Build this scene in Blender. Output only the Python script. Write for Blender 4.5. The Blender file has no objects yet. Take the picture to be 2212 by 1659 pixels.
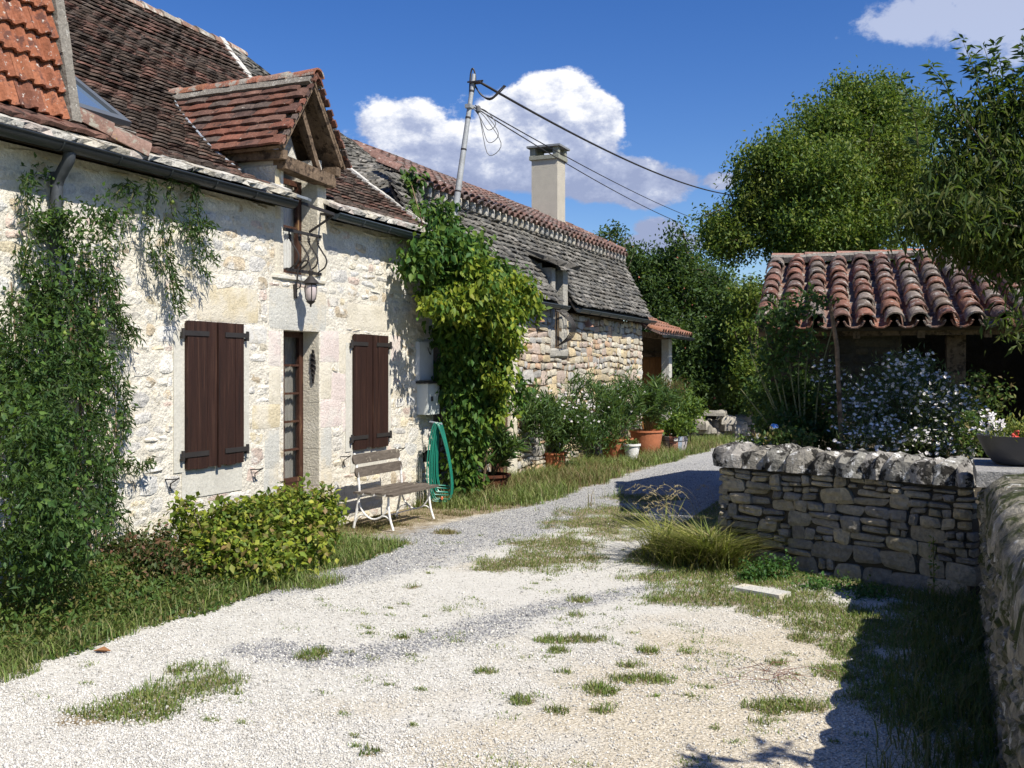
import bpy, math, random
import numpy as np
from mathutils import Matrix, Vector

random.seed(7)
rng = np.random.default_rng(7)
SC = bpy.context.scene
COL = SC.collection

# ------------------------------------------------------------------ camera
TH = math.radians(23.7)
SN, CS = math.sin(TH), math.cos(TH)
F = 2150.0                      # focal length in pixels of a 2212 px wide picture
EYE = 1.7
cam_d = bpy.data.cameras.new('camera')
cam_d.sensor_width = 36.0
cam_d.lens = 36.0 * F / 2212.0
cam_d.shift_y = -31.5 / 2212.0
cam_d.clip_end = 2000
cam = bpy.data.objects.new('camera', cam_d)
COL.objects.link(cam)
cam.location = (0, 0, EYE)
cam.rotation_euler = (math.radians(90), 0, TH)
SC.camera = cam

# ------------------------------------------------------------------ light
SUN_DIR = Vector((1.0, -0.455, 1.28)).normalized()       # towards the sun
sun_el = math.asin(SUN_DIR.z)
sun_az = math.atan2(SUN_DIR.x, SUN_DIR.y)
sl = bpy.data.lights.new('sun', 'SUN')
sl.energy = 5.0
sl.angle = math.radians(0.5)
sl.color = (1.0, 0.95, 0.86)
sun = bpy.data.objects.new('sun', sl)
COL.objects.link(sun)
sun.rotation_euler = SUN_DIR.to_track_quat('Z', 'Y').to_euler()
sun.location = (10, -5, 15)

SC.view_settings.view_transform = 'Standard'
SC.view_settings.look = 'None'
SC.view_settings.gamma = 1.0
SC.view_settings.use_curve_mapping = False
SC.view_settings.exposure = 0.46
SC.cycles.max_bounces = 6
SC.cycles.diffuse_bounces = 3
SC.cycles.transparent_max_bounces = 6
SC.cycles.use_denoising = True


def azel(px, py):
    r = (px - 1106) / F
    u = (798 - py) / F
    d = np.array([CS * r - SN, SN * r + CS, u])
    d /= np.linalg.norm(d)
    return math.atan2(d[0], d[1]), math.asin(d[2])


world = bpy.data.worlds.new("World")
SC.world = world
world.use_nodes = True


class NT:
    """little helper around a node tree"""
    def __init__(s, t):
        s.t = t
        s.n = t.nodes
        s.n.clear()

    def new(s, typ, **kw):
        nd = s.n.new(typ)
        for k, v in kw.items():
            setattr(nd, k, v)
        return nd

    def link(s, a, b):
        s.t.links.new(a, b)

    def put(s, sock, v):
        if isinstance(v, bpy.types.NodeSocket):
            s.link(v, sock)
        else:
            sock.default_value = v

    def math(s, op, a, b=None, c=None, clamp=False):
        nd = s.new('ShaderNodeMath', operation=op)
        nd.use_clamp = clamp
        s.put(nd.inputs[0], a)
        if b is not None:
            s.put(nd.inputs[1], b)
        if c is not None:
            s.put(nd.inputs[2], c)
        return nd.outputs[0]

    def vmath(s, op, a, b=None):
        nd = s.new('ShaderNodeVectorMath', operation=op)
        s.put(nd.inputs[0], a)
        if b is not None:
            s.put(nd.inputs[1], b)
        return nd.outputs[0]

    def mix(s, f, a, b, blend='MIX'):
        nd = s.new('ShaderNodeMix', data_type='RGBA', blend_type=blend)
        s.put(nd.inputs[0], f)
        s.put(nd.inputs[6], rgba(a))
        s.put(nd.inputs[7], rgba(b))
        return nd.outputs[2]

    def ramp(s, f, stops, interp='LINEAR'):
        nd = s.new('ShaderNodeValToRGB')
        cr = nd.color_ramp
        cr.interpolation = interp
        while len(cr.elements) < len(stops):
            cr.elements.new(0.5)
        for e, (p, c) in zip(cr.elements, stops):
            e.position = p
            e.color = rgba(c)
        s.put(nd.inputs[0], f)
        return nd.outputs[0]

    def step(s, v, lo, hi):
        nd = s.new('ShaderNodeMapRange', interpolation_type='SMOOTHSTEP')
        s.put(nd.inputs[0], v)
        nd.inputs[1].default_value = lo
        nd.inputs[2].default_value = hi
        return nd.outputs[0]

    def noise(s, vec, scale, detail=3, rough=0.55, dim='3D', dist=0.0):
        nd = s.new('ShaderNodeTexNoise', noise_dimensions=dim)
        s.put(nd.inputs['Vector'], vec)
        nd.inputs['Scale'].default_value = scale
        nd.inputs['Detail'].default_value = detail
        nd.inputs['Roughness'].default_value = rough
        nd.inputs['Distortion'].default_value = dist
        return nd.outputs[0]


def rgba(c):
    if isinstance(c, bpy.types.NodeSocket):
        return c
    if isinstance(c, (int, float)):
        return (c, c, c, 1)
    return tuple(c) if len(c) == 4 else (c[0], c[1], c[2], 1)


def build_world():
    w = NT(world.node_tree)
    out = w.new('ShaderNodeOutputWorld')
    sky = w.new('ShaderNodeTexSky', sky_type='NISHITA')
    sky.sun_disc = False
    sky.sun_elevation = sun_el
    sky.sun_rotation = sun_az
    sky.altitude = 300
    sky.air_density = 1.0
    sky.dust_density = 0.35
    sky.ozone_density = 3.0
    hs = w.new('ShaderNodeHueSaturation')
    hs.inputs['Saturation'].default_value = 1.33
    hs.inputs['Hue'].default_value = 0.516
    hs.inputs['Value'].default_value = 1.52
    w.link(sky.outputs[0], hs.inputs['Color'])
    bg = w.new('ShaderNodeBackground')
    w.link(hs.outputs[0], bg.inputs[0])
    bg.inputs[1].default_value = 0.062
    tc = w.new('ShaderNodeTexCoord')
    d = tc.outputs['Generated']
    sp = w.new('ShaderNodeSeparateXYZ')
    w.link(d, sp.inputs[0])
    az = w.math('ARCTAN2', sp.outputs[0], sp.outputs[1])
    el = w.math('ARCSINE', sp.outputs[2])
    # clouds: pixel centre, radii (pixels of the reference), weight
    blobs = [(1210, 250, 130, 105, 1.0), (1120, 265, 120, 90, 1.0), (1270, 265, 90, 90, 1.0), (1180, 220, 80, 72, 1.0),
             (880, 275, 110, 68, 1.0), (985, 330, 190, 85, .95), (1170, 330, 200, 90, .95),
             (1330, 385, 170, 55, .85), (1450, 392, 90, 36, .75), (1410, 420, 100, 30, .45), (1555, 390, 60, 25, .6),
             (1440, 525, 110, 30, .7), (1430, 500, 60, 30, .5),              (1960, 35, 230, 60, .48), (2140, 20, 260, 85, .46), (2190, 100, 120, 55, .22), (2420, 60, 260, 110, .5),
             (2900, 300, 380, 110, .8), (2700, 640, 240, 60, .8), (-900, 300, 400, 130, .8), (-1900, 500, 500, 110, .7),
             (1000, 300, 240, 100, .3)]
    f = None
    base = None
    for px, py, rx, ry, wt in blobs:
        a0, e0 = azel(px, py)
        a1, _ = azel(px + rx, py)
        _, e1 = azel(px, py - ry)
        da = w.math('DIVIDE', w.math('SUBTRACT', az, a0), abs(a1 - a0))
        de = w.math('DIVIDE', w.math('SUBTRACT', el, e0), abs(e1 - e0))
        r2 = w.math('ADD', w.math('MULTIPLY', da, da), w.math('MULTIPLY', de, de))
        v = w.math('MULTIPLY', w.math('SUBTRACT', 1.0, r2), wt)
        f = v if f is None else w.math('SMOOTH_MAX', f, v, 0.25)
    comb = w.new('ShaderNodeCombineXYZ')
    w.link(az, comb.inputs[0])
    w.link(w.math('MULTIPLY', el, 1.5), comb.inputs[1])
    n1 = w.noise(comb.outputs[0], 15, 11, 0.66)
    off = w.vmath('ADD', comb.outputs[0], (0.012, 0.018, 0.0))
    n2 = w.noise(off, 15, 11, 0.66)
    n0 = w.noise(comb.outputs[0], 6.5, 2, 0.5)
    dens0 = w.math('ADD', f, w.math('MULTIPLY', w.math('SUBTRACT', n1, 0.5), 1.9))
    dens0 = w.math('ADD', dens0, w.math('MULTIPLY', w.math('SUBTRACT', n0, 0.5), 1.1))
    dens = w.step(dens0, 0.02, 0.34)
    lit = w.math('MULTIPLY', w.math('SUBTRACT', n1, n2), 2.4)
    # tops bright, bases grey
    _, eb = azel(1100, 400)
    _, et = azel(1100, 200)
    hgt = w.math('DIVIDE', w.math('SUBTRACT', el, eb), et - eb)
    sh = w.math('ADD', w.math('ADD', lit, w.math('MULTIPLY', hgt, 0.72)), 0.10)
    nb = w.noise(comb.outputs[0], 9, 3, 0.5)
    sh = w.math('ADD', sh, w.math('MULTIPLY', w.math('SUBTRACT', nb, 0.5), 0.5), clamp=True)
    cc = w.ramp(sh, [(0.0, (.30, .35, .52)), (0.35, (.42, .47, .63)), (0.62, (.68, .71, .80)), (0.88, (.95, .95, .97))])
    cb = w.new('ShaderNodeBackground')
    w.link(cc, cb.inputs[0])
    cb.inputs[1].default_value = 0.85
    ms = w.new('ShaderNodeMixShader')
    a1_, _ = azel(1640, 100)
    a2_, _ = azel(1880, 100)
    thin = w.math('MULTIPLY_ADD', w.step(az, a1_, a2_), -0.56, 0.96)
    w.link(w.math('MULTIPLY', dens, thin), ms.inputs[0])
    w.link(bg.outputs[0], ms.inputs[1])
    w.link(cb.outputs[0], ms.inputs[2])
    w.link(ms.outputs[0], out.inputs[0])


build_world()


# ------------------------------------------------------------------ placing helpers (world space)
def ray(px, py):
    r = (px - 1106) / F
    return np.array([CS * r - SN, SN * r + CS, (798 - py) / F])


def on_x(px, py, X):
    d = ray(px, py)
    t = X / d[0]
    return np.array([X, d[1] * t, EYE + d[2] * t])


def on_z(px, py, Z=0.0):
    d = ray(px, py)
    t = (Z - EYE) / d[2]
    return np.array([d[0] * t, d[1] * t, Z])


def at_d(px, py, dep):
    d = ray(px, py)
    return np.array([d[0] * dep, d[1] * dep, EYE + d[2] * dep])


def lerp(a, b, t):
    return a + (b - a) * t


# ------------------------------------------------------------------ mesh helpers
def mesh_from(name, V, Fc, mat=None, smooth=False):
    """V (n,3), Fc an (m,k) array or a list of faces"""
    me = bpy.data.meshes.new(name)
    V = np.asarray(V, dtype=np.float32).reshape(-1, 3)
    if isinstance(Fc, np.ndarray):
        m, k = Fc.shape
        me.vertices.add(len(V))
        me.vertices.foreach_set('co', V.ravel())
        me.loops.add(m * k)
        me.loops.foreach_set('vertex_index', Fc.astype(np.int32).ravel())
        me.polygons.add(m)
        me.polygons.foreach_set('loop_start', np.arange(0, m * k, k, dtype=np.int32))
        me.update(calc_edges=True)
        me.validate()
    else:
        me.from_pydata(V.tolist(), [], [list(map(int, f)) for f in Fc])
        me.update()
    if mat:
        me.materials.append(mat)
    if smooth:
        me.polygons.foreach_set('use_smooth', [True] * len(me.polygons))
    return me


def base_inv(parent):
    """keep world coordinates for a child of a root that stands somewhere"""
    return Matrix.Translation(-parent.location) if (parent.parent is None and parent.type == 'EMPTY') else Matrix.Identity(4)


def add(name, me, parent=None, mw=None, **props):
    o = bpy.data.objects.new(name, me)
    COL.objects.link(o)
    if parent is not None:
        o.parent = parent
        o.matrix_parent_inverse = base_inv(parent)
    if mw is not None:
        o.matrix_basis = mw
    for k, v in props.items():
        o[k] = v
    return o


def thing(name, label, cat, loc, group=None):
    o = bpy.data.objects.new(name, None)
    o.empty_display_size = 0.2
    COL.objects.link(o)
    o.location = Vector(loc)
    o['label'] = label
    o['category'] = cat
    if group:
        o['group'] = group
    return o


class MB:
    def __init__(s):
        s.v = []
        s.f = []

    def geo(s, V, Fc):
        k = len(s.v)
        s.v.extend([tuple(map(float, p)) for p in V])
        s.f.extend([tuple(int(i) + k for i in f) for f in Fc])
        return s

    def box(s, x0, x1, y0, y1, z0, z1):
        V = [(x0, y0, z0), (x1, y0, z0), (x1, y1, z0), (x0, y1, z0), (x0, y0, z1), (x1, y0, z1), (x1, y1, z1), (x0, y1, z1)]
        return s.geo(V, BOXF)

    def obox(s, c, ax, ay, az, hx, hy, hz, taper=1.0):
        """oriented box: centre, axes, half sizes"""
        c, ax, ay, az = map(np.asarray, (c, ax, ay, az))
        V = []
        for k, (i, j, l) in enumerate([(-1, -1, -1), (1, -1, -1), (1, 1, -1), (-1, 1, -1), (-1, -1, 1), (1, -1, 1), (1, 1, 1), (-1, 1, 1)]):
            tt = taper if l > 0 else 1.0
            V.append(c + ax * hx * i * tt + ay * hy * j * tt + az * hz * l)
        return s.geo(V, BOXF)

    def beam(s, a, b, w, h, up=(0, 0, 1)):
        a, b = np.asarray(a, float), np.asarray(b, float)
        d = b - a
        L = np.linalg.norm(d)
        d = d / L
        x = np.cross(d, up)
        if np.linalg.norm(x) < 1e-4:
            x = np.cross(d, (1, 0, 0))
        x /= np.linalg.norm(x)
        z = np.cross(x, d)
        return s.obox((a + b) / 2, x, d, z, w / 2, L / 2, h / 2)

    def tube(s, pts, r, n=8, cap=True):
        V, Fc = tube_geo(pts, r, n, cap)
        return s.geo(V, Fc)

    def lathe(s, prof, c=(0, 0, 0), n=16, tilt=None):
        """prof list of (radius, z)"""
        V = []
        Fc = []
        for r, z in prof:
            for k in range(n):
                a = 2 * math.pi * k / n
                V.append(np.array([c[0] + r * math.cos(a), c[1] + r * math.sin(a), c[2] + z]))
        for i in range(len(prof) - 1):
            for k in range(n):
                k2 = (k + 1) % n
                Fc.append((i * n + k, i * n + k2, (i + 1) * n + k2, (i + 1) * n + k))
        Fc.append(tuple(range(n - 1, -1, -1)))
        Fc.append(tuple((len(prof) - 1) * n + k for k in range(n)))
        return s.geo(V, Fc)

    def build(s, name, mat, parent=None, smooth=False, weld=False, **props):
        V, Fc = s.v, s.f
        if weld:
            key = {}
            idx = []
            V2 = []
            for p in V:
                q = tuple(round(c, 4) for c in p)
                if q not in key:
                    key[q] = len(V2)
                    V2.append(p)
                idx.append(key[q])
            cnt = {}
            F2 = []
            for f in Fc:
                g = tuple(idx[i] for i in f)
                if len(set(g)) < 3:
                    continue
                k = frozenset(g)
                cnt[k] = cnt.get(k, 0) + 1
                F2.append(g)
            Fc = [g for g in F2 if cnt[frozenset(g)] == 1]
            V = V2
        me = mesh_from(name, V, Fc, mat, smooth)
        if smooth:
            try:
                me.set_sharp_from_angle(angle=math.radians(38))
            except Exception:
                pass
        return add(name, me, parent, **props)


BOXF = [(3, 2, 1, 0), (4, 5, 6, 7), (0, 1, 5, 4), (1, 2, 6, 5), (2, 3, 7, 6), (3, 0, 4, 7)]


def tube_geo(pts, r, n=8, cap=True):
    P = [np.asarray(p, float) for p in pts]
    m = len(P)
    rs = r if hasattr(r, '__len__') else [r] * m
    V = []
    Fc = []
    prev = None
    for i in range(m):
        t = P[min(i + 1, m - 1)] - P[max(i - 1, 0)]
        t = t / (np.linalg.norm(t) + 1e-9)
        if prev is None:
            u = np.cross(t, (0, 0, 1.0))
            if np.linalg.norm(u) < 1e-3:
                u = np.cross(t, (1.0, 0, 0))
        else:
            u = prev - t * np.dot(prev, t)
        u /= (np.linalg.norm(u) + 1e-9)
        prev = u
        w = np.cross(t, u)
        for k in range(n):
            a = 2 * math.pi * k / n
            V.append(P[i] + (u * math.cos(a) + w * math.sin(a)) * rs[i])
    for i in range(m - 1):
        for k in range(n):
            k2 = (k + 1) % n
            Fc.append((i * n + k, i * n + k2, (i + 1) * n + k2, (i + 1) * n + k))
    if cap:
        Fc.append(tuple(range(n - 1, -1, -1)))
        Fc.append(tuple((m - 1) * n + k for k in range(n)))
    return V, Fc


def curve_pts(ctrl, n=24):
    """catmull-rom through control points"""
    C = [np.asarray(c, float) for c in ctrl]
    C = [2 * C[0] - C[1]] + C + [2 * C[-1] - C[-2]]
    out = []
    seg = len(C) - 3
    for i in range(n + 1):
        t = i / n * seg
        k = min(int(t), seg - 1)
        u = t - k
        p0, p1, p2, p3 = C[k:k + 4]
        out.append(0.5 * ((2 * p1) + (-p0 + p2) * u + (2 * p0 - 5 * p1 + 4 * p2 - p3) * u * u + (-p0 + 3 * p1 - 3 * p2 + p3) * u ** 3))
    return out


def wob(x, y, s=1.0):
    return (math.sin(x * 1.7 * s + y * 0.9 * s) + math.sin(x * 0.6 * s - y * 2.1 * s + 1.3) + math.sin(x * 3.1 * s + y * 1.1 * s + 4.0) * 0.5) / 2.5


class Field:
    """pieces (tiles, stones, slates): the 300 nearest become objects sharing meshes, the rest one joined mesh"""
    def __init__(s, variants, limit=298):
        s.var = variants           # list of (V, F)
        s.items = []
        s.limit = limit

    def put(s, M, k=None):
        s.items.append((k if k is not None else random.randrange(len(s.var)), np.asarray(M, float)))

    def finish(s, name, mat, mat_island, parent, smooth=True, rest=None, sharp=50):
        items = sorted(s.items, key=lambda it: np.linalg.norm(it[1][:3, 3] - np.array([0, 0, EYE])))
        meshes = [mesh_from(name, V, Fc, mat, smooth) for V, Fc in s.var]
        if smooth:
            for me in meshes:
                me.set_sharp_from_angle(angle=math.radians(sharp))
        for k, M in items[:s.limit]:
            o = bpy.data.objects.new(name, meshes[k])
            COL.objects.link(o)
            o.parent = parent
            o.matrix_parent_inverse = base_inv(parent)
            o.matrix_basis = Matrix(M.tolist())
        far = items[s.limit:]
        if far:
            VV, FF = [], []
            off = 0
            for k, M in far:
                V, Fc = s.var[k]
                V = np.asarray(V)
                VV.append(V @ M[:3, :3].T + M[:3, 3])
                FF.extend([tuple(i + off for i in f) for f in Fc])
                off += len(V)
            me = mesh_from(name + '_cover', np.concatenate(VV), FF, mat_island, smooth)
            if smooth:
                me.set_sharp_from_angle(angle=math.radians(sharp))
            add(rest or ('distant_' + name + 's'), me, parent, kind='stuff')


def frame(pos, X, Y, Z, sx=1.0, sy=1.0, sz=1.0, yaw=0.0, tilt=0.0):
    X, Y, Z = (np.asarray(a, float) for a in (X, Y, Z))
    c, s_ = math.cos(yaw), math.sin(yaw)
    X, Y = X * c + Y * s_, Y * c - X * s_
    c, s_ = math.cos(tilt), math.sin(tilt)
    Y, Z = Y * c + Z * s_, Z * c - Y * s_
    M = np.eye(4)
    M[:3, 0] = X * sx
    M[:3, 1] = Y * sy
    M[:3, 2] = Z * sz
    M[:3, 3] = pos
    return M


# unit pieces: x width, y height, z outward -------------------------------
def stone_variant(rough=1.0, flat=False, n=4):
    V, Fc = [], []
    g = np.linspace(-1, 1, n)
    cut_ = flat == 'cut'
    p = 14.0 if cut_ else (5.0 if flat else 3.2)
    cx = [random.uniform(-.07, .07) * rough for _ in range(4)]
    cy = [random.uniform(-.09, .09) * rough for _ in range(4)]
    for j, y in enumerate(g):
        for i, x in enumerate(g):
            u, v = (x + 1) / 2, (y + 1) / 2
            rr = (abs(x) ** p + abs(y) ** p)
            sc = 1.0 / max(1.0, rr ** (1.0 / p)) ** (0.75)
            X = x * 0.5 * sc + ((1 - u) * (1 - v) * cx[0] + u * (1 - v) * cx[1] + (1 - u) * v * cx[2] + u * v * cx[3])
            Y = y * 0.5 * sc + ((1 - u) * (1 - v) * cy[0] + u * (1 - v) * cy[1] + (1 - u) * v * cy[2] + u * v * cy[3])
            edge = max(abs(x), abs(y))
            z = (1.0 if edge < .9 else (0.35 if cut_ else 0.72 if flat else 0.42)) + random.uniform(-.22, .22) * rough * (0.3 if flat else 1)
            V.append((X, Y, z))
    for j in range(n - 1):
        for i in range(n - 1):
            a = j * n + i
            Fc.append((a, a + 1, a + n + 1, a + n))
    ring = [i for i in range(n)] + [j * n + n - 1 for j in range(1, n)] + [(n - 1) * n + i for i in range(n - 2, -1, -1)] + [j * n for j in range(n - 2, 0, -1)]
    k = len(V)
    for r_ in ring:
        x, y, z = V[r_]
        V.append((x * 1.02, y * 1.02, -1.2))
    m = len(ring)
    for i in range(m):
        i2 = (i + 1) % m
        Fc.append((ring[i2], ring[i], k + i, k + i2))
    return V, Fc


def slab_variant(rag=0.06, curve=0.0, n=4):
    """flat tile/slate: unit width, unit length along y from 0 (lower lip) to 1, thickness 1"""
    V, Fc = [], []
    for lvl in (0, 1):
        for j in (0, 1):
            for i in range(n):
                x = -0.5 + i / (n - 1)
                y = (random.uniform(-rag, rag) if j == 0 else 1.0)
                z = lvl - 0.5 + curve * math.cos(x * math.pi) + (random.uniform(-.12, .12) if lvl and j == 0 else 0)
                V.append((x * (1 + (random.uniform(-rag, rag) * .4 if i in (0, n - 1) else 0)), y, z))
    def q(l, j, i): return l * 2 * n + j * n + i
    for i in range(n - 1):
        Fc.append((q(1, 0, i), q(1, 0, i + 1), q(1, 1, i + 1), q(1, 1, i)))
        Fc.append((q(0, 0, i + 1), q(0, 0, i), q(0, 1, i), q(0, 1, i + 1)))
        Fc.append((q(0, 0, i), q(0, 0, i + 1), q(1, 0, i + 1), q(1, 0, i)))
    Fc.append((q(0, 0, 0), q(1, 0, 0), q(1, 1, 0), q(0, 1, 0)))
    Fc.append((q(0, 0, n - 1), q(0, 1, n - 1), q(1, 1, n - 1), q(1, 0, n - 1)))
    return V, Fc


def canal_variant(n=7, r0=0.5, r1=0.40, th=0.10, up=True, arc=math.pi):
    """half-round clay tile along y (0..1), wide end at y=0; thickness th, unit diameter"""
    V, Fc = [], []
    j0 = random.uniform(-.02, .02)
    for rad_in in (0, 1):
        for y, r in ((0 + j0, r0), (1, r1)):
            rr = r - th * rad_in
            for i in range(n):
                a = (math.pi - arc) / 2 + arc * i / (n - 1)
                V.append((-math.cos(a) * rr, y, (math.sin(a) * rr if up else -math.sin(a) * rr)))
    def q(l, e, i): return (l * 2 + e) * n + i
    for i in range(n - 1):
        Fc.append((q(0, 0, i), q(0, 0, i + 1), q(0, 1, i + 1), q(0, 1, i)))
        Fc.append((q(1, 0, i + 1), q(1, 0, i), q(1, 1, i), q(1, 1, i + 1)))
        Fc.append((q(1, 0, i), q(1, 0, i + 1), q(0, 0, i + 1), q(0, 0, i)))
        Fc.append((q(1, 1, i + 1), q(1, 1, i), q(0, 1, i), q(0, 1, i + 1)))
    for i, s_ in ((0, 1), (n - 1, -1)):
        Fc.append((q(0, 0, i), q(0, 1, i), q(1, 1, i), q(1, 0, i)))
    return V, Fc


# ------------------------------------------------------------------ materials
MATS = {}


def _rand(t, island):
    if island:
        return t.new('ShaderNodeNewGeometry').outputs['Random Per Island']
    return t.new('ShaderNodeObjectInfo').outputs['Random']


def M(name, cols, rough=0.9, island=False, nscale=6.0, namt=0.35, fine=40.0, famt=0.25, speck=None, bump=0.3,
      bscale=30.0, spec=0.2, patch=None, metallic=0.0, leaf=0.0, stretch=None, drops=None):
    """cols: palette picked per piece; speck=(colour, scale, threshold, softness); patch=(colour, scale, lo, hi)"""
    key = (name, island)
    if key in MATS:
        return MATS[key]
    m = bpy.data.materials.new(name)
    m.use_nodes = True
    t = NT(m.node_tree)
    out = t.new('ShaderNodeOutputMaterial')
    b = t.new('ShaderNodeBsdfPrincipled')
    pos = t.new('ShaderNodeNewGeometry').outputs['Position']
    if stretch:
        mp = t.new('ShaderNodeMapping')
        mp.inputs['Scale'].default_value = stretch
        t.link(pos, mp.inputs[0])
        vec = mp.outputs[0]
    else:
        vec = pos
    if len(cols) > 1:
        rnd = _rand(t, island)
        k = len(cols)
        c = t.ramp(rnd, [(i / max(1, k - 1) if k < 3 else i / k, cc) for i, cc in enumerate(cols)], 'LINEAR' if leaf else 'CONSTANT' if k > 2 else 'LINEAR')
        br = t.math('MULTIPLY_ADD', t.math('FRACT', t.math('MULTIPLY', rnd, 37.7)), 0.36, 0.82)
        c = t.mix(1.0, c, combine(t, br), 'MULTIPLY')
    else:
        c = t.mix(0.0, cols[0], cols[0])
    if namt:
        n = t.noise(vec, nscale, 4, 0.6)
        v = t.math('MULTIPLY_ADD', t.math('SUBTRACT', n, 0.5), namt * 2.6, 1.0)
        c = t.mix(1.0, c, combine(t, v), 'MULTIPLY')
    if famt:
        n = t.noise(vec, fine, 3, 0.65)
        v = t.math('MULTIPLY_ADD', t.math('SUBTRACT', n, 0.5), famt * 2.6, 1.0)
        c = t.mix(1.0, c, combine(t, v), 'MULTIPLY')
    for ptc in ([patch] if patch and not isinstance(patch, list) else (patch or [])):
        pc, ps, lo, hi = ptc
        n = t.noise(vec, ps, 4, 0.6)
        c = t.mix(t.step(n, lo, hi), c, pc)
    for sk in ([speck] if speck and not isinstance(speck, list) else (speck or [])):
        sc_, ss, lo, hi = sk
        n = t.noise(pos, ss, 5, 0.7)
        c = t.mix(t.step(n, lo, hi), c, sc_)
    t.link(c, b.inputs['Base Color'])
    b.inputs['Roughness'].default_value = rough
    b.inputs['Specular IOR Level'].default_value = spec
    b.inputs['Metallic'].default_value = metallic
    if bump:
        bn = t.new('ShaderNodeBump')
        bn.inputs['Strength'].default_value = min(1.0, bump)
        bn.inputs['Distance'].default_value = 0.02 * max(1.0, bump)
        t.link(t.noise(vec, bscale, 5, 0.65), bn.inputs['Height'])
        t.link(bn.outputs[0], b.inputs['Normal'])
    if leaf:
        tr = t.new('ShaderNodeBsdfTranslucent')
        c2 = t.mix(0.35, c, (0.25, 0.38, 0.03))
        t.link(c2, tr.inputs[0])
        mx = t.new('ShaderNodeMixShader')
        mx.inputs[0].default_value = leaf
        t.link(b.outputs[0], mx.inputs[1])
        t.link(tr.outputs[0], mx.inputs[2])
        t.link(mx.outputs[0], out.inputs[0])
    else:
        t.link(b.outputs[0], out.inputs[0])
    MATS[key] = m
    return m


def combine(t, v):
    nd = t.new('ShaderNodeCombineColor')
    for i in range(3):
        t.link(v, nd.inputs[i])
    return nd.outputs[0]


def both(name, cols, **kw):
    return M(name, cols, island=False, **kw), M(name, cols, island=True, **kw)


def glass_mat(name, col=(.08, .09, .09), rough=0.08, alpha=1.0):
    m = bpy.data.materials.new(name)
    m.use_nodes = True
    b = m.node_tree.nodes['Principled BSDF']
    b.inputs['Base Color'].default_value = (*col, 1)
    b.inputs['Roughness'].default_value = rough
    b.inputs['Specular IOR Level'].default_value = 0.9
    b.inputs['Alpha'].default_value = alpha
    return m


C_DARKMETAL = M('dark_metal', [(.030, .026, .024)], rough=.55, spec=.4, namt=.2, famt=.1, bump=.1)
C_RUST = M('rusty_metal', [(.10, .035, .018)], rough=.85, namt=.5, famt=.3, speck=((.03, .02, .018), 14, .5, .6), bump=.5)
C_GUTTER = M('gutter_paint', [(.022, .026, .028)], rough=.42, spec=.5, namt=.35, famt=.1, nscale=3, bump=.08)
C_ZINC = M('zinc', [(.30, .33, .37)], rough=.45, spec=.5, namt=.25, famt=.1, bump=.1)
C_WOOD = M('weathered_wood', [(.16, .115, .075)], rough=.9, namt=.4, famt=.5, fine=30, stretch=(1, .12, 1), bump=.8, bscale=60)
C_WOODX = M('weathered_beam', [(.17, .12, .08)], rough=.9, namt=.4, famt=.5, fine=25, bump=.9, bscale=26, speck=((.05, .035, .025), 9, .5, .62))
C_SHUTTER = M('stained_shutter', [(.031, .0125, .008)], rough=.62, spec=.3, namt=.5, nscale=5, famt=.6, fine=26, stretch=(1, 6, .22), bump=.5, bscale=40, patch=[((.075, .038, .024), 5, .52, .78), ((.012, .006, .005), 7, .58, .72)], speck=((.10, .07, .055), 45, .70, .76))
C_DOORW = M('varnished_door', [(.055, .022, .013)], rough=.5, spec=.4, namt=.5, nscale=7, famt=.5, fine=40, stretch=(1, 3, .4), bump=.3, patch=((.22, .13, .06), 9, .58, .7))
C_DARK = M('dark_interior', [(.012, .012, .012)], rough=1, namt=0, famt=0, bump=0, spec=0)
C_GLASS = glass_mat('window_glass', (.02, .024, .025), .04, 0.12)
C_CURTAIN = M('net_curtain', [(.74, .74, .71)], rough=.9, namt=.25, nscale=9, famt=.3, fine=60, stretch=(1, 3, .3), bump=.4)
C_WHITEPAINT = M('old_white_paint', [(.74, .73, .69)], rough=.7, namt=.15, famt=.25, speck=((.20, .12, .08), 40, .63, .68), bump=.4)
C_CONC = M('roughcast_render', [(.50, .46, .38)], rough=.95, namt=.12, famt=.22, fine=60, bump=.9, bscale=55)
C_MORTARG = M('grey_mortar', [(.22, .20, .17)], rough=.95, namt=.3, famt=.4, bump=.9, bscale=30, speck=((.45, .43, .38), 18, .58, .66))
C_LIME = M('lime_plaster', [(.52, .50, .455)], rough=.95, namt=.15, famt=.2, bump=.8, bscale=24)

# ------------------------------------------------------------------ stone walls
def merge_grid(mb, X0, X1, ya, yb, za, zb, holes):
    """wall slab between x=X0 (back) and X1 (front) with rectangular holes"""
    ys = sorted({ya, yb, *[h[0] for h in holes], *[h[1] for h in holes]})
    zs = sorted({za, zb, *[h[2] for h in holes], *[h[3] for h in holes]})
    for i in range(len(ys) - 1):
        for j in range(len(zs) - 1):
            cy, cz = (ys[i] + ys[i + 1]) / 2, (zs[j] + zs[j + 1]) / 2
            if any(h[0] < cy < h[1] and h[2] < cz < h[3] for h in holes):
                continue
            mb.box(X0, X1, ys[i], ys[i + 1], zs[j], zs[j + 1])


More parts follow.
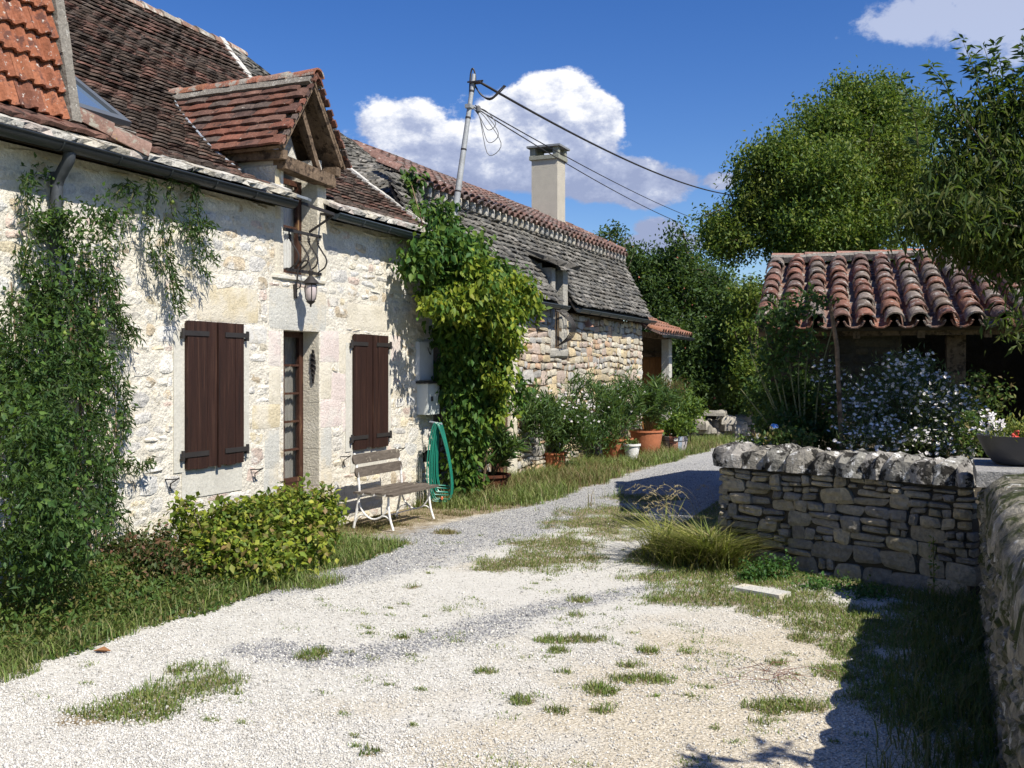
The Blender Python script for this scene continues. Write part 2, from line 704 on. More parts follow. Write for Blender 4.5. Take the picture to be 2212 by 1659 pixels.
def rubble(s0, s1, t0, t1, avoid, hmin, hmax, wmin, wmax, split=0.3, joint=0.012, top=None):
    """irregular courses; yields (s, t, w, h)"""
    out = []
    t = t0
    while t < t1:
        h = random.uniform(hmin, hmax)
        s = s0 - random.uniform(0, wmax)
        while s < s1:
            w = random.uniform(wmin, wmax) * (0.7 + 0.6 * (h - hmin) / (hmax - hmin + 1e-6))
            cells = [(s, t, w, h)]
            if random.random() < split and h > hmin * 1.25:
                k = random.uniform(.38, .62)
                cells = [(s, t, w * random.uniform(.92, 1), h * k), (s, t + h * k, w, h * (1 - k))]
                if random.random() < .4:
                    q = random.uniform(.35, .65)
                    a = cells.pop(random.randrange(2))
                    cells += [(a[0], a[1], a[2] * q, a[3]), (a[0] + a[2] * q, a[1], a[2] * (1 - q), a[3])]
            for (a, b, c, d) in cells:
                x0, x1 = max(a, s0), min(a + c, s1)
                y0, y1 = b, min(b + d, top((x0 + x1) / 2) if top else t1)
                if x1 - x0 < .045 or y1 - y0 < .035:
                    continue
                cut = False
                for r in avoid:
                    if x1 > r[0] and x0 < r[1] and y1 > r[2] and y0 < r[3]:
                        # trim along the smallest overlap
                        dx0, dx1 = r[1] - x0, x1 - r[0]
                        dy0, dy1 = r[3] - y0, y1 - r[2]
                        mn = min(dx0, dx1, dy0, dy1)
                        if mn == dx0: x0 = r[1]
                        elif mn == dx1: x1 = r[0]
                        elif mn == dy0: y0 = r[3]
                        else: y1 = r[2]
                        if x1 - x0 < .045 or y1 - y0 < .035:
                            cut = True
                            break
                if not cut:
                    out.append(((x0 + x1) / 2, (y0 + y1) / 2, x1 - x0 - joint, y1 - y0 - joint))
            s += w
        t += h
    return out


YX, ZX, NX = (0, 1, 0), (0, 0, 1), (1, 0, 0)     # wall facing +x: width along y, up z, outward x
XW = -6.15

ST_HOUSE = both('limewashed_rubble', [(.62, .56, .44), (.66, .62, .54), (.58, .57, .54), (.64, .56, .40), (.62, .50, .42), (.68, .64, .55), (.56, .54, .50), (.55, .46, .33), (.66, .63, .57)],
                rough=.95, namt=.22, nscale=5, famt=.45, fine=34, bump=1.6, bscale=22, patch=((.70, .67, .60), 8, .48, .66),
                speck=((.40, .34, .26), 13, .64, .74))
M_LIMEMORTAR = M('lime_mortar', [(.69, .645, .545)], rough=.95, namt=.16, nscale=3, famt=.25, fine=45, bump=1.8, bscale=16,
                 patch=[((.60, .54, .43), 1.3, .5, .72), ((.47, .43, .35), .8, .62, .85)], speck=((.42, .37, .29), 30, .66, .75))
M_ASH = {c: M('cut_stone_' + c, [v], rough=.93, namt=.16, nscale=5, famt=.28, fine=42, bump=.7, bscale=38, patch=p, speck=((.40, .36, .29), 26, .66, .72))
         for c, v, p in (('cream', (.60, .55, .44), ((.66, .61, .50), 3, .45, .6)), ('yellow', (.60, .52, .36), ((.64, .585, .47), 2.5, .46, .62)),
                         ('pink', (.64, .55, .50), ((.66, .60, .54), 3, .5, .6)), ('grey', (.52, .51, .46), ((.62, .56, .44), 2.4, .45, .62)),
                         ('pale', (.66, .64, .59), ((.60, .56, .48), 3, .5, .6)))}
M_RENDER = M('smooth_reveal_render', [(.56, .54, .47)], rough=.95, namt=.15, famt=.2, bump=.35, patch=((.48, .46, .40), 3, .5, .7))


def wa(px, p=6.15):
    """y of a pixel column on the plane x=-p"""
    return on_x(px, 800, -p)[1]


def wz(px, py, p=6.15):
    return on_x(px, py, -p)[2]


house = thing('cottage', 'white limestone cottage with brown shutters, dormer window and brown tiled roof', 'house', (-6.15, 8.6, 0))
Y_END = 11.46
win1 = (6.84, 7.60, .82, 2.13)
win2 = (9.52, 10.25, .80, 2.10)
door = (8.27, 8.90, 0.0, 2.10)
dwin = (8.27, 8.87, 2.68, 3.70)
mb = MB()
merge_grid(mb, -6.55, XW, 1.0, Y_END, -0.3, 3.32, [door, (dwin[0], dwin[1], dwin[2], 3.32), (win1[0] + .02, win1[1] - .02, win1[2] + .02, win1[3] - .02), (win2[0] + .02, win2[1] - .02, win2[2] + .02, win2[3] - .02)])
merge_grid(mb, -6.55, XW, 8.16, 8.98, 3.32, 3.74, [(dwin[0], dwin[1], 3.32, 3.74)])
wall = mb.build('wall', M_LIMEMORTAR, house, weld=True)
# gable walls and back closing the body
mb = MB()
prof_wall = [(-6.15, -.3), (-6.15, 3.30), (-6.42, 3.42), (-7.5, 4.22), (-9.15, 5.65), (-9.71, 6.25), (-13.2, 3.2), (-13.2, -.3)]
for y0, y1 in ((1.0, 1.35), (Y_END - .36, Y_END - .004)):
    V = [(x - .41 if i == 0 or i == 1 else x, y0, z) for i, (x, z) in enumerate(prof_wall)] + [(x - .41 if i == 0 or i == 1 else x, y1, z) for i, (x, z) in enumerate(prof_wall)]
    n = len(prof_wall)
    mb.geo(V, [tuple(range(n)), tuple(range(2 * n - 1, n - 1, -1))] + [(i, n + i, n + (i + 1) % n, (i + 1) % n) for i in range(n)])
mb.box(-13.2, -12.9, 1.35, Y_END - .36, -.3, 3.2)
mb.build('gable_wall', M_LIMEMORTAR, house)

# cut stones (pixel measured rectangles on the wall plane): y0,y1,z0,z1,colour
def rect(x0, y0, x1, y1, c, pr=.006):
    return (wa(x0), wa(x1), wz((x0 + x1) / 2, y1), wz((x0 + x1) / 2, y0), c, pr)


ash = [rect(428, 620, 557, 693, 'yellow'), rect(522, 703, 575, 741, 'pale'), rect(405, 700, 392, 706, 'pale'),
       rect(583, 626, 705, 712, 'grey'), rect(752, 660, 848, 713, 'cream'), rect(340, 705, 391, 738, 'pale'),
       rect(580, 716, 606, 790, 'pink'), rect(582, 792, 605, 872, 'cream'), rect(546, 874, 604, 926, 'yellow'), rect(572, 930, 603, 1010, 'grey'), rect(570, 1012, 601, 1090, 'grey'),
       rect(693, 716, 732, 780, 'pink'), rect(693, 782, 716, 860, 'cream'), rect(693, 862, 738, 920, 'pink'), rect(693, 924, 716, 1010, 'grey'), rect(693, 1012, 716, 1085, 'grey'),
       rect(733, 722, 757, 812, 'cream'), rect(716, 804, 756, 868, 'pink'), rect(740, 870, 756, 930, 'pink'),
       rect(843, 725, 866, 778, 'pink'), rect(595, 364, 606, 470, 'yellow', .004), rect(595, 472, 606, 606, 'cream', .004),
       rect(690, 372, 704, 470, 'cream', .004), rect(690, 472, 704, 596, 'cream', .004), rect(590, 598, 700, 608, 'grey', .03)]
ash = [a for a in ash if a[1] > a[0]]
asv = [stone_variant(.30, 'cut', 6) for _ in range(6)]
asm = {}
for (a, b, c, d, col, pr) in ash:
    k = random.randrange(6)
    if (k, col) not in asm:
        asm[(k, col)] = mesh_from('cut_stone', asv[k][0], asv[k][1], M_ASH[col], True)
        asm[(k, col)].set_sharp_from_angle(angle=math.radians(40))
    o = bpy.data.objects.new('cut_stone', asm[(k, col)])
    COL.objects.link(o)
    o.parent = wall
    o.matrix_basis = Matrix(frame((XW, (a + b) / 2, (c + d) / 2), YX, ZX, NX, (b - a) / .98, (d - c) / .98, pr).tolist())

# render bands round the shuttered windows
mb = MB()
for (a, b, c, d) in (win1, win2):
    mb.box(XW, XW + .010, a - .13, a, c - .02, d - .10)
    mb.box(XW, XW + .010, b, b + .12, c + .04, d - .10)
    mb.box(XW, XW + .008, a - .03, b + .02, c - .26, c)
mb.build('reveal_render', M_RENDER, wall, kind='stuff')

avoid = [(a - .008, b + .008, c - .008, d + .008) for (a, b, c, d, _, _) in ash]
avoid += [(w[0] - .13, w[1] + .12, w[2] - .02, w[3] - .08) for w in (win1, win2)] + [(w[0] - .03, w[1] + .02, w[2] - .26, w[3]) for w in (win1, win2)]
avoid += [door, (dwin[0], dwin[1], dwin[2] - .04, 4)]
fld = Field([stone_variant(1.5) for _ in range(14)])
for (s, t, w, h) in rubble(2.0, Y_END - .02, .0, 3.30, avoid, .10, .22, .14, .36, .42, .012):
    s += .012 * wob(t * 9, s * 2)
    t2 = t + .035 * wob(s * 2.6, t * 1.6)
    if random.random() < .12:
        continue
    flat = random.random()
    fld.put(frame((XW - .006, s, t2), YX, ZX, NX, w * random.uniform(.8, 1.0), h * random.uniform(.78, 1.0), random.uniform(.009, .022), tilt=random.uniform(-.03, .03), yaw=random.uniform(-.16, .16)))
# dormer cheek and front rubble above the eaves at the window side
fld.finish('stone', *ST_HOUSE, wall, rest='rubble_stones', sharp=30)

# shutters ------------------------------------------------------------
def shutter_pair(w, nm):
    a, b, c, d = w
    mid = (a + b) / 2 + .01
    for (s0, s1, outer) in ((a, mid - .006, -1), (mid + .006, b, 1)):
        base = MB().box(XW + .012, XW + .030, s0 + .004, s1 - .004, c + .006, d - .006).build('shutter', C_SHUTTER, house)
        n = 3
        ww = (s1 - s0) / n
        for k in range(n):
            z0 = c + random.uniform(-.012, .006)
            MB().box(XW + .030, XW + .046 + random.uniform(-.002, .002), s0 + k * ww + .0015, s0 + (k + 1) * ww - .0015, z0, d + random.uniform(-.003, .003)).build('plank', C_SHUTTER, base)
        if outer == 1:
            MB().box(XW + .048, XW + .062, s0 - .012, s0 + .02, c - .015, d - .003).build('cover_strip', C_SHUTTER, base)
        for zz in (c + .13, d - .11):
            h0, h1 = (s0 - .055, s0 + .27) if outer < 0 else (s1 - .27, s1 + .055)
            mb = MB().box(XW + .047, XW + .055, h0, h1, zz - .022, zz + .022)
            e = h0 if outer < 0 else h1
            mb.tube([(XW + .045, e, zz - .05), (XW + .045, e, zz + .04)], .016, 8)
            mb.box(XW - .02, XW + .04, e - .008, e + .008, zz - .05, zz - .03)
            mb.build('strap_hinge', C_DARKMETAL, base)


shutter_pair(win1, 1)
shutter_pair(win2, 2)
for (px, py) in ((362, 1040), (545, 1018), (738, 990), (857, 972)):
    y, z = wa(px), wz(px, py)
    MB().tube([(XW, y - .03, z + .02), (XW + .10, y - .03, z + .025), (XW + .10, y + .03, z + .03), (XW + .03, y + .0, z - .02), (XW + .02, y + .02, z - .09)], .006, 6).build('shutter_catch', C_DARKMETAL, house)

# door ----------------------------------------------------------------
def glazed(a, b, c, d, xf, bars, nm, leaf_mid, curtain=True, bottom=0.0):
    """frame, two leaves with glazing bars and panes at depth xf"""
    root = MB()
    root.box(xf - .05, xf, a, a + .035, c, d).box(xf - .05, xf, b - .05, b, c, d).box(xf - .05, xf, a, b, d - .025, d).box(xf - .05, xf, a, b, c, c + .03)
    fr = root.build(nm, C_DOORW, house, weld=True)
    for (s0, s1) in ((a + .035, leaf_mid), (leaf_mid, b - .05)):
        lf = MB()
        st = .036
        zb = c + .03 + bottom
        lf.box(xf - .035, xf + .012, s0 + .001, s0 + st, c + .03, d - .025).box(xf - .035, xf + .012, s1 - st, s1 - .001, c + .03, d - .025)
        lf.box(xf - .035, xf + .010, s0 + st, s1 - st, d - .06, d - .025)
        if bottom:
            lf.box(xf - .03, xf + .002, s0 + st, s1 - st, c + .031, zb)
        lf.box(xf - .035, xf + .010, s0 + st, s1 - st, zb, zb + .045)
        lf.build('door_leaf' if bottom else 'casement', C_DOORW, fr)
        z0, z1 = zb + .045, d - .06
        step = (z1 - z0) / bars
        for k in range(bars):
            if k:
                MB().box(xf - .025, xf + .008, s0 + st, s1 - st, z0 + k * step - .011, z0 + k * step + .011).build('glazing_bar', C_DOORW, fr)
            MB().box(xf - .016, xf - .012, s0 + st, s1 - st, z0 + k * step + (.011 if k else 0), z0 + (k + 1) * step - (.011 if k < bars - 1 else 0)).build('pane', C_GLASS, fr)
    if curtain:
        V, Fc = [], []
        N = 40
        for i in range(N + 1):
            y = lerp(a + .04, b - .05, i / N)
            x = xf - .075 + .012 * math.sin(i * 1.9) + .006 * math.sin(i * .8)
            V += [(x, y, c + .06), (x - .01, y, d - .03)]
        for i in range(N):
            Fc.append((2 * i, 2 * i + 2, 2 * i + 3, 2 * i + 1))
        add('curtain', mesh_from('curtain', V, Fc, C_CURTAIN if not bottom else M('grey_net_curtain', [(.27, .26, .23)], namt=.4, nscale=7, famt=.3, fine=50, stretch=(1, 3, .3), bump=.4), True), fr)
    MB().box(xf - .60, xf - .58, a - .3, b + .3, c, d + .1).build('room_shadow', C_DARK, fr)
    return fr


glazed(door[0], door[1], .06, door[3], -6.36, 5, 'door', 8.52, True, .42)
MB().box(-6.5, -6.10, door[0] - .05, door[1] + .05, -.05, .06).build('doorstep', M_ASH['grey'], house)
glazed(dwin[0], dwin[1], dwin[2], dwin[3], -6.36, 2, 'casement_window', 8.46, True)
# reveal stones lining the openings
for (a, b, c, d) in (door, dwin):
    z = c
    while z < d - .05:
        h = min(random.uniform(.28, .5), d - z)
        for (y, sgn) in ((b, -1), (a, 1)):
            col = random.choice(['cream', 'grey', 'cream', 'pink', 'yellow' if c else 'cream'])
            mb = MB().box(-6.355, XW - .004, min(y, y + sgn * .006), max(y, y + sgn * .006), z + .003, z + h - .003)
            mb.build('reveal_stone', M_ASH[col], wall)
        z += h

# window guard in wrought iron
g = MB()
x0, x1 = XW - .01, XW + .18
ya, yb = dwin[0] + .03, dwin[1] - .01
zt, zb_ = 3.30, 2.73
g.box(XW + .0, XW + .022, ya, yb + .05, zb_ - .03, zb_)
g.box(XW + .0, XW + .022, ya - .04, yb + .05, 3.10, 3.13)
g.beam((XW + .01, yb + .05, 3.36), (XW + .30, yb - .14, 3.30), .02, .03)
g.beam((XW + .30, yb - .14, 3.30), (XW + .01, yb - .16, 3.14), .02, .02)
g.beam((XW + .30, yb - .14, 3.31), (XW + .24, ya - .05, 3.36), .02, .03)
for k in range(4):
    y = lerp(ya + .05, yb - .02, k / 3)
    g.tube(curve_pts([(XW + .01, y, 3.12), (XW + .02, y, 3.03), (XW + .07, y, 2.95), (XW + .13, y, 2.86), (XW + .11, y, 2.78), (XW + .03, y, 2.73), (XW + .012, y, 2.70)], 16), .0085, 6)
    g.lathe([(.006, -.03), (.017, -.015), (.012, 0), (.017, .015), (.006, .03)], (XW + .02, y, 3.05), 8)
g.build('window_guard', C_DARKMETAL, house, smooth=True)

# ------------------------------------------------------------------ main roof
PROF = [(5.97, 3.40), (6.38, 3.575), (7.53, 4.40), (9.17, 5.82), (9.71, 6.45)]


def prof_at(prof, s):
    """position along a (p, z) polyline, smoothly; returns p, z, tangent angle"""
    acc = 0
    for i in range(len(prof) - 1):
        L = math.hypot(prof[i + 1][0] - prof[i][0], prof[i + 1][1] - prof[i][1])
        if s <= acc + L or i == len(prof) - 2:
            u = (s - acc) / L
            p = lerp(prof[i][0], prof[i + 1][0], u)
            z = lerp(prof[i][1], prof[i + 1][1], u)
            a = math.atan2(prof[i + 1][1] - prof[i][1], prof[i + 1][0] - prof[i][0])
            # blend angle
            if u > .5 and i < len(prof) - 2:
                a2 = math.atan2(prof[i + 2][1] - prof[i + 1][1], prof[i + 2][0] - prof[i + 1][0])
                a = lerp(a, a2, (u - .5))
            elif u < .5 and i > 0:
                a2 = math.atan2(prof[i][1] - prof[i - 1][1], prof[i][0] - prof[i - 1][0])
                a = lerp(a, a2, (.5 - u))
            return p, z, a
        acc += L


def plen(prof):
    return sum(math.hypot(prof[i + 1][0] - prof[i][0], prof[i + 1][1] - prof[i][1]) for i in range(len(prof) - 1))


def roof_z(p):
    for i in range(len(PROF) - 1):
        if p <= PROF[i + 1][0]:
            return lerp(PROF[i][1], PROF[i + 1][1], (p - PROF[i][0]) / (PROF[i + 1][0] - PROF[i][0]))
    return PROF[-1][1]


TILE_BROWN = both('old_brown_flat_tile', [(.088, .064, .050), (.10, .070, .055), (.075, .058, .047), (.12, .076, .060), (.095, .074, .062), (.14, .084, .066), (.078, .061, .051), (.12, .093, .076), (.18, .10, .078)],
                  namt=.25, nscale=1.1, famt=.3, fine=30, speck=[((.30, .26, .21), 26, .62, .72), ((.035, .029, .026), 5, .56, .70)], patch=((.19, .10, .07), 1.1, .64, .76), bump=.8, bscale=40)
TILE_RED = both('red_flat_tile', [(.17, .078, .054), (.21, .088, .060), (.13, .068, .052), (.095, .060, .050), (.18, .10, .075), (.15, .082, .062), (.12, .09, .075)],
                namt=.5, nscale=5, famt=.45, fine=26, speck=[((.42, .38, .32), 24, .63, .70), ((.05, .035, .03), 7, .54, .66)], bump=.6, bscale=40)
TILE_ORANGE = both('orange_interlocking_tile', [(.31, .115, .062), (.26, .10, .056), (.33, .13, .07), (.23, .095, .06), (.29, .115, .066)],
                   namt=.5, nscale=9, famt=.4, fine=30, speck=[((.13, .06, .045), 9, .50, .64), ((.50, .47, .42), 24, .60, .66)], bump=.7, bscale=40)
SLATE = both('limestone_roof_slab', [(.14, .132, .115), (.18, .17, .148), (.11, .106, .096), (.22, .205, .18), (.09, .088, .082), (.16, .152, .132), (.125, .115, .098)],
             namt=.45, nscale=3, famt=.5, fine=22, speck=[((.44, .42, .38), 17, .62, .70), ((.05, .048, .043), 8, .55, .66)], bump=1.0, bscale=24)
LAUZE = both('pale_eave_stone', [(.42, .40, .35), (.50, .47, .41), (.34, .33, .30), (.46, .42, .34), (.38, .33, .29)],
             namt=.3, famt=.45, fine=24, speck=[((.62, .60, .55), 20, .56, .66), ((.12, .11, .10), 9, .58, .68)], bump=1.2, bscale=20)
CANAL = both('canal_tile', [(.17, .098, .080), (.15, .092, .078), (.19, .112, .09), (.13, .092, .08), (.17, .115, .098), (.20, .118, .092), (.155, .125, .11)],
             namt=.4, nscale=6, famt=.45, fine=26, speck=[((.46, .42, .37), 16, .56, .68), ((.07, .055, .05), 9, .57, .70)], bump=.7, bscale=34)

# under-roof surface
def sheet(prof, y0, y1, dz=-.05, th=.06):
    V, Fc = [], []
    for (p, z) in prof:
        V += [(-p, y0, z + dz), (-p, y1, z + dz), (-p, y0, z + dz - th), (-p, y1, z + dz - th)]
    for i in range(len(prof) - 1):
        a, b = 4 * i, 4 * i + 4
        Fc += [(a, a + 1, b + 1, b), (a + 2, b + 2, b + 3, a + 3), (a, b, b + 2, a + 2), (a + 1, a + 3, b + 3, b + 1)]
    Fc += [(0, 2, 3, 1)]
    e = 4 * (len(prof) - 1)
    Fc += [(e, e + 1, e + 3, e + 2)]
    return V, Fc


back = [(9.71, 6.45), (13.5, 3.1)]
Y_V = 11.5
V, Fc = sheet(PROF, 1.0, 8.16)
for seg in (sheet(PROF, 8.99, Y_V), sheet([(6.92, 3.96), (7.53, 4.40), (9.17, 5.82), (9.71, 6.45)], 8.16, 8.99)):
    k0 = len(V); V = V + seg[0]; Fc = Fc + [tuple(i + k0 for i in f) for f in seg[1]]
roof = add('roof', mesh_from('roof', V, Fc, M('roof_lining', [(.05, .04, .03)], namt=.2, famt=.1, bump=.2)), house)
V, Fc = sheet(back, 1.0, Y_V, 0)
add('back_roof', mesh_from('back_roof', V, Fc, TILE_BROWN[1]), house)

tv = [slab_variant(.05, .35) for _ in range(8)]
DC, DH = 8.595, .60         # dormer centre and half width


def in_dormer(p, y, z):
    w = abs(y - DC)
    if w < .50 and p < 6.95:
        return True
    return w < DH + .02 and z < 4.72 - 1.42 * w and p < 7.95


sky_a, sky_b = 5.7, 6.62


def tilefield(fld, prof, y0, y1, ex, w, th, skip=None, s0=0.0, s1=None, tilt=.12, jit=.004, ragged=0.0, lenk=1.6):
    L = s1 or plen(prof)
    s = s0
    row = 0
    while s < L:
        y = y0 + (row % 2) * w / 2 - w / 2
        while y < y1:
            ww = w * random.uniform(.9, 1.1) if ragged else w * random.uniform(.97, 1.02)
            yc = y + ww / 2
            p, z, a = prof_at(prof, s + random.uniform(-1, 1) * jit + ragged * .02 * wob(yc * 3, s * 6))
            if y0 - .02 < yc < y1 + .02 and not (skip and skip(p, yc, z)):
                up = np.array([-math.cos(a), 0, math.sin(a)])
                nn = np.array([math.sin(a), 0, math.cos(a)])
                sag = .012 * wob(yc * 1.1, p * 1.4)
                pos = np.array([-p, yc, z]) + nn * (th * .5 + ex * tilt * 1.5 + sag + random.uniform(-.5, .5) * jit)
                fld.put(frame(pos, (0, 1, 0), up, nn, ww * 1.0, ex * lenk, th * random.uniform(.9, 1.15), yaw=random.uniform(-.012, .012) * (1 + 5 * ragged), tilt=-(tilt + random.uniform(-.015, .015))))
            y += ww
        s += ex
        row += 1




skyl = None
sk0, sk1 = 6.55, 7.25       # skylight p range, set below


def skip_main(p, y, z):
    if in_dormer(p, y, z):
        return True
    if 6.05 < y < 6.77 and 6.68 < p < 7.60:
        return True
    return False


fld = Field(tv)
tilefield(fld, PROF, 4.9, Y_V - .02, .105, .20, .019, skip_main, s0=.16, tilt=.33, lenk=1.4, jit=.002)
fld.finish('roof_tile', *TILE_BROWN, roof, smooth=False)

# pale stone slabs along the eaves
lv = [slab_variant(.14, .1) for _ in range(8)]
fld = Field(lv)
for r in range(3):
    tilefield(fld, PROF, 2.0, Y_V - .02, .09, .24, .042, lambda p, y, z: abs(y - DC) < .46, s0=-.03 + r * .075, s1=-.03 + r * .075 + .05, tilt=.03, jit=.012, ragged=1.0, lenk=2.4)
fld.finish('eave_slab', *LAUZE, roof, smooth=False)

# mortared ridge
fld = Field([canal_variant(7) for _ in range(4)])
y = 4.5
while y < Y_V + .2:
    fld.put(frame((-9.71, y, 6.40 + random.uniform(-.01, .01)), (1, 0, 0), (0, 1, 0), (0, 0, -1) if False else (0, 0, 1), .30, .40, .24))
    y += .34
fld.finish('ridge_tile', *both('ridge_tile_lichen', [(.24, .15, .11), (.30, .20, .15), (.25, .22, .18)], namt=.4, famt=.4, speck=((.46, .43, .37), 9, .5, .6), bump=.8), roof)
mb = MB()
for k in range(30):
    y0 = 4.5 + k * .235
    mb.obox((-9.63, y0, 6.36 + .010 * wob(k, 1)), (0, 1, 0), (-.7, 0, .7), (.7, 0, .7), .13, .07 + .03 * wob(k * 1.3, 2), .03)
mb.build('ridge_mortar', C_MORTARG, roof, kind='stuff')

# white mortar flashing along the right verge, and zinc behind it
mb = MB()
pts = []
s = .30
Lp = plen(PROF)
while s < Lp - .05:
    p, z, a = prof_at(PROF, s)
    nn = np.array([math.sin(a), 0, math.cos(a)])
    up = np.array([-math.cos(a), 0, math.sin(a)])
    wdt = .055 + .018 * wob(s * 5, 3)
    mb.obox(np.array([-p, Y_V + .015 + .02 * wob(s * 4, 0), z]) + nn * .045, (0, 1, 0), up, nn, wdt, .075, .035 + .012 * wob(s * 7, 1))
    s += .125
mb.build('mortar_flashing', C_LIME, roof, kind='stuff')

# skylight
p_, z_, a_ = prof_at(PROF, 1.05)
sy0, sy1 = 6.08, 6.74
P0 = (6.72, roof_z(6.72)); P1 = (7.56, roof_z(7.56))
aa = math.atan2(P1[1] - P0[1], P1[0] - P0[0])
up = np.array([-math.cos(aa), 0, math.sin(aa)]); nn = np.array([math.sin(aa), 0, math.cos(aa)])
c0 = np.array([-(P0[0] + P1[0]) / 2, (sy0 + sy1) / 2, (P0[1] + P1[1]) / 2]) + nn * .05
hl = math.hypot(P1[0] - P0[0], P1[1] - P0[1]) / 2
mb = MB()
for sg in (-1, 1):
    mb.obox(c0 + np.array([0, sg * .31, 0]), (0, 1, 0), up, nn, .035, hl, .05)
    mb.obox(c0 + up * sg * (hl - .05), (0, 1, 0), up, nn, .275, .05, .05)
sk = mb.build('skylight', M('skylight_frame', [(.10, .11, .12)], rough=.45, spec=.5, namt=.15, famt=.05, bump=.05), roof)
mb = MB().obox(c0 + nn * .012, (0, 1, 0), up, nn, .272, hl - .101, .008)
gp = glass_mat('skylight_glass', (.10, .15, .23), .06)
sk_p = mb.build('skylight_pane', gp, sk)
sk_p.parent = roof; sk.name = 'skylight_frame'
mb = MB().obox(c0 - up * (hl + .06) - nn * .012, (0, 1, 0), up, nn, .36, .07, .008)
mb.build('skylight_apron', M('lead_apron', [(.30, .28, .25)], rough=.6, namt=.3, famt=.2, bump=.2), roof)

# ------------------------------------------------------------------ steep orange tiled front at the left end
OP = [(5.98, 3.44), (6.22, 3.56), (6.42, 4.60), (6.72, 6.0)]
ang = math.atan2(OP[2][1] - OP[1][1], OP[2][0] - OP[1][0])
mb = MB()
V = [(-6.24, 2.0, 3.5), (-6.24, 5.74, 3.5), (-6.76, 5.74, 6.1), (-6.76, 2.0, 6.1), (-8.2, 2.0, 4.9), (-8.2, 5.74, 4.9)]
mb.geo(V, [(0, 1, 2, 3), (1, 0, 4, 5), (1, 5, 2), (0, 3, 4), (3, 2, 5, 4)])
raised = mb.build('raised_roof', C_MORTARG, house)
# interlocking tile: two rolls
def rolltile():
    V, Fc = [], []
    n = 9
    for lvl in (1, 0):
        for j in (0, 1):
            for i in range(n):
                x = -0.5 + i / (n - 1)
                z = (.55 if i in (0, 1, 8) else (.95 if i in (4, 5) else .12)) * (1.0) + (-.45 if lvl == 0 else 0)
                V.append((x, j, z))
    def q(l, j, i): return l * 2 * n + j * n + i
    for i in range(n - 1):
        Fc.append((q(0, 0, i), q(0, 0, i + 1), q(0, 1, i + 1), q(0, 1, i)))
        Fc.append((q(1, 0, i + 1), q(1, 0, i), q(1, 1, i), q(1, 1, i + 1)))
        Fc.append((q(1, 0, i), q(1, 0, i + 1), q(0, 0, i + 1), q(0, 0, i)))
    Fc.append((q(0, 0, 0), q(0, 1, 0), q(1, 1, 0), q(1, 0, 0)))
    Fc.append((q(0, 0, n - 1), q(1, 0, n - 1), q(1, 1, n - 1), q(0, 1, n - 1)))
    return V, Fc


fld = Field([rolltile() for _ in range(2)])
up = np.array([-math.cos(ang), 0, math.sin(ang)]); nn = np.array([math.sin(ang), 0, math.cos(ang)])
for r in range(10):
    s = .03 + r * .215
    for k in range(14):
        y = 5.60 - .115 - k * .225
        pos = np.array([-6.22, y, 3.56]) + up * s + nn * (.055 + random.uniform(-.003, .003))
        fld.put(frame(pos + nn * .012, (0, 1, 0), up, nn, .222, .26, .055, tilt=-.20 + random.uniform(-.02, .02)))
fld.finish('interlocking_tile', *TILE_ORANGE, raised)
fld = Field(tv)
tilefield(fld, [(6.00, 3.455), (6.24, 3.60)], 2.0, 6.35, .11, .24, .03, None, s0=.06, s1=.27, tilt=.06, lenk=1.5)
fld.finish('starter_tile', *TILE_RED, raised, smooth=False)
mb = MB()
for k in range(9):
    c = np.array([-6.22, 5.66, 3.60]) + up * (.12 + k * .27) + nn * .05
    mb.obox(c - np.array([0, .012, 0]), (0, 1, 0), up, nn, .046 + .008 * wob(k * 2, 1), .136, .05)
mb.build('verge_mortar', C_MORTARG, raised, kind='stuff')
fld = Field([canal_variant(9) for _ in range(3)])
A, B = np.array([-6.30, 5.68, 3.66]), np.array([-6.00, 6.20, 3.41])
dd = (A - B) / np.linalg.norm(A - B)
xx = np.cross(dd, (0, 0, 1)); xx /= np.linalg.norm(xx)
zz = np.cross(xx, dd)
for k in range(2):
    fld.put(frame(B + (A - B) * (k * .48) + zz * .0, xx, dd, zz, .30, .44, .30))
fld.finish('hip_tile', *both('mossy_hip_tile', [(.21, .12, .09), (.19, .125, .10)], namt=.4, famt=.4, speck=[((.28, .26, .21), 14, .50, .60), ((.30, .20, .05), 8, .6, .66)], bump=.9), raised)

# ------------------------------------------------------------------ dormer
PF = 5.98                      # front overhang plane
apex_z, eav_z = 4.74, 3.90
dr = MB()
# cheeks
for sg in (-1, 1):
    dr = MB()
    y = DC + sg * .40
    V = [(-6.2, y - sg * .0, 3.4), (-6.2, y, 3.95), (-6.9, y, 3.95), (-6.45, y, 3.5)]
    dr.geo([(v[0], v[1] + .02 * sg, v[2]) for v in V] + [(v[0], v[1] - .06 * sg, v[2]) for v in V], [(0, 1, 2, 3), (7, 6, 5, 4), (0, 4, 5, 1), (1, 5, 6, 2), (2, 6, 7, 3), (3, 7, 4, 0)])
    dr.build('dormer_cheek', C_LIME, house)
# gable infill behind the truss
mb = MB()
V = [(-6.42, DC - .33, 3.86), (-6.42, DC + .33, 3.86), (-6.42, DC, 4.5)]
mb.geo(V + [(x - .05, y, z) for x, y, z in V], [(0, 1, 2), (5, 4, 3), (0, 3, 4, 1), (1, 4, 5, 2), (2, 5, 3, 0)])
mb.build('gable_infill', C_LIME, house)
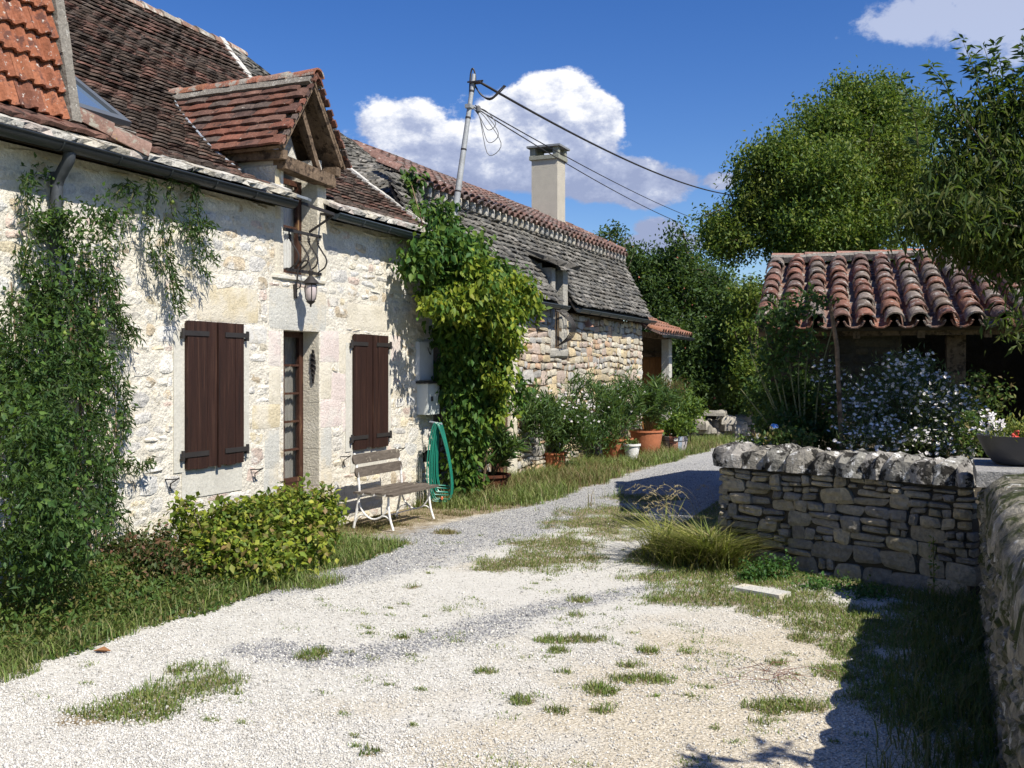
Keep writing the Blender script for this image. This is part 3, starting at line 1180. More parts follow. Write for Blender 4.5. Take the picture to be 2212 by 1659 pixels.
# timbers: tie beam, rafters, strut, wall plates
MB().beam((-6.12, DC - .43, 3.77), (-6.12, DC + .46, 3.72), .15, .13).build('tie_beam', C_WOODX, house)
for sg in (-1, 1):
    MB().beam((-6.04, DC + sg * .53, 3.90), (-6.04, DC + sg * .02, 4.64), .07, .07).build('rafter', C_WOODX, house)
    MB().beam((-6.02, DC + sg * .47, 3.83), (-6.95, DC + sg * .47, 3.86), .08, .09).build('wall_plate', C_WOODX, house)
    MB().beam((-6.32, DC + sg * .50, 3.88), (-6.32, DC + sg * .02, 4.60), .06, .06).build('rafter', C_WOODX, house)
MB().beam((-6.10, DC + .20, 3.80), (-6.10, DC - .12, 4.40), .05, .06).build('strut', C_WOODX, house)
sl_ = math.atan2(apex_z - eav_z, DH)
mb = MB()
for sg in (-1, 1):
    upv = np.array([0, -sg * math.cos(sl_), math.sin(sl_)])
    nv = np.array([0, sg * math.sin(sl_), math.cos(sl_)])
    Ls = math.hypot(apex_z - eav_z, DH)
    a = np.array([-PF - .02, DC + sg * DH, eav_z]); b = np.array([-PF - .02, DC, apex_z])
    # boarded underside reaching back into the main roof
    back_e, back_a = 6.85, 8.0
    V = [a, b, np.array([-back_a, DC, apex_z]), np.array([-back_e, DC + sg * DH, eav_z])]
    V2 = [v - nv * .05 for v in V]
    V = [v - nv * .012 for v in V]
    fs = [(0, 1, 2, 3), (7, 6, 5, 4), (0, 4, 5, 1), (1, 5, 6, 2), (2, 6, 7, 3), (3, 7, 4, 0)]
    mb.geo(V + V2, fs if sg < 0 else [f[::-1] for f in fs])
droof = mb.build('dormer_roof', C_WOODX, house)
fld = Field([slab_variant(.05, .28) for _ in range(8)])
for sg in (-1, 1):
    upv = np.array([0, -sg * math.cos(sl_), math.sin(sl_)])
    nv = np.array([0, sg * math.sin(sl_), math.cos(sl_)])
    xa = np.array([-1.0, 0, 0]) * (1 if sg > 0 else -1)
    rows = 9
    ex = Ls / rows
    for r in range(rows):
        zc = eav_z + r * ex * math.sin(sl_)
        x_end = 8.05 if zc > 4.6 else None
        # where main roof reaches this height
        pe = 6.3
        while roof_z(pe) < zc + .02 and pe < 8.2:
            pe += .02
        p = PF + (r % 2) * .13 - .02 + random.uniform(-.01, .01)
        first = True
        while p < pe + .04:
            w = .26 * random.uniform(.8, 1.1)
            pos = np.array([-(p + w / 2), DC + sg * DH, eav_z]) + upv * (r * ex - .02) + nv * (.032 + random.uniform(0, .004))
            X = np.array([1.0, 0, 0]); Y = upv; Z = nv
            fld.put(frame(pos, X if sg < 0 else -X, Y, Z, w * .98, ex * 1.4, .024, tilt=-.22, yaw=random.uniform(-.02, .02)))
            p += w
            first = False
fld.finish('dormer_tile', *TILE_RED, droof, smooth=False)
# little hooks of the verge tiles seen from below on the right side
mb = MB()
for r in range(9):
    t = (r + .35) / 9
    for sg in (-1, 1):
        y = DC + sg * DH * (1 - t) ; z = eav_z + (apex_z - eav_z) * t
        nv = np.array([0, sg * math.sin(sl_), math.cos(sl_)]); upv = np.array([0, -sg * math.cos(sl_), math.sin(sl_)])
        c = np.array([-PF + .005, y, z]) + nv * .005
        mb.obox(c, (1, 0, 0), upv, nv, .03, .035, .012)
mb.build('verge_batten', TILE_RED[1], droof, kind='stuff')
fld = Field([canal_variant(9) for _ in range(3)])
p = PF - .03
k = 0
while p < 7.9:
    fld.put(frame((-(p), DC, apex_z - .02 + .006 * wob(p * 3, 0)), (0, 1, 0), (-1, 0, 0), (0, 0, 1), .20, .42, .18), k % 3)
    p += .36
    k += 1
fld.finish('dormer_ridge_tile', *both('dormer_ridge_clay', [(.33, .14, .09), (.38, .17, .10), (.33, .20, .15)], namt=.4, famt=.35, speck=((.34, .31, .26), 7, .50, .60), bump=.8), droof)
mb = MB()
for k in range(14):
    for sg in (-1, 1):
        mb.obox((-(PF + .07 + k * .142), DC + sg * .085, apex_z - .065 + .006 * wob(k, sg)), (1, 0, 0), (0, .57 * -sg, .82), (0, .82 * sg, .57), .075, .05, .025)
mb.build('dormer_ridge_mortar', C_MORTARG, droof, kind='stuff')
# zinc valley edges
for sg in (-1,):
    mb = MB()
    pp = 6.45
    pts = []
    while pp < 7.9:
        z = roof_z(pp)
        w = max(0, (apex_z - z) / 1.42)
        pts.append((-pp, DC + sg * min(w, DH) - .02, z + .05))
        pp += .12
    mb.tube(pts, .014, 6)
    mb.build('valley_flashing', C_ZINC, roof)
# plaster fillet beside the dormer's left post
mb = MB().obox((-6.06, 8.10, 3.47), (.9, 0, -.4), (0, 1, 0), (.4, 0, .9), .08, .07, .045)
mb.build('dormer_plaster', C_LIME, house)
MB().obox((-5.98, 8.21, 3.44), (.9, .3, -.3), (-.3, .95, 0), (.3, .0, .95), .17, .055, .012).build('gutter_stop_flap', C_ZINC, house)

# ------------------------------------------------------------------ gutters
def gutter(y0, y1, xc, z, r, slope=0.0, mat=C_GUTTER, name='gutter', parent=None, capcol=None):
    V, Fc = [], []
    n = 9
    N = 2
    for yy in (y0, y1):
        for rr in (r, r - .008):
            for i in range(n):
                a = math.pi + math.pi * i / (n - 1)
                V.append((xc + math.cos(a) * rr, yy, z + math.sin(a) * rr + slope * (yy - y0)))
    for i in range(n - 1):
        Fc.append((i, i + 1, 2 * n + i + 1, 2 * n + i))
        Fc.append((n + i + 1, n + i, 3 * n + i, 3 * n + i + 1))
    g = MB().geo(V, Fc)
    # beaded lip
    g.tube([(xc + r, y0, z), (xc + r, y1, z + slope * (y1 - y0))], .011, 6)
    g.tube([(xc - r, y0, z), (xc - r, y1, z + slope * (y1 - y0))], .006, 6)
    for e in (y0, y1):
        vs = [(xc + math.cos(math.pi + math.pi * i / (n - 1)) * r, e, z + math.sin(math.pi + math.pi * i / (n - 1)) * r + slope * (e - y0)) for i in range(n)]
        g.geo(vs + [(v[0], v[1] + .006, v[2]) for v in vs], [tuple(range(n)), tuple(range(2 * n - 1, n - 1, -1))] + [(i, i + 1, n + i + 1, n + i) for i in range(n - 1)])
    o = g.build(name, mat, parent, smooth=True)
    y = y0 + .5
    while y < y1 - .1:
        vs = []
        m = MB()
        m.tube([(xc + math.cos(math.pi + math.pi * i / 8) * (r + .004), y, z + math.sin(math.pi + math.pi * i / 8) * (r + .004) + slope * (y - y0)) for i in range(9)], .006, 5)
        m.box(xc - .19 if parent is house else xc - .2, xc - r, y - .012, y + .012, z - .02 + slope * (y - y0), z - .005 + slope * (y - y0))
        m.build('gutter_bracket', mat, o)
        y += .55
    return o


gutter(1.5, 8.13, -5.93, 3.365, .062, -.002, parent=house)
gutter(8.88, 11.44, -5.94, 3.345, .058, -.008, parent=house, mat=M('grey_gutter', [(.045, .055, .06)], rough=.4, spec=.5, namt=.3, famt=.1, bump=.05))
yd = 5.42
MB().tube(curve_pts([(-5.95, yd, 3.34), (-5.96, yd, 3.25), (-6.02, yd, 3.17), (-6.075, yd, 3.08), (-6.08, yd, 2.9), (-6.08, yd, 0.02)], 30), .045, 12).build('downpipe', M('grey_downpipe', [(.05, .056, .062)], rough=.5, spec=.4, namt=.3, famt=.15, bump=.1), house, smooth=True)

# ------------------------------------------------------------------ wall lantern
lz = 2.50
ly, lx = 8.47, -5.96
lamp = thing('wall_lantern', 'black iron lantern with frosted glass on curved bracket above the glazed door', 'lamp', (-6.14, ly, lz))
MB().lathe([(.012, .22), (.03, .20), (.022, .17), (.018, .155), (.03, .14), (.085, .085), (.09, .078), (.06, .072), (.056, .06)], (lx, ly, lz), 12).build('lantern_cap', C_DARKMETAL, lamp, smooth=True)
gm = M('frosted_lantern_glass', [(.52, .44, .42)], rough=.35, spec=.5, namt=.15, famt=.05, bump=0)
MB().lathe([(.048, .062), (.058, .03), (.058, -.02), (.048, -.075), (.03, -.10)], (lx, ly, lz), 12).build('lantern_glass', gm, lamp, smooth=True)
mb = MB().lathe([(.03, -.10), (.05, -.105), (.03, -.125), (.012, -.135), (.008, -.165)], (lx, ly, lz), 10)
for k in range(4):
    a = math.pi / 4 + k * math.pi / 2
    mb.tube([(lx + .054 * math.cos(a), ly + .054 * math.sin(a), lz + .065), (lx + .062 * math.cos(a), ly + .062 * math.sin(a), lz + .02), (lx + .05 * math.cos(a), ly + .05 * math.sin(a), lz - .08), (lx + .03 * math.cos(a), ly + .03 * math.sin(a), lz - .105)], .005, 5)
mb.build('lantern_cage', C_DARKMETAL, lamp, smooth=True)
mb = MB().tube(curve_pts([(-6.13, ly - .02, lz + .02), (-6.11, ly - .02, lz + .14), (-6.10, ly - .015, lz + .24), (-6.04, ly, lz + .31), (-5.98, ly, lz + .29), (lx, ly, lz + .21)], 20), .0085, 8)
mb.box(-6.15, -6.125, ly - .04, ly, lz - .07, lz + .07)
mb.tube(curve_pts([(-6.12, ly - .02, lz + .02), (-6.07, ly - .02, lz + .05), (-6.08, ly - .02, lz + .10), (-6.11, ly - .02, lz + .12)], 10), .006, 6)
mb.build('lantern_bracket', C_DARKMETAL, lamp, smooth=True)

# iron ornament by the door
oy, oz = wa(672), wz(672, 792)
orn = MB()
for k, (dz, rr) in enumerate([(.15, .010), (.11, .022), (.06, .032), (.0, .034), (-.05, .022), (-.10, .015), (-.15, .009)]):
    orn.obox((-6.22, 8.888, oz + dz), (0, 1, 0), (1, 0, 0), (0, 0, 1), .012, rr, .026, .6)
    orn.tube(curve_pts([(-6.22 - rr, 8.885, oz + dz), (-6.22 - rr * .4, 8.875, oz + dz + .03), (-6.22 + rr * .5, 8.875, oz + dz + .02), (-6.22 + rr, 8.885, oz + dz)], 8), .006, 5)
o = orn.build('door_ornament', C_DARKMETAL, None, smooth=True, label='small black cast iron ornament hanging on the right reveal of the door', category='ornament')

# meter boxes
mbx = thing('meter_cabinet', 'tall pale grey flat meter cabinet door on white wall beside the creeper', 'cabinet', (-6.14, 11.17, 1.5))
c_up = M('grey_cabinet_paint', [(.56, .58, .60)], rough=.5, spec=.4, namt=.1, famt=.08, bump=.05)
MB().box(-6.147, -6.10, 10.98, 11.36, 1.56, 2.05).build('cabinet_body', c_up, mbx)
MB().box(-6.10, -6.092, 10.99, 11.35, 1.57, 2.04).build('cabinet_door', c_up, mbx)
MB().tube(curve_pts([(-6.088, 11.20, 1.98), (-6.075, 11.21, 1.92), (-6.075, 11.25, 1.89), (-6.088, 11.28, 1.93)], 8), .005, 5).build('cable_loop', C_DARKMETAL, mbx)
mby = thing('meter_box', 'small white projecting meter box with black lock under the grey cabinet', 'meter box', (-6.14, 11.17, 1.1))
MB().box(-6.148, -5.99, 11.02, 11.33, 1.13, 1.52).build('box_body', M('white_box_plastic', [(.60, .63, .60)], rough=.5, spec=.4, namt=.1, famt=.05, bump=.03), mby)
MB().box(-6.148, -5.955, 10.98, 11.36, 1.525, 1.545).build('box_hood', C_DARKMETAL, mby)
MB().box(-5.99, -5.975, 11.10, 11.135, 1.30, 1.36).build('lock', C_DARKMETAL, mby)
# flat dark plate at the wall foot, painting the shade inside a niche
MB().box(-6.149, -6.142, 11.18, 11.44, .52, .66).build('drain_niche_shade', C_DARK, wall)

# ------------------------------------------------------------------ barn
barn = thing('stone_barn', 'long rubble stone barn with grey stone slab roof and tall pale chimney', 'barn', (-6.15, 16.2, 0))
ST_BARN = both('barn_rubble', [(.50, .42, .28), (.44, .40, .32), (.55, .44, .27), (.42, .40, .36), (.54, .49, .39), (.48, .33, .22), (.38, .36, .32), (.46, .37, .30), (.58, .52, .40)],
               rough=.95, namt=.3, nscale=7, famt=.4, fine=30, bump=1.0, bscale=22, speck=((.16, .13, .10), 16, .60, .70))
M_EARTH = M('earth_mortar', [(.20, .15, .10)], rough=1, namt=.3, famt=.4, bump=1, bscale=20)
bwin = (15.80, 16.14, 2.06, 3.36)
bdoor = (13.25, 13.95, 0.0, 1.75)
Y_B = 21.05
mb = MB()
merge_grid(mb, -6.6, XW, Y_END + .001, Y_B, -.3, 2.70, [(bwin[0], bwin[1], bwin[2], 2.70), bdoor])
bwall = mb.build('wall', M_EARTH, barn, weld=True)
mb = MB()
BP = [(5.97, 2.80), (6.40, 3.47), (6.86, 4.26)]
UP = [(6.72, 4.30), (8.74, 5.29)]
# gable end at the far side (oblique), back
V = [(-6.56, Y_B - .003, -.3), (-6.56, Y_B - .003, 2.9), (-6.9, 21.6, 4.1), (-8.74, 21.7, 5.15), (-12.5, 21.7, 3.0), (-12.5, 21.7, -.3)]
V2 = [(x, y - .3, z) for x, y, z in V]
n = 6
mb.geo(V + V2, [tuple(range(n)), tuple(range(2 * n - 1, n - 1, -1))] + [(i, n + i, n + (i + 1) % n, (i + 1) % n) for i in range(n)])
mb.box(-12.8, -12.5, Y_END + .1, 21.7, -.3, 3.0)
mb.build('gable_wall', M_EARTH, barn)
avoid = [(bwin[0] - .2, bwin[1] + .26, bwin[2], 4), (bwin[0] - .22, bwin[1] + .28, bwin[2] - .17, bwin[2]), (bdoor[0] - .05, bdoor[1] + .24, 0, bdoor[3] + .2)]
fld = Field([stone_variant(1.7, True) for _ in range(16)])
for (s, t, w, h) in rubble(Y_END + .2, Y_B, 0.0, 2.70, avoid, .10, .25, .13, .40, .55, .012):
    s += .02 * wob(t * 9, s * 2)
    t2 = t + .045 * wob(s * 2.3, t * 1.7)
    fld.put(frame((XW - .006, s, t2), YX, ZX, NX, w, h * random.uniform(.85, 1.08), random.uniform(.02, .05), tilt=random.uniform(-.05, .05), yaw=random.uniform(-.15, .15)))
# nearest are hidden by the creeper: order handled by distance anyway
fld.finish('stone', *ST_BARN, bwall, rest='rubble_stones', sharp=24)
asm = {}
def cut(y0, y1, z0, z1, col, pr=.03, x=XW, par=None):
    k = random.randrange(4)
    if (k, col) not in asm:
        asm[(k, col)] = mesh_from('cut_stone', asv[k][0], asv[k][1], M_ASH[col] if col in M_ASH else col, True)
        asm[(k, col)].set_sharp_from_angle(angle=math.radians(40))
    o = bpy.data.objects.new('cut_stone', asm[(k, col)])
    COL.objects.link(o)
    o.parent = par or bwall
    o.matrix_basis = Matrix(frame((x, (y0 + y1) / 2, (z0 + z1) / 2), YX, ZX, NX, (y1 - y0) / .98, (z1 - z0) / .98, pr).tolist())


M_GREYST = M('grey_weathered_stone', [(.36, .34, .29)], rough=.95, namt=.35, famt=.4, fine=30, bump=1, bscale=25, speck=((.42, .40, .36), 18, .58, .66))
M_ASH['weathered'] = M_GREYST
for (z0, z1) in ((2.06, 2.40), (2.41, 2.72)):
    cut(bwin[0] - .17, bwin[0] - .003, z0, z1, 'weathered')
    cut(bwin[1] + .003, bwin[1] + .24, z0, z1, 'weathered', .035)
cut(bwin[0] - .2, bwin[1] + .26, bwin[2] - .16, bwin[2], 'weathered', .06)
for (z0, z1) in ((0, .5), (.51, 1.0), (1.01, 1.45), (1.46, 1.9)):
    cut(bdoor[1], bdoor[1] + .22, z0, z1, 'cream', .04)
cut(Y_B - .42, Y_B + .01, 1.5, 1.78, 'cream', .03)
# old plank door behind the creeper
dr_ = MB().box(-6.32, -6.30, bdoor[0], bdoor[1], 0, bdoor[3]).build('door', M('red_brown_door', [(.13, .05, .03)], namt=.4, famt=.4, stretch=(1, 6, .2), bump=.4), barn)
for k in range(5):
    w = (bdoor[1] - bdoor[0]) / 5
    MB().box(-6.30, -6.275, bdoor[0] + k * w + .003, bdoor[0] + (k + 1) * w - .003, .02, bdoor[3]).build('plank', MATS[('red_brown_door', False)], dr_)

# lower roof of stone slabs
V, Fc = sheet(BP, Y_V + .02, 15.62, -.05)
for seg in (sheet(BP, 16.40, 21.1, -.05), sheet([(6.43, 3.52), (6.86, 4.26)], 15.62, 16.40, -.05)):
    k0 = len(V); V = V + seg[0]; Fc = Fc + [tuple(i + k0 for i in f) for f in seg[1]]
V = [(x, y + (0 if y < 20 else (-x - 5.97) * .80), z) for x, y, z in V]
slabroof = add('slab_roof', mesh_from('slab_roof', V, Fc, M('barn_roof_lining', [(.05, .045, .04)], namt=.2, famt=.1, bump=.2)), barn)
sv = [slab_variant(.16, .15) for _ in range(10)]
fld = Field(sv)


def in_luc(p, y, z):
    return 15.62 < y < 16.40 and p < 6.42


L = plen(BP)
s = 0.02
row = 0
while s < L - .02:
    y = 11.5
    while y < 21.9:
        w = random.uniform(.13, .30)
        yc = y + w / 2
        p, z, a = prof_at(BP, max(0, min(L - .001, s + .018 * wob(yc * 2.3, s * 7))))
        lim = 21.10 + (p - 5.97) * .80
        if yc < lim and not in_luc(p, yc, z):
            up = np.array([-math.cos(a), 0, math.sin(a)]); nn = np.array([math.sin(a), 0, math.cos(a)])
            th = random.uniform(.018, .030)
            fld.put(frame(np.array([-p, yc, z]) + nn * (.05 + random.uniform(-.006, .008)), YX, up, nn, w * .97, random.uniform(.13, .16), th, yaw=random.uniform(-.05, .05), tilt=-.34 + random.uniform(-.05, .05)))
        y += w
    s += .098
    row += 1
fld.finish('roof_slab', *SLATE, slabroof, smooth=False)

# swept slab roof joining cottage ridge to barn ridge
J0, J1 = Y_V + .05, None


def swoop(u, v):
    """u 0 at the cottage verge .. 1 at the tile diagonal, v 0 low .. 1 at the skyline"""
    pa = lerp(6.25, 9.71, v)
    A_ = np.array([-pa, Y_V + .06, roof_z(pa)])
    B_ = np.array([-lerp(6.62, 8.74, v), lerp(11.95, 13.75, v), lerp(4.18, 5.27, v)])
    ue = u * u * (3 - 2 * u) * .45 + u * .55
    P_ = A_ * (1 - u) + B_ * u
    P_[2] = lerp(A_[2], B_[2], ue)
    return P_


V, Fc = [], []
NU, NV = 10, 14
for j in range(NV + 1):
    for i in range(NU + 1):
        V.append(swoop(i / NU, j / NV) - np.array([.04, 0, .05]))
for j in range(NV):
    for i in range(NU):
        a = j * (NU + 1) + i
        Fc.append((a, a + 1, a + NU + 2, a + NU + 1))
sw = add('swept_roof', mesh_from('swept_roof', V, Fc, MATS[('barn_roof_lining', False)]), barn)
fld = Field(sv)
for r in range(48):
    v = r / 48
    n_ = 14
    for k in range(n_):
        u = (k + .5 * (r % 2) + random.uniform(-.1, .1)) / n_
        width = np.linalg.norm(swoop(1, v) - swoop(0, v)) / n_
        if width < .10 and k % 2:
            continue
        if not 0 <= u <= 1.0:
            continue
        P_ = swoop(u, v)
        du = swoop(min(1, u + .05), v) - swoop(max(0, u - .05), v)
        dv = swoop(u, min(1, v + .03)) - swoop(u, max(0, v - .03))
        X = du / np.linalg.norm(du)
        nn = np.cross(X, dv); nn /= np.linalg.norm(nn)
        Y = np.cross(nn, X)
        fld.put(frame(P_ + nn * .05, X, Y, nn, max(.16, width) * random.uniform(.95, 1.4), random.uniform(.15, .19), random.uniform(.022, .036), yaw=random.uniform(-.08, .08), tilt=-.30 + random.uniform(-.05, .05)))
fld.finish('roof_slab', *SLATE, sw, smooth=False)

# upper roof of canal tiles with a moulded row of tile ends under it
upr = MB()
def up_y0(p): return lerp(11.9, 13.75, (p - 6.72) / 2.02)
def up_y1(p): return 21.55
V = []
for (p, z) in UP:
    V += [(-p, up_y0(p), z), (-p, 21.62, z)]
V += [(-12.6, 13.75, 3.2), (-12.6, 21.62, 3.2)]
V += [(x, y, z - .10) for x, y, z in V]
upr.geo(V, [(0, 1, 3, 2), (2, 3, 5, 4), (0, 2, 8, 6), (0, 6, 7, 1), (1, 7, 9, 3), (2, 4, 10, 8), (3, 9, 11, 5), (4, 5, 11, 10), (7, 6, 8, 9), (9, 8, 10, 11)])
upper = upr.build('upper_roof', CANAL[1], barn)
cv = [canal_variant(7) for _ in range(6)]
pv = [canal_variant(5, up=False, arc=math.pi * .8) for _ in range(2)]
ua = math.atan2(UP[1][1] - UP[0][1], UP[1][0] - UP[0][0])
upv = np.array([-math.cos(ua), 0, math.sin(ua)]); unn = np.array([math.sin(ua), 0, math.cos(ua)])
UL = plen(UP)
fld = Field(cv)
PIT = .235
y = 11.98
while y < 21.6:
    s = -.06
    while s < UL:
        p = 6.72 + s * math.cos(ua)
        if y > up_y0(max(6.72, p)) - .12:
            pos = np.array([-p, y + random.uniform(-.012, .012), 4.30 + s * math.sin(ua)]) + unn * (.028 + .01 * wob(y, s))
            fld.put(frame(pos, YX, upv, unn, .20, .40, .17, yaw=random.uniform(-.04, .04), tilt=-.05))
        s += .30
    y += PIT
fld.finish('canal_tile', *CANAL, upper)
fld = Field(cv)
y = 11.98
while y < 21.6:
    fld.put(frame((-6.60, y, 4.235), YX, (-.96, 0, .28), (.28, 0, .96), .19, .20, .16))
    y += PIT
fld.finish('eave_tile_end', *CANAL, upper)
mb = MB()
fld = Field([stone_variant(.3, True) for _ in range(3)])
y = 11.98 + PIT / 2
while y < 21.6:
    fld.put(frame((-6.70, y, 4.20), YX, ZX, NX, .10, .17, .05))
    y += PIT
fld.finish('eave_block', *LAUZE, upper)
MB().box(-6.82, -6.73, 11.9, 21.6, 4.06, 4.31).build('eave_backing', M_EARTH, upper)
# ridge
fld = Field(cv)
y = 13.6
while y < 21.6:
    fld.put(frame((-8.74, y, 5.30 + random.uniform(-.01, .01)), (1, 0, 0), (0, 1, 0), (0, 0, 1), .22, .40, .16))
    y += .34
for k in range(8):
    s = k * .28
    fld.put(frame(np.array([-6.72, 21.60, 4.34]) + upv * s + unn * .02, YX, upv, unn, .20, .38, .17))
fld.finish('ridge_tile', *CANAL, upper)

# chimney on the roof
cy0, cy1, cx0, cx1 = 21.0, 21.5, -8.73, -8.10
ch = MB().box(cx0, cx1, cy0, cy1, 4.7, 6.47).build('chimney', C_CONC, barn)
C_CONG = M('grey_concrete', [(.26, .26, .21)], rough=.95, namt=.25, famt=.25, bump=.5)
MB().box(cx0 - .045, cx1 + .045, cy0 - .045, cy1 + .045, 6.472, 6.56).build('chimney_collar', C_CONG, ch)
for (a, b) in ((cx0 - .03, cy0 - .03), (cx1 - .10, cy0 - .03), (cx0 - .03, cy1 - .10), (cx1 - .10, cy1 - .10)):
    MB().box(a, a + .13, b, b + .13, 6.562, 6.74).build('chimney_post', C_CONG, ch)
MB().box(cx0 - .09, cx1 + .09, cy0 - .09, cy1 + .09, 6.742, 6.785).build('chimney_cap', M('cap_slab', [(.20, .21, .22)], rough=.9, namt=.2, famt=.2, bump=.3), ch)
MB().box(cx0 + .15, cx1 - .15, cy0 + .12, cy1 - .12, 6.56, 6.60).build('flue_rim', C_LIME, ch)

# stone dormer of the barn
luc = MB()
luc.box(-6.45, -6.13, bwin[0] - .17, bwin[0] - .001, 2.73, 3.42)
lo = luc.build('barn_dormer', M_GREYST, barn)
MB().box(-6.45, -6.12, bwin[1] + .003, bwin[1] + .24, 2.73, 3.42).build('jamb', M_GREYST, lo)
MB().obox((-6.5, bwin[0] - .19, 3.2), (1, 0, 0), (0, 1, 0), (0, 0, 1), .20, .012, .30).build('plastered_cheek', M('cheek_plaster', [(.45, .46, .46)], namt=.2, famt=.2, bump=.3), lo)
fld = Field([slab_variant(.10, .1, 5) for _ in range(4)])
for k, (yy, w, x, z) in enumerate([(15.95, 1.02, -5.93, 3.46), (15.72, .85, -6.10, 3.54), (16.3, .60, -6.12, 3.53), (15.75, .6, -6.32, 3.62)]):
    fld.put(frame((x, yy, z), YX, (-.93, 0, .34), (.34, 0, .93), w, .62, .075, yaw=random.uniform(-.06, .06)))
fld.finish('cover_slab', *SLATE, lo, smooth=False)
MB().box(-6.47, -6.46, bwin[0], bwin[1], bwin[2], 3.42).build('dark_opening', C_DARK, lo)
MB().box(-6.44, -6.40, bwin[0], bwin[1], bwin[2], 2.50).box(-6.44, -6.40, bwin[0], bwin[0] + .04, 2.5, 3.4).build('window_frame', C_WOODX, lo)
# bulged iron grille
mb = MB()
for k in range(5):
    y = lerp(bwin[0] + .02, bwin[1] + .10, k / 4)
    bulge = .30 - .02 * k
    mb.tube(curve_pts([(XW + .02, y - .05, 2.72), (XW + .10, y - .02, 2.66), (XW + bulge, y, 2.46), (XW + bulge * .8, y - .02, 2.25), (XW + .04, bwin[0] + .05, 2.10)], 14), .009, 5)
mb.tube([(XW + .03, bwin[0] + .02, 2.08), (XW + .03, bwin[0] + .02, 2.74)], .012, 5)
mb.build('window_grille', C_DARKMETAL, barn, smooth=True)

gutter(11.6, 15.76, -5.90, 2.76, .06, -.001, parent=barn, mat=MATS[('grey_gutter', False)])
gutter(16.35, 21.15, -5.90, 2.75, .06, -.001, parent=barn, mat=MATS[('grey_gutter', False)])

# triangular clay nest boxes under the eaves
for k, (px, py) in enumerate(((1170, 688), (1276, 700))):
    c = on_x(px, py, -6.05)
    V = [(XW, c[1] - .10, c[2] - .06), (XW, c[1] + .10, c[2] - .06), (XW, c[1], c[2] + .13), (XW + .17, c[1] - .02, c[2] - .05), (XW + .10, c[1] - .09, c[2] - .055), (XW + .10, c[1] + .07, c[2] - .055), (XW + .05, c[1], c[2] + .10)]
    MB().geo(V, [(0, 4, 6, 2), (4, 3, 6), (3, 5, 6), (5, 1, 2, 6), (0, 1, 5, 3, 4), (0, 2, 1)]).build('nest_stone', M('terracotta_nest', [(.36, .20, .14)], namt=.3, famt=.3, bump=.4), barn)

# ------------------------------------------------------------------ porch at the barn's far end
porch = thing('porch', 'small porch with orange tile roof and wooden door at the end of the stone barn', 'porch', (-6.2, 22.3, 0))
mb = MB()
merge_grid(mb, -7.6, -7.15, Y_B + .02, 23.58, -.2, 2.55, [])
mb.box(-7.6, -6.32, 23.585, 23.8, -.2, 2.55)
pw = mb.build('wall', M_EARTH, porch, weld=True)
fld = Field([stone_variant(1.2) for _ in range(5)])
for (s, t, w, h) in rubble(Y_B + .05, 23.8, 0.0, 2.5, [], .12, .22, .16, .4, .2, .016):
    fld.put(frame((-7.156, s, t), YX, ZX, NX, w, h, .035))
fld.finish('stone', *ST_BARN, pw, rest='rubble_stones')
C_ORDOOR = M('honey_wood_door', [(.30, .14, .05)], rough=.5, namt=.25, famt=.3, stretch=(1, 8, .2), bump=.3)
pd = MB().box(-7.14, -6.36, 23.54, 23.58, 0, 2.0).build('door', C_ORDOOR, porch)
for k in range(5):
    MB().box(-7.135 + k * .154, -6.985 + k * .154, 23.515, 23.54, .05, 1.97).build('plank', C_ORDOOR, pd)
MB().box(-7.14, -6.33, 23.50, 23.58, 2.0, 2.10).build('door_lintel', C_WOODX, porch)
mb = MB().box(-6.31, -6.13, 23.3, 23.58, -.1, 2.42)
mb.build('pillar', M_ASH['grey'], porch)
MB().box(-6.30, -6.18, 21.10, 23.6, 2.42, 2.54).build('lintel_beam', C_WOODX, porch)
MB().box(-6.28, -6.20, 21.18, 21.26, .0, 2.42).build('post', C_WOODX, porch)
PP = [(5.78, 2.52), (7.6, 3.25)]
pr_ = mesh_from('porch_roof', *sheet(PP, Y_B + .12, 23.9, 0, .05), CANAL[1])
po = add('porch_roof', pr_, porch)
pa_ = math.atan2(PP[1][1] - PP[0][1], PP[1][0] - PP[0][0])
upv2 = np.array([-math.cos(pa_), 0, math.sin(pa_)]); unn2 = np.array([math.sin(pa_), 0, math.cos(pa_)])
CAN_OR = both('orange_canal_tile', [(.28, .13, .08), (.24, .12, .08), (.31, .15, .10), (.21, .12, .085)], namt=.35, famt=.35, speck=((.45, .40, .33), 16, .6, .7), bump=.5)
fld = Field(cv)
y = Y_B + .24
while y < 23.9:
    for k in range(6):
        fld.put(frame(np.array([-5.78, y, 2.53]) + upv2 * (k * .31 - .05) + unn2 * .01, YX, upv2, unn2, .19, .40, .16, tilt=-.05))
    y += .215
fld.finish('canal_tile', *CAN_OR, po)
gutter(21.4, 23.95, -5.72, 2.46, .06, -.004, parent=porch, mat=MATS[('grey_gutter', False)])

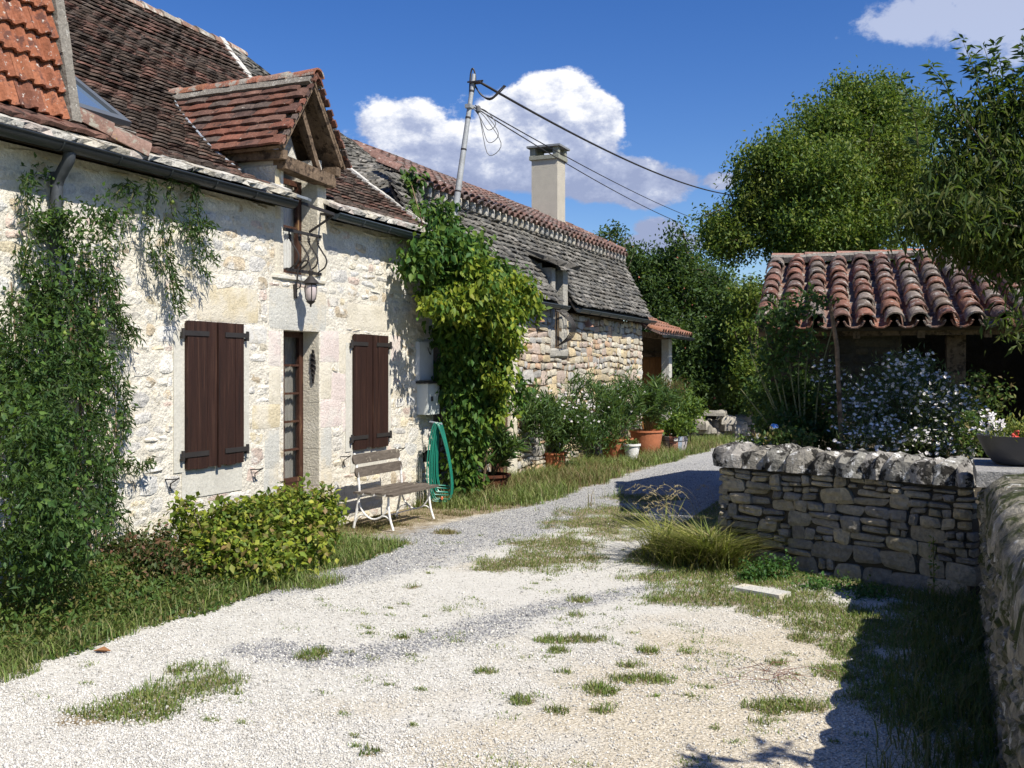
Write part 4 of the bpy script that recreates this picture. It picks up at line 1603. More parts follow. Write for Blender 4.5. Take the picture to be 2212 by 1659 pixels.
# ------------------------------------------------------------------ service mast and wires
mast = thing('service_mast', 'leaning grey metal mast with black bands carrying wires above the creeper', 'mast', (-5.95, 11.3, 2.4))
a, b = np.array([-5.97, 11.30, 2.3]), np.array([-5.75, 11.85, 5.60])
mb = MB().tube([a, lerp(a, b, .5), b], [.046, .042, .028], 12)
mb.build('pole', M('galvanised_mast', [(.33, .34, .34)], rough=.45, spec=.5, namt=.35, famt=.2, bump=.15, patch=((.22, .15, .10), 5, .62, .75)), mast, smooth=True)
for k, t in enumerate((.34, .52, .69, .82, .93)):
    c = lerp(a, b, t)
    d_ = (b - a) / np.linalg.norm(b - a)
    MB().tube([c - d_ * .012, c + d_ * .012], .050 - .016 * t, 12).build('band', C_DARKMETAL, mast)
c = lerp(a, b, .965)
MB().box(c[0] - .03, c[0] + .12, c[1] - .05, c[1] + .05, c[2] - .012, c[2] + .012).tube([c + np.array([-.08, 0, .02]), c + np.array([.14, .02, .02])], .012, 6).build('top_bracket', C_DARKMETAL, mast)
c2 = lerp(a, b, .865)
MB().box(c2[0] - .04, c2[0] + .04, c2[1] - .06, c2[1] + .06, c2[2] - .02, c2[2] + .03).build('lower_bracket', MATS[('galvanised_mast', False)], mast)
MB().box(-6.15, -5.90, 11.20, 11.36, 2.43, 2.50).tube([(-6.14, 11.1, 2.47), (-5.93, 11.30, 2.47), (-5.9, 11.4, 2.47)], .03, 8).build('wall_bracket', C_ZINC, mast)
mb = MB()
t0 = c + np.array([.10, .03, .0])
mb.tube(curve_pts([c + np.array([-.02, 0, -.25]), c + np.array([.03, .02, .05]), c + np.array([.0, 0, .19]), c + np.array([-.035, 0, .1]), c + np.array([-.04, -.02, -.2])], 24), .011, 6)
mb.tube(curve_pts([c + np.array([.0, 0, .02]), c + np.array([.10, .05, -.16]), c + np.array([.22, .10, -.20]), c + np.array([.32, .14, -.10]), c + np.array([.38, .17, -.03])], 20), .010, 6)
mb.tube(curve_pts([c + np.array([.0, 0, .0]), c + np.array([.08, .05, -.13]), c + np.array([.20, .10, -.22]), c + np.array([.33, .14, -.12]), c + np.array([.40, .17, -.04])], 20), .009, 6)
mb.build('cable_loop', C_DARKMETAL, mast, smooth=True)
mb = MB()
for k in range(3):
    mb.tube(curve_pts([c2 + np.array([.05, .02, 0]), c2 + np.array([.20, .08, -.05 - .05 * k]), c2 + np.array([.32 + .04 * k, .13, -.22 - .14 * k]), c2 + np.array([.22, .10, -.30 - .16 * k]), c2 + np.array([.12, .05, -.12]), c2 + np.array([.05, .02, -.02])], 26), .0055, 5)
mb.lathe([(.01, -.05), (.03, -.03), (.032, .03), (.01, .05)], c2 + np.array([.11, .04, -.03]), 8)
mb.build('wire_coil', M('grey_wire', [(.16, .16, .16)], rough=.6, namt=0, famt=0, bump=0), mast, smooth=True)


def cable(name, A, B, sag, r, label, mat=C_DARKMETAL):
    pts = [lerp(A, B, t / 40.0) - np.array([0, 0, sag * 4 * (t / 40.0) * (1 - t / 40.0)]) for t in range(41)]
    V, Fc = tube_geo(pts, r, 6)
    add(name, mesh_from(name, V, Fc, mat, True), None, label=label, category='cable')


E1 = at_d(1660, 420, 40); E2 = at_d(1570, 512, 40); E3 = at_d(1570, 500, 40)
cable('power_cable', t0, E1, .55, .017, 'thick black power cable, the upper one from the mast to the tree')
cable('telephone_wire', c2 + np.array([.06, .03, 0]), E2, .30, .0085, 'thin grey wire, the lower of the pair crossing in front of the chimney')
cable('telephone_wire', c2 + np.array([.07, .03, .02]), E3 + np.array([0, 0, .12]), .22, .0085, 'thin grey wire, the upper of the pair crossing in front of the chimney')

# ------------------------------------------------------------------ ground
def noise2(x, y, seed=0):
    r = np.random.default_rng(seed)
    out = np.zeros_like(x)
    for k in range(10):
        a = r.uniform(0, 2 * math.pi)
        f = 1.3 ** k * .8
        out += np.sin((x * math.cos(a) + y * math.sin(a)) * f + r.uniform(0, 6)) / (1.12 ** k)
    return out / 3.2


def smooth01(x, a, b):
    t = np.clip((x - a) / (b - a), 0, 1)
    return t * t * (3 - 2 * t)


def seg_dist(x, y, pts):
    d = np.full_like(x, 1e9)
    for (ax, ay), (bx, by) in zip(pts[:-1], pts[1:]):
        vx, vy = bx - ax, by - ay
        t = np.clip(((x - ax) * vx + (y - ay) * vy) / (vx * vx + vy * vy), 0, 1)
        d = np.minimum(d, np.hypot(x - ax - t * vx, y - ay - t * vy))
    return d


def gp(px, py):
    q = on_z(px, py)
    return (q[0], q[1])


GREY_BAND = [gp(560, 1400), gp(760, 1425), gp(1000, 1370), gp(1230, 1300), gp(1400, 1268)]
GREY_UP = [gp(560, 1245), gp(760, 1215), gp(930, 1165), gp(1130, 1120), gp(1330, 1075), gp(1500, 1010), gp(1800, 965)]
# grass patches (pixel centre, half sizes in pixels)
PATCH = [(425, 1475, 110, 34), (250, 1545, 130, 34), (330, 1510, 80, 24), (1300, 1130, 130, 30), (1200, 1190, 120, 34), (1100, 1215, 70, 16), (1600, 1285, 200, 28), (1830, 1340, 130, 30), (1390, 1080, 80, 16), (675, 1416, 36, 14), (890, 1264, 25, 5), (872, 1378, 20, 6), (1240, 1380, 80, 9), (1060, 1225, 35, 8), (1170, 1195, 70, 22), (1225, 1175, 45, 18),
         (1330, 1115, 90, 26), (1150, 1220, 40, 8), (1370, 1462, 78, 13), (1370, 1435, 45, 8), (1300, 1488, 32, 14), (1125, 1515, 26, 10), (1200, 1535, 30, 10), (1300, 1535, 30, 8), (1250, 1295, 30, 6), (1245, 1330, 22, 7),
         (1400, 1405, 24, 8), (1490, 1405, 24, 8), (1215, 1450, 26, 6), (1050, 1450, 30, 5), (1210, 1405, 24, 8), (1730, 1375, 30, 11), (1680, 1425, 24, 7), (1640, 1250, 250, 30), (1500, 1270, 120, 26), (1750, 1320, 170, 24),
         (1820, 1450, 70, 26), (1700, 1525, 90, 16), (1850, 1410, 60, 40), (1950, 1500, 110, 80), (1900, 1340, 120, 30), (2050, 1450, 120, 130), (2000, 1330, 110, 30),
         (640, 1255, 95, 20), (860, 1172, 40, 6), (960, 1150, 40, 6), (820, 1190, 40, 7), (800, 1630, 26, 8), (510, 1498, 16, 6), (1640, 1560, 30, 6), (90, 1600, 24, 5), (1430, 1245, 60, 14)]
PATCHG = []
for (px, py, hx, hy) in PATCH:
    c = on_z(px, py)
    e = on_z(px + hx, py)
    f1, f2 = on_z(px, py - hy), on_z(px, py + hy)
    PATCHG.append((c[0], c[1], max(.05, math.hypot(e[0] - c[0], e[1] - c[1])), max(.05, math.hypot(f1[0] - f2[0], f1[1] - f2[1]) / 2), math.atan2(e[1] - c[1], e[0] - c[0])))


def grass_w(x, y):
    """0..1 how grassy"""
    w = np.zeros_like(x)
    pn = .42 * noise2(x * 5, y * 5, 91) + .30 * noise2(x * 14, y * 14, 92)
    for (cx, cy, rx, ry, an) in PATCHG:
        dx, dy = x - cx, y - cy
        u = (dx * math.cos(an) + dy * math.sin(an)) / rx
        v = (-dx * math.sin(an) + dy * math.cos(an)) / ry
        w = np.maximum(w, 1.05 - (u * u + v * v) * .70 + pn)
    # verges
    n = noise2(x * 3, y * 3, 3) * .12
    edge = np.where(y < 8.0, -4.72, np.where(y < 10.2, -5.35, -4.72 + (y - 10.2) * .015))
    edge = np.where((y > 7.6) & (y < 8.4), -4.72 - (y - 7.6) * .8, edge)
    edge = np.where((y > 9.8) & (y < 10.8), -5.35 + (y - 9.8) * .6, edge)
    w = np.maximum(w, smooth01(-(x - edge) + n, -.08, .25))
    # verge below the garden wall
    dwl = (x + 1.87) * .396 + (y - 8.9) * .919         # distance to the wall plane (negative in front)
    w = np.maximum(w, np.where((x > -2.7) & (x < .3), smooth01(dwl + n * 2, -.75, -.2), 0))
    w = np.maximum(w, np.where(y < 8, smooth01(x + n, -.15, .25), 0) * .8)
    # right of the far road
    w = np.maximum(w, smooth01(x + n - np.where(y > 9, -2.5 + (y - 9) * -.02, -1.9), 0, .5) * (y > 9) * (y < 26))
    w = np.maximum(w, (smooth01(y + n, 26.3, 27.5)))
    return np.clip(w, 0, 1)


def ground_mesh(x0, x1, y0, y1, st, z=0.0):
    xs = np.arange(x0, x1 + st / 2, st)
    ys = np.arange(y0, y1 + st / 2, st)
    X, Y = np.meshgrid(xs, ys)
    Zg = noise2(X * .9, Y * .9, 11) * .015 + noise2(X * 9, Y * 9, 12) * .004
    V = np.stack([X.ravel(), Y.ravel(), (Zg + z).ravel()], 1)
    nx, ny = len(xs), len(ys)
    idx = np.arange(nx * ny).reshape(ny, nx)
    Fc = np.stack([idx[:-1, :-1].ravel(), idx[:-1, 1:].ravel(), idx[1:, 1:].ravel(), idx[1:, :-1].ravel()], 1)
    return V, Fc


def gz(x, y):
    return noise2(x * .9, y * .9, 11) * .015 + noise2(x * 9, y * 9, 12) * .004


m = bpy.data.materials.new('limestone_gravel_ground')
m.use_nodes = True
t = NT(m.node_tree)
out = t.new('ShaderNodeOutputMaterial')
b = t.new('ShaderNodeBsdfPrincipled')
pos = t.new('ShaderNodeNewGeometry').outputs['Position']
def att(n):
    a_ = t.new('ShaderNodeAttribute'); a_.attribute_name = n
    return a_.outputs['Fac']
vor = t.new('ShaderNodeTexVoronoi'); vor.inputs['Scale'].default_value = 55
t.link(pos, vor.inputs['Vector'])
vv = t.new('ShaderNodeSeparateColor'); t.link(vor.outputs['Color'], vv.inputs[0])
vor2 = t.new('ShaderNodeTexVoronoi'); vor2.inputs['Scale'].default_value = 130
t.link(pos, vor2.inputs['Vector'])
vv2 = t.new('ShaderNodeSeparateColor'); t.link(vor2.outputs['Color'], vv2.inputs[0])
white = t.ramp(vv.outputs[0], [(0, (.44, .42, .37)), (.25, (.50, .48, .43)), (.6, (.57, .55, .495)), (.9, (.63, .61, .56))])
white2 = t.ramp(vv2.outputs[0], [(0, (.45, .43, .37)), (.35, (.50, .48, .425)), (.8, (.60, .58, .525))])
c = t.mix(.5, white, white2)
grey = t.ramp(vv2.outputs[1], [(0, (.12, .125, .135)), (.4, (.22, .225, .235)), (.75, (.34, .34, .345)), (.92, (.60, .58, .53))])
dirt = t.ramp(vv2.outputs[0], [(0, (.26, .22, .155)), (.4, (.47, .415, .315)), (.8, (.62, .56, .45))])
soil = t.ramp(vv2.outputs[0], [(0, (.10, .08, .05)), (.5, (.22, .17, .10)), (.85, (.40, .33, .22))])
ns = t.noise(pos, 9, 5, .7)
ns2 = t.math('MULTIPLY', t.math('SUBTRACT', ns, .5), 1.3)
nl = t.math('MULTIPLY', t.math('SUBTRACT', t.noise(pos, 2.2, 4, .6), .5), 1.0)
c = t.mix(t.step(t.math('ADD', att('dirt'), nl), .2, .9), c, dirt)
c = t.mix(t.math('MULTIPLY', t.step(t.math('ADD', att('grey'), ns2), .15, .75), .85), c, grey)
c = t.mix(t.step(t.math('ADD', att('soil'), ns2), .25, .75), c, soil)
t.link(c, b.inputs['Base Color'])
b.inputs['Roughness'].default_value = .95
b.inputs['Specular IOR Level'].default_value = .15
bn = t.new('ShaderNodeBump')
bn.inputs['Strength'].default_value = .6
bn.inputs['Distance'].default_value = .010
hh = t.math('ADD', t.math('MULTIPLY', vor.outputs['Distance'], -1.2), t.math('MULTIPLY', vor2.outputs['Distance'], -.6))
t.link(hh, bn.inputs['Height'])
t.link(bn.outputs[0], b.inputs['Normal'])
t.link(b.outputs[0], out.inputs[0])
M_GROUND = m

V, Fc = ground_mesh(-6.6, 3.2, 2.0, 30.0, .07)
# the far part gets coarser sheets round it
me = mesh_from('gravel_road', V, Fc, M_GROUND, True)
gx, gy = V[:, 0], V[:, 1]
d1 = seg_dist(gx, gy, GREY_BAND); d2 = seg_dist(gx, gy, GREY_UP)
nn1 = noise2(gx * 2, gy * 2, 5)
def grey_of(x, y):
    n_ = noise2(x * 2, y * 2, 5)
    a_ = smooth01(-(seg_dist(x, y, GREY_BAND) - .12 - .09 * n_ - .05 * noise2(x * 7, y * 7, 6)), -.22, .16) * .75
    b_ = smooth01(-(seg_dist(x, y, GREY_UP) - .55 - .16 * n_), -.55, .25) * .92
    return np.maximum(np.maximum(a_, b_), smooth01(y, 9.6, 12.0) * .62)


grey_w = grey_of(gx, gy)
dirt_w = smooth01(gx + .45 * nn1 - (gy - 4) * .10, -3.0, -1.2) * smooth01(-gy, -8.6, -6.0) * .95 + .10
dirt_w = np.maximum(dirt_w, .5 * smooth01(noise2(gx * 1.6, gy * 1.6, 15), .35, .8))
dirt_w = np.maximum(dirt_w, smooth01(-gx, 4.85, 5.2) * smooth01(gy, 8, 9))
soil_w = grass_w(gx, gy) * .85
soil_w = np.maximum(soil_w, .55 * smooth01(-gx, 4.8, 5.3) * smooth01(gy, 8.0, 9.0))
for nm, wv in (('grey', grey_w), ('dirt', dirt_w), ('soil', soil_w)):
    at_ = me.attributes.new(nm, 'FLOAT', 'POINT')
    at_.data.foreach_set('value', wv.astype(np.float32))
add('gravel_road', me, None, kind='structure')
M_MEADOW = M('meadow_soil', [(.10, .12, .045)], rough=1, namt=.4, nscale=.8, famt=.3, fine=12, bump=.5, patch=((.22, .18, .09), .5, .5, .7))
V, Fc = ground_mesh(-400, 400, -100, 700, 40, -.045)
add('ground', mesh_from('ground', V, Fc, M_MEADOW), None, kind='structure')

# loose limestone chips
def pebbles(n, region, keep, smin, smax, seed):
    r = np.random.default_rng(seed)
    out = []
    while sum(map(len, out)) < n:
        # sample in image-uniform manner: uniform in view, more near
        px = r.uniform(-60, 2260, n)
        py = r.uniform(region[0], region[1], n)
        rr = (px - 1106) / F
        dep = F * EYE / (py - 798)
        x = (CS * rr - SN) * dep
        y = (SN * rr + CS) * dep
        k = keep(x, y) > r.uniform(0, 1, n)
        out.append(np.stack([x[k], y[k]], 1))
    P_ = np.concatenate(out)[:n]
    N = len(P_)
    s = r.uniform(smin, smax, N) * (1 + r.exponential(.25, N))
    dist = np.hypot(P_[:, 0], P_[:, 1])
    base = np.array([(1, 0, 0), (0, 1, 0), (-1, 0, 0), (0, -1, 0), (0, 0, .75), (0, 0, -.6)], float)
    Vv = base[None] * s[:, None, None] * r.uniform(.6, 1.25, (N, 6, 1))
    an = r.uniform(0, 6.28, N)
    c_, s_ = np.cos(an)[:, None], np.sin(an)[:, None]
    x = Vv[:, :, 0] * c_ - Vv[:, :, 1] * s_
    y = Vv[:, :, 0] * s_ + Vv[:, :, 1] * c_
    Vv = np.stack([x + P_[:, 0:1], y + P_[:, 1:2], Vv[:, :, 2] + gz(P_[:, 0], P_[:, 1])[:, None] + s[:, None] * .25], 2)
    tri = np.array([(0, 1, 4), (1, 2, 4), (2, 3, 4), (3, 0, 4), (1, 0, 5), (2, 1, 5), (3, 2, 5), (0, 3, 5)])
    Fv = (tri[None] + np.arange(N)[:, None, None] * 6).reshape(-1, 3)
    return Vv.reshape(-1, 3), Fv


_, PEB = both('limestone_chip', [(.55, .53, .48), (.60, .585, .535), (.49, .465, .41), (.65, .635, .59), (.43, .41, .37), (.54, .51, .455), (.37, .36, .34)], namt=.1, famt=.15, bump=0)


def kp(x, y):
    g_ = grass_w(x, y)
    inside = (x > -5.0) & (x < .6) & (y < 16)
    dirt = smooth01(x + .45 * noise2(x * 2, y * 2, 5) - (y - 4) * .10, -3.0, -1.2) * smooth01(-y, -8.6, -6.0)
    return inside * (1 - .80 * g_) * (1 - .80 * grey_of(x, y)) * (1 - .6 * dirt) * np.clip(.55 + .6 * noise2(x * 1.3, y * 2.1, 95), .2, 1)


V, Fc = pebbles(84000, (1040, 1680), kp, .0028, .0064, 21)
add('loose_gravel', mesh_from('loose_gravel', V, Fc, PEB), None, kind='stuff')
_, PEBG = both('grey_chip', [(.20, .20, .205), (.27, .27, .275), (.15, .15, .155), (.36, .355, .35), (.24, .24, .24), (.56, .545, .49), (.48, .455, .40)], namt=.1, famt=.15, bump=0)
V, Fc = pebbles(24000, (1000, 1560), lambda x, y: (x > -5.1) * (x < .6) * (1 - .8 * grass_w(x, y)) * np.clip(grey_of(x, y) - .15, 0, 1), .0032, .0070, 22)
add('grey_gravel', mesh_from('grey_gravel', V, Fc, PEBG), None, kind='stuff')

# ------------------------------------------------------------------ garden terrace
WA, WB = np.array([-1.87, 8.90]), np.array([.17, 8.02])     # front line of the garden wall
wd = (WB - WA) / np.linalg.norm(WB - WA)
wn = np.array([wd[1], -wd[0]])                                 # towards the road
V = [(-1.72, 9.0, .62), (.3, 8.22, .62), (8, 8.2, .62), (8, 26, .62), (-1.2, 26, .62), (-1.45, 12.5, .62)]
V2 = [(x, y, -.1) for x, y, z in V]
n = len(V)
MB().geo(V + V2, [tuple(range(n))] + [(i, n + i, n + (i + 1) % n, (i + 1) % n) for i in range(n)]).build('garden_terrace', M('garden_soil', [(.05, .045, .025)], rough=1, namt=.4, famt=.4, bump=.8, patch=((.07, .09, .03), 2, .5, .65)), None, kind='structure')

# ------------------------------------------------------------------ garden wall
gw = thing('garden_wall', 'low dry stone garden wall with rounded lichen covered coping stones', 'wall', (WA[0], WA[1], 0))
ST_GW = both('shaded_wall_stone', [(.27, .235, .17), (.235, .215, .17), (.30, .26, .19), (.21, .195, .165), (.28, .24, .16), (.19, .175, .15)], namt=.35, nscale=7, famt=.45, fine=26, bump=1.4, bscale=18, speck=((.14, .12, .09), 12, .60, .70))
ST_COP = both('lichen_coping_stone', [(.24, .23, .20), (.30, .28, .25), (.20, .19, .165), (.27, .25, .21)], namt=.4, nscale=8, famt=.5, fine=22, bump=1.8, bscale=14,
              speck=[((.66, .65, .61), 8, .53, .62), ((.028, .026, .022), 9, .50, .57)])
M_DARKJ = M('dark_joint', [(.07, .06, .045)], rough=1, namt=.3, famt=.3, bump=.5)
Lw = np.linalg.norm(WB - WA)
n3 = np.array([wn[0], wn[1], 0]); d3 = np.array([wd[0], wd[1], 0]); A3 = np.array([WA[0], WA[1], 0])
core = MB().obox(A3 + d3 * Lw / 2 - n3 * .22 + np.array([0, 0, .42]), d3, n3, (0, 0, 1), Lw / 2 - .03, .18, .45)
core = core.build('wall_core', M_DARKJ, gw)
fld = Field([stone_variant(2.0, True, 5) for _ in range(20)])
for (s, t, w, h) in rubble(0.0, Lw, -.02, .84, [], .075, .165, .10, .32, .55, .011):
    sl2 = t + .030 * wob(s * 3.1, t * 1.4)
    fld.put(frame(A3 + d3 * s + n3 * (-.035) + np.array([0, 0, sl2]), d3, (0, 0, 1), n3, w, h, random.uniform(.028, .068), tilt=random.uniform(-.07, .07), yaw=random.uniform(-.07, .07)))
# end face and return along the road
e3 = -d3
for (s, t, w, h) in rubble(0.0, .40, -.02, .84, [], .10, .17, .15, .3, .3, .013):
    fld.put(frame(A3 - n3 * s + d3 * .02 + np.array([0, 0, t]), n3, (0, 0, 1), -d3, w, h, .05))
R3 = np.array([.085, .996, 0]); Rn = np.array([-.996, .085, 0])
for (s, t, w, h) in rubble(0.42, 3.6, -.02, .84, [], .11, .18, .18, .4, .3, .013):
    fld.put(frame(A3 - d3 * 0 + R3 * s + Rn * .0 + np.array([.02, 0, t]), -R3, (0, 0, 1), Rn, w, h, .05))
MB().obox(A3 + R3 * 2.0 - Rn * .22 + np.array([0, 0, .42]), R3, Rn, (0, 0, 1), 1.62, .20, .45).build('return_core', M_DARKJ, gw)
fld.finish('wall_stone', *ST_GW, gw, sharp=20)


def coping_variant(rg=1.0):
    """half-round lump: x along wall, y depth (-.5...5), z up 0..1"""
    V, Fc = [], []
    na, nx = 9, 5
    off = [random.uniform(-.06, .06) for _ in range(nx * na)]
    for i in range(nx):
        x = -0.5 + i / (nx - 1)
        pin = 1 - .13 * (abs(x) * 2) ** 5
        for j in range(na):
            a = math.pi * j / (na - 1)
            r = pin * (1 + random.uniform(-.13, .10) * rg)
            ca = math.cos(a)
            V.append((x + random.uniform(-.03, .03), -math.copysign(abs(ca) ** .62, ca) * .5 * r, abs(math.sin(a)) ** .68 * r * (1 + random.uniform(-.06, .04) * rg) - .02))
    for i in range(nx - 1):
        for j in range(na - 1):
            a = i * na + j
            Fc.append((a, a + na, a + na + 1, a + 1))
    for i in range(nx - 1):
        Fc.append((i * na, (i) * na + na - 1, (i + 1) * na + na - 1, (i + 1) * na))
    Fc.append(tuple(range(na)))
    Fc.append(tuple((nx - 1) * na + j for j in range(na - 1, -1, -1)))
    return V, Fc


copv = [coping_variant() for _ in range(8)]
fld = Field(copv)
s = -.07
for k, w in enumerate([.30, .22, .20, .26, .20, .24, .17, .21, .19, .16, .12]):
    h = random.uniform(.165, .205)
    fld.put(frame(A3 + d3 * (s + w / 2) - n3 * .20 + np.array([0, 0, .84]), d3, -n3, (0, 0, 1), w * 1.03, .50, h, yaw=random.uniform(-.05, .05)), k % 8)
    s += w
s = .42
while s < 3.7:
    w = random.uniform(.2, .3)
    fld.put(frame(A3 + R3 * (s + w / 2) - Rn * .2 + np.array([0, 0, .84]), R3, -Rn if False else np.cross((0, 0, 1), R3), (0, 0, 1), w * 1.03, .46, .2))
    s += w
fld.finish('coping_stone', *ST_COP, gw, sharp=24)

# ------------------------------------------------------------------ near wall at the right edge, running along the road
nw = thing('roadside_wall', 'mossy stone wall beside the camera with curved dark coping and flat pillar top', 'wall', (.45, 6.0, 0))
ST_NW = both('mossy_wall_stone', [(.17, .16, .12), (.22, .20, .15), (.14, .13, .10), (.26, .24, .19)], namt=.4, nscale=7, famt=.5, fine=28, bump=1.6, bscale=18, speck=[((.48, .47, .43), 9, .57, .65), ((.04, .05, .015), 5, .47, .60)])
ST_PIL = both('grey_pillar_top', [(.26, .25, .23), (.30, .29, .27)], namt=.3, nscale=6, famt=.4, fine=30, bump=1.2, bscale=30, speck=((.50, .50, .47), 20, .60, .67))
MB().box(.24, .70, -3.0, 7.0, -.1, .84).box(.24, .9, 7.0, 8.0, -.1, .95).build('wall_core', M_DARKJ, nw)
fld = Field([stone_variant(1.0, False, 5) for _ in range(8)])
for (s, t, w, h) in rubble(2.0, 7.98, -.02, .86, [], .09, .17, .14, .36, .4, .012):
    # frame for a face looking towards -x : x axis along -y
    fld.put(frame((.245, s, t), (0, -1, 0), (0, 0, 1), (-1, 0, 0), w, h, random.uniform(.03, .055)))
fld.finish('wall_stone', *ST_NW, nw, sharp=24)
MB().obox((.52, 7.48, 1.005), (1, 0, 0), (0, 1, 0), (0, 0, 1), .36, .52, .05).build('pillar_slab', ST_PIL[0], nw)
fld = Field([coping_variant(.35) for _ in range(8)])
y = 6.86
k = 0
while y > 1.2:
    w = random.uniform(.22, .34)
    fld.put(frame((.47, y - w / 2, .84), (0, 1, 0), (-1, 0, 0), (0, 0, 1), w * 1.12, .56, random.uniform(.225, .24), yaw=random.uniform(-.02, .02)), k % 8)
    y -= w
    k += 1
fld.finish('coping_stone', *ST_NW, nw)

# bowl planter on the pillar
bx, by = .45, 7.55
bowl = thing('bowl_planter', 'wide dark grey bowl planter with yellow green and red flowers on the wall pillar', 'planter', (bx, by, 1.06))
MB().lathe([(.10, 0), (.17, .01), (.215, .06), (.265, .16), (.28, .20), (.265, .20), (.25, .15), (.24, .14)], (bx, by, 1.057), 28).build('bowl', M('dark_glazed_bowl', [(.045, .045, .05)], rough=.45, spec=.5, namt=.3, famt=.1, bump=.1), bowl, smooth=True)

# flat stone slab in the grass
q = on_z(1645, 1282)
MB().obox((q[0], q[1], .012), (.93, -.36, 0), (.36, .93, 0), (0, 0, 1), .20, .085, .02).build('flat_slab', M_ASH['grey'], None, label='flat pale stone slab lying in the grass below the garden wall', category='slab')
# dry leaf
q = on_z(222, 1412)
V = [(q[0] - .07, q[1] - .01, .012), (q[0] - .02, q[1] + .03, .035), (q[0] + .06, q[1] + .01, .02), (q[0] + .0, q[1] - .03, .030), (q[0], q[1], .010)]
add('dry_leaf', mesh_from('dry_leaf', V, [(0, 4, 1), (1, 4, 2), (2, 4, 3), (3, 4, 0)], M('dry_leaf_brown', [(.30, .15, .07)], namt=.2, famt=.2, bump=.2)), None, label='curled brown dry leaf lying alone on the white gravel', category='leaf')

# stone heap and low ruined wall at the bend
heap = thing('rubble_wall', 'low tumbled dry stone wall at the bend of the road under the trees', 'wall', tuple(on_z(1545, 945)))
fld = Field([(lambda v: ([(a, b_, c_) for a, b_, c_ in v[0]], v[1]))(coping_variant()) for _ in range(5)])
for k in range(70):
    px = random.uniform(1505, 1615); lay = k % 4
    q = at_d(px, 0, 24.5 + random.uniform(-.4, .4)); q[2] = lay * .12 + random.uniform(-.02, .05)
    if lay > 2 and 1560 > px > 1500 and random.random() < .3: continue
    sz = random.uniform(.14, .3)
    fld.put(frame(q, (math.cos(k), math.sin(k), 0), (-math.sin(k), math.cos(k), 0), (0, 0, 1), sz * 1.3, sz, sz * .8))
q = at_d(1546, 0, 24.2); q[2] = .58
fld.put(frame(q, (1, 0, 0), (0, 1, 0), (0, 0, 1), .5, .4, .14))
fld.finish('heap_stone', *both('heap_stone_grey', [(.28, .26, .22), (.34, .31, .26), (.22, .20, .17)], namt=.4, famt=.4, bump=1, bscale=14), heap)

# ------------------------------------------------------------------ shed with canal tile roof
E0 = np.array([-1.83, 10.67, 2.16])
ex = np.array([.994, .106, 0]); ey = np.array([-.106, .994, 0])
shed = thing('garden_shed', 'open fronted garden shed with weathered red canal tile roof behind the garden wall', 'shed', (E0[0], E0[1], .6))
RUN, RISE, LEN = 2.62, .93, 4.9
ra = math.atan2(RISE, RUN)
sup = ey * math.cos(ra) + np.array([0, 0, math.sin(ra)])
snn = -ey * math.sin(ra) + np.array([0, 0, math.cos(ra)])
SL = math.hypot(RUN, RISE)
mb = MB().obox(E0 + ex * LEN / 2 + sup * SL / 2 - snn * .05, ex, sup, snn, LEN / 2, SL / 2, .02)
# rear slope
bup = ey * math.cos(ra) - np.array([0, 0, math.sin(ra)]); bnn = ey * math.sin(ra) + np.array([0, 0, math.cos(ra)])
mb.obox(E0 + ex * LEN / 2 + sup * SL + bup * SL / 2 - bnn * .05, ex, bup, bnn, LEN / 2, SL / 2, .02)
sroof = mb.build('roof', M('shed_boards', [(.07, .055, .04)], namt=.2, famt=.2, bump=.3), shed)
CAN_SH = both('lichen_canal_tile', [(.18, .088, .064), (.15, .085, .066), (.21, .10, .07), (.13, .085, .07), (.17, .11, .088), (.22, .11, .075), (.16, .125, .10), (.19, .155, .13)],
              namt=.4, nscale=7, famt=.5, fine=26, speck=[((.42, .40, .36), 12, .54, .66), ((.05, .042, .038), 8, .56, .70)], bump=.8, bscale=26)
cov = [canal_variant(8, th=.08) for _ in range(8)]
pan = [canal_variant(6, up=False, arc=math.pi * .95, th=.08) for _ in range(4)]
fc, fp_ = Field(cov), Field(pan)
PT = .252
rows = 9
exs = (SL - .05) / rows
x = .06
col = 0
while x < LEN:
    for r in range(rows):
        s = -.10 + r * exs
        bow = random.uniform(-.012, .012)
        fc.put(frame(E0 + ex * (x + bow) + sup * s + snn * (.055 + random.uniform(-.006, .006)), ex, sup, snn, .205, .44, .20, yaw=random.uniform(-.05, .05), tilt=-.055))
        fp_.put(frame(E0 + ex * (x + PT / 2) + sup * (s - .02) + snn * .075, ex, sup, snn, .215, .44, .17, yaw=random.uniform(-.03, .03), tilt=-.05))
    x += PT
fc.finish('cover_tile', *CAN_SH, sroof)
fp_.finish('channel_tile', *CAN_SH, sroof)
fr_ = Field(cov)
x = 0
while x < LEN:
    fr_.put(frame(E0 + ex * (x) + sup * SL + np.array([0, 0, .03]), -ey, ex, (0, 0, 1), .24, .46, .20))
    x += .40
fr_.finish('ridge_tile', *both('shed_ridge_tile', [(.34, .15, .10), (.40, .18, .12), (.30, .17, .13)], namt=.4, famt=.4, speck=((.46, .42, .36), 14, .58, .66), bump=.7), sroof)
mb = MB()
for k in range(34):
    mb.obox(E0 + ex * (.07 + k * .145) + sup * (SL - .13) + snn * (.085 + .008 * wob(k, 2)), ex, sup, snn, .08, .07, .035)
mb.build('ridge_mortar', C_MORTARG, sroof, kind='stuff')
MB().obox(E0 + ex * (LEN / 2 - .02) + sup * .12 - snn * .10, ex, sup, snn, LEN / 2, .03, .05).build('fascia_board', C_WOODX, shed)
for k in range(8):
    MB().obox(E0 + ex * (.35 + k * .62) + sup * .75 - snn * .115, ex, sup, snn, .035, .72, .045).build('rafter', C_WOODX, shed)
wy = E0 + ey * .45
